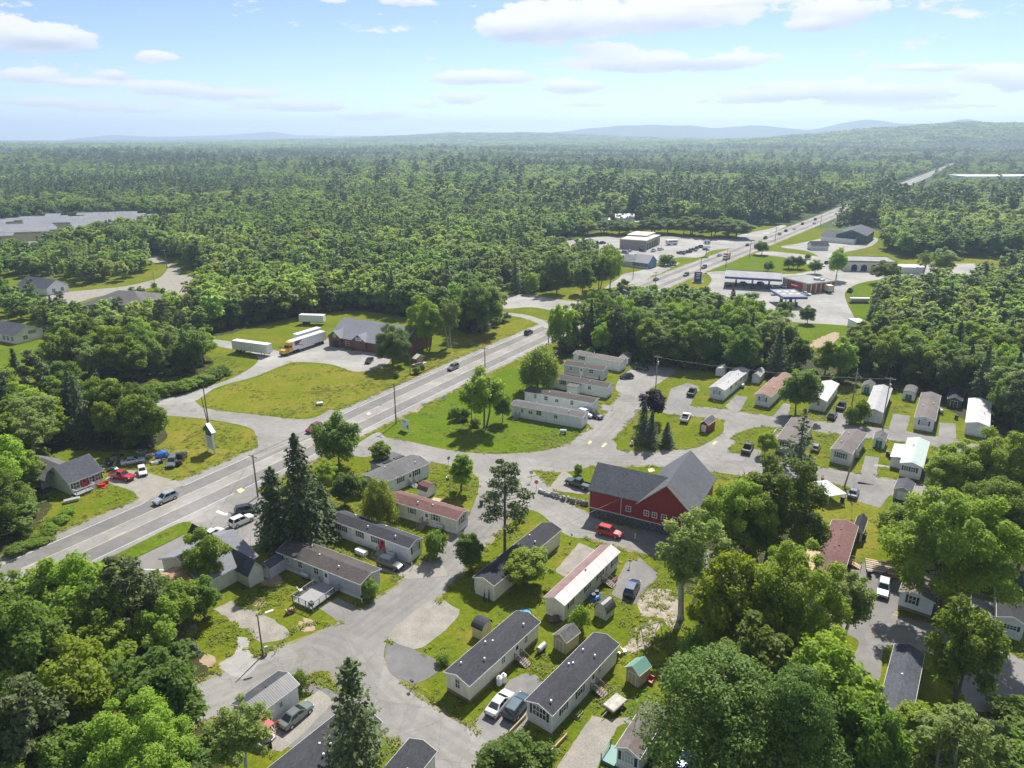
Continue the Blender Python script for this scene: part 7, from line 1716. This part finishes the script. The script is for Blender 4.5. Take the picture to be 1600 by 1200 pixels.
GROVE = [(x, 367 - (i % 2)*2, 341 + (i*7) % 6, 44, ('broad','maple','bright')[i % 3]) for i, x in enumerate(range(868, 1075, 25))]
for i, (x, y, ty, w, k) in enumerate(GROVE): T(k, x, y, ty, w, '%s tree in the grove row behind the repair garage' % ('green', 'dark', 'light green')[i % 3], group='%s trees in the grove row behind the garage' % ('green', 'dark', 'light green')[i % 3])
for x, y, ty, w, k, lab in ((1190,398,375,24,'maple','first roadside tree beyond the repair garage'), (1150,372,345,60,'maple','dark grove tree right behind the repair garage'), (1112,371,342,50,'broad','green grove tree behind the rounded pylon sign'), (1080,368,338,56,'broad','green grove tree behind the motor home'), (1135,369,340,46,'broad','round grove tree left of the highway'), (1210,350,330,26,'maple','far dark tree left of the highway'), (1228,346,326,26,'maple','far tree next to the dark one left of the highway')):
    T(k, x, y, ty, w, lab)
# thicket behind the roadside shop
for i, (x, y, ty, w, k, lab) in enumerate(((285,985,905,70,'broad','leafy tree in the thicket nearest the roadside shop porch'), (245,990,900,80,'maple','dark tree in the thicket below the shop porch'), (200,985,885,90,'broad','green tree in the thicket beside the highway'), (140,980,872,90,'bright','light tree in the thicket at the highway edge'), (320,965,905,52,'maple','small dark tree at the thicket end by the gravel pad'), (255,1035,952,80,'oak','bent thin tree with bare limbs in the thicket'), (90,1000,880,110,'broad','broad tree where the thicket meets the highway'), (175,1050,925,100,'oak','bare limbed grey tree in the middle of the thicket'), (270,1165,1020,150,'maple','large dark round tree in the lower left wood'), (60,1120,940,130,'maple','dark tree at the left edge of the lower wood'), (150,1160,1010,130,'bright','light green tree low in the left wood'))):
    T(k, x, y, ty, w, lab)
# hedge along the side road
for i, q in enumerate(smooth_open([P(*q) for q in ((215,622),(245,618),(275,614),(300,606),(325,598),(345,586))], 3)):
    w = 6.2; NAMED_AT.append((q.x, q.y)); plant('bush', (q.x, q.y, 0), rt.uniform(2.4, 3.6), w, 'bright green bush in the hedge along the side road', 'bush', 'bush', 'bushes in the side road hedge', rnd=rt)
for i, q in enumerate(smooth_open([P(*q) for q in ((20,868),(52,850),(84,830),(108,808))], 3)):
    plant('bush', (q.x + rt.uniform(-1, 1), q.y + rt.uniform(-1, 1), 0), rt.uniform(.9, 2.2), rt.uniform(2.6, 4.6), 'low leafy bush on the bank along the left verge of the highway', 'bush', 'bush', 'bushes on the left verge', rnd=rt)
for i, q in enumerate([P(1585,1130), P(1600,1160), P(1570,1175), P(1610,1200), P(1580,1215), P(1620,1130)]):
    plant('bush', q, rt.uniform(2.5, 4), 6, 'dense bright green bush in the thicket at the bottom right corner', 'bush', 'bush', 'bushes in the bottom right corner', rnd=rt)
# ---- small yard things and service drops
def yard(kind, x, y, label, rz=0.0):
    p = P(x, y)
    if kind == 'oil_tank':
        t = thing('oil_tank', label, 'oil tank', p, rz, 'oil tanks beside the homes'); MB().tube((-.75,0,.75),(.75,0,.75),.42,.42,12).build('tank', MT['steel'], t)
        for a in (-.55, .5): MB().box(a, a+.06, -.3, .3, 0, .4).build('leg', MT['black'], t)
        MB().tube((.3,0,1.1),(.3,0,1.6),.03,n=5).build('fill_pipe', MT['steel'], t)
    elif kind == 'grill':
        t = thing('grill', label, 'grill', p, rz, 'barbecue grills in the yards'); MB().exty([(-.4,.8),(.4,.8),(.4,1.0),(.25,1.2),(-.25,1.2),(-.4,1.0)],-.25,.25).build('hood', MT['black'], t); MB().box(-.35,.35,-.22,.22,.1,.78).build('cart', MT['dark_trim'], t); MB().box(.42,.75,-.2,.2,.82,.86).build('side_shelf', MT['steel'], t)
    elif kind == 'lawn_chair':
        t = thing('lawn_chair', label, 'chair', p, rz, 'lawn chairs in the yards'); MB().box(-.3,.3,-.3,.3,.38,.43).build('seat', MT['white'], t); MB().exty([(-.3,.43),(-.25,.43),(-.45,1.0),(-.5,1.0)],-.3,.3).build('backrest', MT['white'], t)
        for a, b in ((-.28,-.28),(.24,-.28),(-.28,.24),(.24,.24)): MB().box(a,a+.04,b,b+.04,0,.38).build('leg', MT['white'], t)
    elif kind == 'planter':
        t = thing('planter', label, 'planter', p, rz, 'flower planters by the homes'); MB().box(-.6,.6,-.25,.25,0,.35).build('box', MT['wood'], t); m = MB(); q = random.Random(x)
        for i in range(7): m.blob((-.5+i*.16, q.uniform(-.1,.1), .42), .13,.13,.14,6,4,.2,q)
        m.build('flowers', MT['shrub'] if x % 2 else plain('pink flowers', (.5,.08,.15), .7), t)
    elif kind == 'pool':
        t = thing('wading_pool', label, 'pool', p, rz); MB().tube((0,0,0),(0,0,.3),1.0,1.08,18,cap=False).build('rim', MT['blue'], t); MB().tube((0,0,0),(0,0,.2),.98,.98,18).build('water', glass('pool water', (.12,.35,.42), .05), t)
    elif kind == 'swing':
        t = thing('swing_set', label, 'swing set', p, rz); m = MB()
        for a in (-1.6, 1.6):
            for b in (-.9, .9): m.tube((a, b, 0), (a, 0, 2.1), .05, n=6)
        m.tube((-1.7,0,2.1),(1.7,0,2.1),.05,n=6); m.build('frame', MT['teal_trim'], t)
        for a in (-.8, .6):
            MB().box(a-.22, a+.22, -.1, .1, .5, .54).build('seat', MT['black'], t); MB().tube((a-.2,0,.54),(a-.2,0,2.08),.012,n=3).tube((a+.2,0,.54),(a+.2,0,2.08),.012,n=3).build('chain', MT['steel'], t)
    elif kind == 'firewood':
        t = thing('firewood_stack', label, 'firewood', p, rz, 'firewood stacks in the yards'); q = random.Random(x*7)
        for i in range(5):
            for j in range(3): MB().tube((i*.3,-.25,.15+j*.27),(i*.3+q.uniform(-.03,.03),.25,.15+j*.27),q.uniform(.11,.14),n=7).build('log', MT['new_wood' if (i+j) % 3 else 'bark'], t)
    return t
for a in (('oil_tank',846,1018,'oil tank at the far end of the cream home',.9),('oil_tank',688,828,'oil tank against the beige home front wall',-.5),('oil_tank',612,872,'oil tank at the wall of the long white home',-.5),('oil_tank',478,905,'oil tank under the grey deck home wall',-.5),('oil_tank',880,678,'oil tank below the nearest white row home',-.1),('oil_tank',1160,606,'oil tank at the side of the pale grey metal roofed home',1.0),('oil_tank',1338,716,'oil tank beside the brown taupe roofed home',1.0),('oil_tank',1470,646,'oil tank beside the brown grey roofed home',1.4),
          ('grill',962,1030,'black grill on the grass by the light grey home steps',.6),('grill',520,930,'black grill on the wheelchair deck edge lawn',.2),('grill',1395,726,'black grill beside the mint roofed home side room',0),('grill',1262,690,'black grill by the small deck behind the thin spruce',1),('grill',752,790,'black grill on the lawn right of the red brown roof',2),
          ('lawn_chair',975,1020,'white lawn chair near the tan shed with green roof',.4),('lawn_chair',950,1000,'white lawn chair between the tan sheds',1.4),('lawn_chair',700,748,'white lawn chair on the lawn before the skylit home',2),('lawn_chair',712,752,'second white lawn chair before the skylit home',2.6),('lawn_chair',1345,672,'white lawn chair on the lawn before the ribbed home',.9),('lawn_chair',470,925,'white lawn chair on the lawn left of the wheelchair deck',.5),
          ('planter',905,1118,'flower planter along the light grey home side wall',.9),('planter',940,1072,'leafy planter near the light grey home steps',.9),('planter',585,872,'flower planter before the long white home',-.5),('planter',1311,732,'flower planter under the brown taupe home window',.1),('planter',1118,629,'flower planter before the pale grey metal roofed home',.1),('planter',960,908,'leafy planter at the white metal roofed home window',.9),
          ('pool',820,960,'blue wading pool on the grass between the yellow and the white roofed homes',0),('swing',1015,995,'green swing set on the rubble edge behind the sheds',.4),('firewood',1285,752,'firewood stack under the white tent canopy side',1.2),('firewood',448,960,'firewood stack on the lawn below the wheelchair deck',.6)):
    yard(*a)
def drop(key, to, z, label):
    q = P(*to, z); POLE['tmp'] = Vector((q.x, q.y, z)); wire(key, 'tmp', label, .5, .03, .014)
for k, to, z, lab in (('n',(985,575),3.2,'service wire from the weathered pole to the back row home'),('n',(948,608),3.2,'service wire from the weathered pole to the porch room home'),('n',(1120,606),3.2,'service wire from the weathered pole to the turning circle lawn home'),('p',(1440,640),3.2,'service wire from the bleached pole to the half round window home'),('p',(1305,610),3.2,'service wire from the bleached pole to the bright white roof'),('q',(1340,712),3.2,'service wire from the leaning pole to the brown taupe roof'),('q',(1412,712),3.2,'service wire from the leaning pole to the mint roof'),('q',(1330,840),3.2,'service wire from the leaning pole to the worn red brown roof'),('a',(390,850),4.5,'service wire from the highway pole to the roadside shop'),('b',(655,735),3.2,'service wire from the entrance pole to the skylit home'),('d',(905,560),3.2,'service wire from the narrow tree pole to the back row home')):
    drop(k, to, z, lab)
A, B = POLE['a'].copy(), P(250,930,9); POLE['tmp'] = Vector((B.x, B.y, 9)); wire('a', 'tmp', 'power line running off along the highway to the lower left', 0, .02)

# ================================================================= woods
def in_poly(pts, poly):
    x, y = pts[:, 0], pts[:, 1]; c = np.zeros(len(pts), bool); n = len(poly)
    for i in range(n):
        x0, y0 = poly[i]; x1, y1 = poly[(i+1) % n]
        if y0 == y1: continue
        c ^= ((y0 > y) != (y1 > y)) & (x < (x1 - x0) * (y - y0) / (y1 - y0) + x0)
    return c
def line_dist(pts, line):
    d = np.full(len(pts), 1e9)
    for a, b in zip(line[:-1], line[1:]):
        ab = b - a; t = np.clip(((pts - a) @ ab) / (ab @ ab), 0, 1); d = np.minimum(d, np.linalg.norm(pts - (a + t[:, None] * ab), axis=1))
    return d
def to_px(pts, z):
    c, s = math.cos(PITCH), math.sin(PITCH)
    zz = z - CAM_H; dep = pts[:, 1] * c - zz * s; up = pts[:, 1] * s + zz * c
    return np.c_[800 + F_PX * pts[:, 0] / dep, 600 - F_PX * up / dep]
def scatter(r0, r1, step, seed, amax=0.72):
    rng = np.random.default_rng(seed)
    xs = np.arange(-r1 * math.sin(amax), r1 * math.sin(amax), step); ys = np.arange(r0 * .7, r1, step)
    g = np.stack(np.meshgrid(xs, ys), -1).reshape(-1, 2); g[:, 0] += (np.round(g[:, 1] / step) % 2) * step / 2
    g += rng.uniform(-.42, .42, g.shape) * step
    r = np.hypot(g[:, 0], g[:, 1]); a = np.arctan2(g[:, 0], g[:, 1])
    return g[(r > r0) & (r < r1) & (np.abs(a) < amax)]
# wood outlines on the ground (photo points); name, label stem, conifer share, height range, outline
WOODS = [
 ('wood at the bottom left corner', .08, (9, 14), [(-160,960),(20,965),(110,965),(225,1005),(290,1040),(330,1105),(340,1180),(330,1290),(-220,1330)]),
 ('wood behind the white roadside house', .2, (10, 15), [(-150,640),(40,628),(160,640),(215,668),(262,688),(250,700),(180,702),(125,690),(80,700),(72,728),(20,730),(-140,750)]),
 ('roadside wood at the left edge', .05, (9, 14), [(-160,720),(42,722),(50,745),(62,790),(58,815),(24,850),(-30,880),(-160,930)]),
 ('wood between the side road and the cream office', .22, (9, 14), [(80,572),(112,542),(150,528),(215,530),(290,548),(322,566),(312,580),(270,590),(215,598),(150,600),(98,602)]),
 ('wood between the highway and the gas station', .12, (11, 15), [(866,553),(878,528),(905,503),(945,488),(1000,493),(1050,487),(1100,497),(1170,512),(1208,530),(1226,574),(1300,593),(1345,599),(1300,604),(1235,597),(1180,590),(1110,584),(1040,574),(970,562),(920,558)]),
 ('wood on the right edge behind the homes', .2, (11, 15), [(1330,590),(1335,556),(1385,545),(1370,515),(1348,490),(1385,470),(1480,462),(1545,452),(1600,425),(1740,415),(1790,640),(1600,690),(1556,655),(1500,622),(1440,606),(1400,600)]),
 ('wood behind the red brick lodge', .15, (11, 16), [(310,345),(960,340),(890,372),(850,385),(800,405),(780,440),(765,455),(768,478),(788,500),(760,520),(735,520),(690,502),(560,482),(505,488),(470,494),(395,508),(330,518),(310,500),(322,470),(330,430),(285,410),(255,398),(130,392),(60,398)]),
 ('wood round the far left yard', .15, (9, 13), [(-60,400),(60,400),(130,397),(235,396),(225,402),(236,414),(228,426),(196,438),(110,450),(100,430),(60,432),(0,436),(-60,440)]),
 ('hedge by the gravel yard', .1, (3.5, 5), [(200,462),(240,452),(262,462),(305,470),(312,480),(262,480),(230,474)]),
 ('trees before the hip roofed building', .2, (7, 11), [(-60,455),(15,466),(50,480),(110,500),(230,500),(262,486),(318,486),(330,520),(300,540),(235,522),(150,516),(100,526),(70,530),(60,505),(0,498),(-60,500)]),
 ('grove between the gravel track and the garage lot', .08, (9, 13), [(786,446),(800,408),(850,396),(905,402),(945,410),(966,418),(962,430),(940,436),(900,440),(872,452),(840,456),(815,452)]),
 ('wood behind the long rear lot', .12, (12, 16), [(1330,345),(1700,330),(1760,400),(1600,402),(1470,402),(1412,402),(1395,396),(1380,380),(1385,352)]),
]
FORESTY = [np.array([P(*q)[:2] for q in w[3]]) for w in WOODS]
OPEN_FAR = [[P(*q)[:2] for q in poly] for poly in (
    [(-80,350),(0,347),(95,336),(215,334),(320,346),(330,356),(240,372),(130,376),(92,366),(0,384),(0,400),(-80,405)],
    [(-80,395),(120,378),(120,388),(60,396),(-80,410)],
    [(820,395),(890,374),(960,368),(1080,366),(1160,362),(1205,352),(1260,338),(1275,330),(1300,330),(1300,345),(1260,372),(1400,380),(1420,404),(1560,405),(1570,440),(1360,460),(1340,540),(1230,545),(1200,500),(1090,480),(1000,490),(900,520),(860,560),(760,600),(790,490),(760,470),(760,450)],
    [(900,352),(1010,346),(1010,352),(900,358)], [(1395,307),(1450,280),(1475,283),(1430,309)],
    [(1480,284),(1620,280),(1640,274),(1640,290),(1480,292)],
    [(1440,300),(1480,298),(1480,306),(1440,308)])]
KEEP = [np.array(c) for c in CLEAR]
def free(pts, road_gap):
    ok = line_dist(pts, HWXY) > HWID + road_gap
    for ln, hwid in ROADS: ok &= line_dist(pts, ln) > hwid + 2.2
    for k in KEEP: ok &= ~in_poly(pts, k)
    for b in FOOT:
        ok &= ~in_poly(pts, b)
    return ok
FOOT = [np.array(f) for f in FOOTPRINTS]
NAMED = np.array(NAMED_AT)

near = scatter(55, 640, 6.6, 3, .80)
near = near[free(near, 5.0)]
which = np.full(len(near), -1)
for i, poly in enumerate(FORESTY): which[in_poly(near, poly) & (which < 0)] = i
pxn = to_px(near, 0.0)
far_zone = (np.hypot(near[:, 0], near[:, 1]) > 420) & (which < 0) & (pxn[:, 1] < 352)
for o in OPEN_FAR: far_zone &= ~in_poly(near, np.array(o))
near_far = near[far_zone]
sel = which >= 0
near, which = near[sel], which[sel]
d_n = np.array([np.min(np.hypot(*(NAMED - q).T)) for q in near])
keep = d_n > 3.0
near, which = near[keep], which[keep]
order = np.argsort(np.hypot(near[:, 0], near[:, 1]))
near, which = near[order], which[order]

rnd = random.Random(5)
SHORT = ['bottom left wood', 'wood behind the roadside house', 'roadside wood at the left edge', 'wood before the cream office', 'wood below the gas station', 'wood on the right edge', 'wood behind the red shop', 'wood round the far left yard', 'hedge by the gravel yard', 'trees before the hip roofed hall', 'grove beside the gravel track', 'wood behind the rear lot']
def tree_label(look, wi, q):
    poly = FORESTY[wi]; r = math.hypot(q[0], q[1]); d = -np.array(q) / r
    front = not in_poly(np.array([np.array(q) + d * 7.5]), poly)[0]; deep = not in_poly(np.array([np.array(q) - d * 9.0]), poly)[0]
    x = to_px(np.array([q]), 0.0)[0, 0]; xs = np.clip(to_px(poly, 0.0)[:, 0], 0, 1600); f = (x - xs.min()) / (xs.max() - xs.min() + 1e-6)
    n = 5; k = int(np.clip(f * n, 0, n - 1))
    return '%s, %s, %s of the %s' % (look, 'front edge' if front else ('back edge' if deep else 'inside'), ('left end', 'left part', 'middle', 'right part', 'right end')[k], SHORT[wi])
count = {'broadleaf': N_BROAD, 'conifer': N_CONIF}
stuffP = []; stuffK = []; stuffS = []
LOOK = {'broad': 'mid green broadleaf tree', 'maple': 'dark round crowned tree', 'bright': 'bright yellow green tree', 'oak': 'open spreading tree', 'ash': 'pale feathery tree', 'aspen': 'narrow dark tree', 'pine': 'flat layered pine', 'spruce': 'pointed dark spruce', 'hemlock': 'broad dark conifer'}
BL_KINDS = ['broad', 'broad', 'broad', 'maple', 'bright', 'oak', 'ash', 'aspen']
def edge_of(p): return P(*p)
for q, wi in zip(near, which):
    nm, cs, (h0, h1), _ = WOODS[wi]
    con = rnd.random() < cs; h = rnd.uniform(h0, h1); r = math.hypot(q[0], q[1])
    typ = 'conifer' if con else 'broadleaf'
    if count[typ] < 292 and r < 330:
        count[typ] += 1
        if con:
            kd = rnd.choice(['pine', 'pine', 'spruce', 'hemlock']); h *= 1.12
            plant(kd, (q[0], q[1], 0), h, h * rnd.uniform(.42, .56), tree_label(LOOK[kd], wi, q), 'conifer', 'conifer_tree', 'conifers in the ' + nm, rnd=rnd)
        else:
            kd = rnd.choice(BL_KINDS); w = h * (rnd.uniform(.62, .86) if kd != 'aspen' else .5)
            plant(kd, (q[0], q[1], 0), h, w, tree_label(LOOK[kd], wi, q), 'tree', 'broadleaf_tree', 'broadleaf trees in the ' + nm, rnd=rnd)
    else:
        stuffP.append((q[0], q[1], 0.0)); stuffK.append((3 + rnd.randrange(2)) if con else rnd.randrange(3)); s = h / 13.0; stuffS.append((s * rnd.uniform(.85, 1.15), s))
# low growth under and along the woods
und = scatter(60, 330, 3.3, 12, .78); und = und[free(und, 3.0)]; inw = np.zeros(len(und), bool)
for i_, poly in enumerate(FORESTY):
    c_ = poly.mean(0); inw |= in_poly(und, c_ + (poly - c_) * 1.015)
for q in und[inw]:
    s = rnd.uniform(.16, .34); stuffP.append((q[0], q[1], 0.0)); stuffK.append(rnd.randrange(3)); stuffS.append((s * 1.25, s))
print('individual trees', count, 'near stuff', len(stuffP))

# ---- far forest: one object, low crowns instanced
rng = np.random.default_rng(77)
far = np.concatenate([near_far, (lambda g: g)(scatter(640, 1500, 8.2, 5)), scatter(1500, 3300, 10.8, 6)])
ok = line_dist(far, HWXY) > HWID + 9
for o in OPEN_FAR: ok &= ~in_poly(far, np.array(o))
for b in FOOT: ok &= ~in_poly(far, b)
# natural clearings and bogs
mead = np.sin(far[:, 0] / 173 + 2.0 * np.sin(far[:, 1] / 330)) * np.sin(far[:, 1] / 118 + far[:, 0] / 410 + 1.0)
ok &= rng.random(len(far)) > .06
ok &= ~((mead > .93) & (np.hypot(far[:, 0], far[:, 1]) > 800))
far = far[ok]
rf = np.hypot(far[:, 0], far[:, 1]); af = np.arctan2(far[:, 0], far[:, 1]); zf = terrain(af, rf)
patch = np.sin(far[:, 0] / 140 + 1.2 * np.sin(far[:, 1] / 210)) + np.sin(far[:, 1] / 95 + far[:, 0] / 300) + rng.normal(0, .8, len(far))
kf = np.where(patch > 1.45, 3 + rng.integers(0, 2, len(far)), rng.integers(0, 3, len(far)))
tallp = rng.random(len(far)) < .035; kf = np.where(tallp, 4, kf)
sf = rng.uniform(.6, 1.25, len(far)) * np.where(tallp, 1.22, 1.0) * (1 + .2 * np.sin(far[:, 0] / 210 + far[:, 1] / 130 + 2 * np.sin(far[:, 1] / 300))) * np.where(kf >= 3, 1.15, 1.0) * np.where(rf > 1500, .88, 1.0) * (1 + .14 * np.sin(far[:, 0] / 60) * np.sin(far[:, 1] / 80))
wf = sf * np.where(rf > 1500, 1.5, np.where(rf > 640, 1.15, 1.0))
# clumps of canopy on the far slopes
cl = scatter(3300, 7600, 44, 9); rc = np.hypot(cl[:, 0], cl[:, 1]); ac = np.arctan2(cl[:, 0], cl[:, 1]); zc_ = terrain(ac, rc)
nc = len(cl)
pos = np.concatenate([np.array(stuffP).reshape(-1, 3), np.c_[far, zf], np.c_[cl, zc_ - 1.0]])
kind = np.concatenate([np.array(stuffK, int), kf, np.full(nc, 5) + rng.integers(0, 2, nc)])
sw = np.concatenate([np.array([s[0] for s in stuffS]), wf, rng.uniform(.85, 1.2, nc)])
sh = np.concatenate([np.array([s[1] for s in stuffS]), sf, rng.uniform(.8, 1.25, nc)])
print('forest points', len(pos))
def low_broad(seed, leaves=760, leaf=.74):
    return broadleaf('forest_tree', seed, h=13, w=9.5, base=.08, lobes=22, lobe_r=(.18, .30), leaves=leaves, leaf=leaf, mat='forest', spread=.78, rough=.5, inner=.1)[0]
LOWS = [low_broad(400 + i) for i in range(3)] + [conifer('forest_pine', 430, h=15, w=7, whorls=13, per=6, leaf=.85, mat='forest_needle', fill=5, base=.02)[0], pine('forest_pine', 431, h=15.5, w=7.5, plates=16, leaves=380, leaf=.9, base=.15, mat='forest_needle')[0]]
def clump(seed):
    r_ = np.random.default_rng(seed); C = []; Nn = []
    for i in range(36):
        c = np.r_[r_.uniform(-26, 26, 2), 0]; h = r_.uniform(8, 15); m = 16
        d = r_.normal(size=(m, 3)); d[:, 2] = np.abs(d[:, 2]) + .1; d /= np.linalg.norm(d, axis=1, keepdims=True)
        C.append(c + np.array([0, 0, h * .55]) + d * np.array([5.2, 5.2, h * .45])); Nn.append(d + r_.normal(0, .3, (m, 3)))
    return leaf_mesh('canopy_clump', np.concatenate(C), np.concatenate(Nn), 3.4, r_, MT['forest'], aspect=.8)
LOWS += [clump(1), clump(2)]
fm = bpy.data.meshes.new('forest'); fm.vertices.add(len(pos)); fm.vertices.foreach_set('co', pos.astype(np.float32).ravel())
for nm, typ, dat in (('kind', 'INT', kind.astype(np.int32)), ('turn', 'FLOAT', rng.uniform(0, 6.28, len(pos)).astype(np.float32)), ('wide', 'FLOAT', sw.astype(np.float32)), ('tall', 'FLOAT', sh.astype(np.float32))):
    fm.attributes.new(nm, typ, 'POINT').data.foreach_set('value', dat)
fo = tag(link('forest', fm), 'unbroken green forest of mixed trees reaching back to the hills', kind='stuff')
ng = bpy.data.node_groups.new('forest_scatter', 'GeometryNodeTree')
ng.interface.new_socket('Geometry', in_out='INPUT', socket_type='NodeSocketGeometry'); ng.interface.new_socket('Geometry', in_out='OUTPUT', socket_type='NodeSocketGeometry')
gi = ng.nodes.new('NodeGroupInput'); go = ng.nodes.new('NodeGroupOutput'); iop = ng.nodes.new('GeometryNodeInstanceOnPoints')
g2i = ng.nodes.new('GeometryNodeGeometryToInstance')
PO = []
for i, me in enumerate(LOWS):
    o = bpy.data.objects.new('forest_tree_form', me); PO.append(o)
for o in reversed(PO):
    oi = ng.nodes.new('GeometryNodeObjectInfo'); oi.inputs['Object'].default_value = o; ng.links.new(oi.outputs['Geometry'], g2i.inputs[0])
def att(nm, typ):
    a = ng.nodes.new('GeometryNodeInputNamedAttribute'); a.data_type = typ; a.inputs['Name'].default_value = nm; return a.outputs['Attribute']
cx = ng.nodes.new('ShaderNodeCombineXYZ'); w_ = att('wide', 'FLOAT'); ng.links.new(w_, cx.inputs[0]); ng.links.new(w_, cx.inputs[1]); ng.links.new(att('tall', 'FLOAT'), cx.inputs[2])
cr = ng.nodes.new('ShaderNodeCombineXYZ'); ng.links.new(att('turn', 'FLOAT'), cr.inputs[2])
ng.links.new(gi.outputs[0], iop.inputs['Points']); ng.links.new(g2i.outputs[0], iop.inputs['Instance']); iop.inputs['Pick Instance'].default_value = True
ng.links.new(att('kind', 'INT'), iop.inputs['Instance Index']); ng.links.new(cr.outputs[0], iop.inputs['Rotation']); ng.links.new(cx.outputs[0], iop.inputs['Scale'])
ng.links.new(iop.outputs[0], go.inputs[0])
md = fo.modifiers.new('scatter', 'NODES'); md.node_group = ng

# ================================================================= the air
hz = MB().box(-13900, 13900, -13900, 13900, -240.0, 262.0)
hm = bpy.data.materials.new('haze'); hm.use_nodes = True
hm.node_tree.nodes.clear()
ho = hm.node_tree.nodes.new('ShaderNodeOutputMaterial'); hv = hm.node_tree.nodes.new('ShaderNodeVolumePrincipled')
hv.inputs['Color'].default_value = (.60, .775, 1.0, 1); hv.inputs['Density'].default_value = HAZE; hv.inputs['Anisotropy'].default_value = 0.25
hm.node_tree.links.new(hv.outputs[0], ho.inputs['Volume'])
tag(hz.build('haze', hm), 'thin pale blue summer haze lying over the whole valley', kind='stuff')

# ================================================================= rough grass and weeds on the lawns (uncountable: one object)
rg = np.random.default_rng(314)
n_ = 125000
rad = 58 + 190 * rg.random(n_) ** .8; ang = rg.uniform(-.76, .76, n_)
gp = np.c_[rad * np.sin(ang), rad * np.cos(ang)]
pv = line_dist(gp, HWXY) - HWID
for ln, hwid in ROADS: pv = np.minimum(pv, line_dist(gp, ln) - hwid)
ok = pv > .15
for poly in PAVED: ok &= ~in_poly(gp, poly)
for t_ in FOOTPRINTS:
    q = np.array(t_); c_ = q.mean(0); ok &= ~in_poly(gp, c_ + (q - c_) * .86)
nf = np.sin(gp[:, 0] * .31 + 2 * np.sin(gp[:, 1] * .23)) + np.sin(gp[:, 1] * .41 + 1.7 * np.sin(gp[:, 0] * .17)) + np.sin(gp[:, 0] * .093 - gp[:, 1] * .071)
edge = pv < 1.2
ok &= (rg.random(len(gp)) < np.clip(.10 + .22 * (nf - .2), .02, .75)) | (edge & (rg.random(len(gp)) < .6))
gp = gp[ok]
def tuft(seed, n=16):
    r_ = np.random.default_rng(seed); c = np.c_[r_.normal(0, .34, (n, 2)), r_.uniform(.05, .26, n)]
    return leaf_mesh('grass_tuft', c, np.c_[r_.normal(0, .5, (n, 2)), np.ones(n)], .17, r_, MT['tuft'], aspect=.4)
MT['tuft'] = foliage('rough grass', (.13, .185, .012), (.27, .265, .035), val=.18, trans=.3, hue=.012)
gm = bpy.data.meshes.new('grass'); gm.vertices.add(len(gp)); gm.vertices.foreach_set('co', np.c_[gp, np.full(len(gp), .006)].astype(np.float32).ravel())
gs = rg.uniform(.5, 1.35, len(gp))
for nm, typ, dat in (('kind', 'INT', rg.integers(0, 3, len(gp)).astype(np.int32)), ('turn', 'FLOAT', rg.uniform(0, 6.28, len(gp)).astype(np.float32)), ('wide', 'FLOAT', gs.astype(np.float32)), ('tall', 'FLOAT', (gs * rg.uniform(.5, 1.1, len(gp))).astype(np.float32))):
    gm.attributes.new(nm, typ, 'POINT').data.foreach_set('value', dat)
go_ = tag(link('grass', gm), 'rough grass and weed tufts growing over the lawns and verges', kind='stuff')
ng2 = ng.copy(); ng2.name = 'grass_scatter'
obs = [bpy.data.objects.new('grass_tuft_form', tuft(i)) for i in (5, 6, 7)]; nodes = [n for n in ng2.nodes if n.bl_idname == 'GeometryNodeObjectInfo']
for i, n in enumerate(nodes): n.inputs['Object'].default_value = obs[i % 3]
go_.modifiers.new('scatter', 'NODES').node_group = ng2
print('tufts', len(gp))
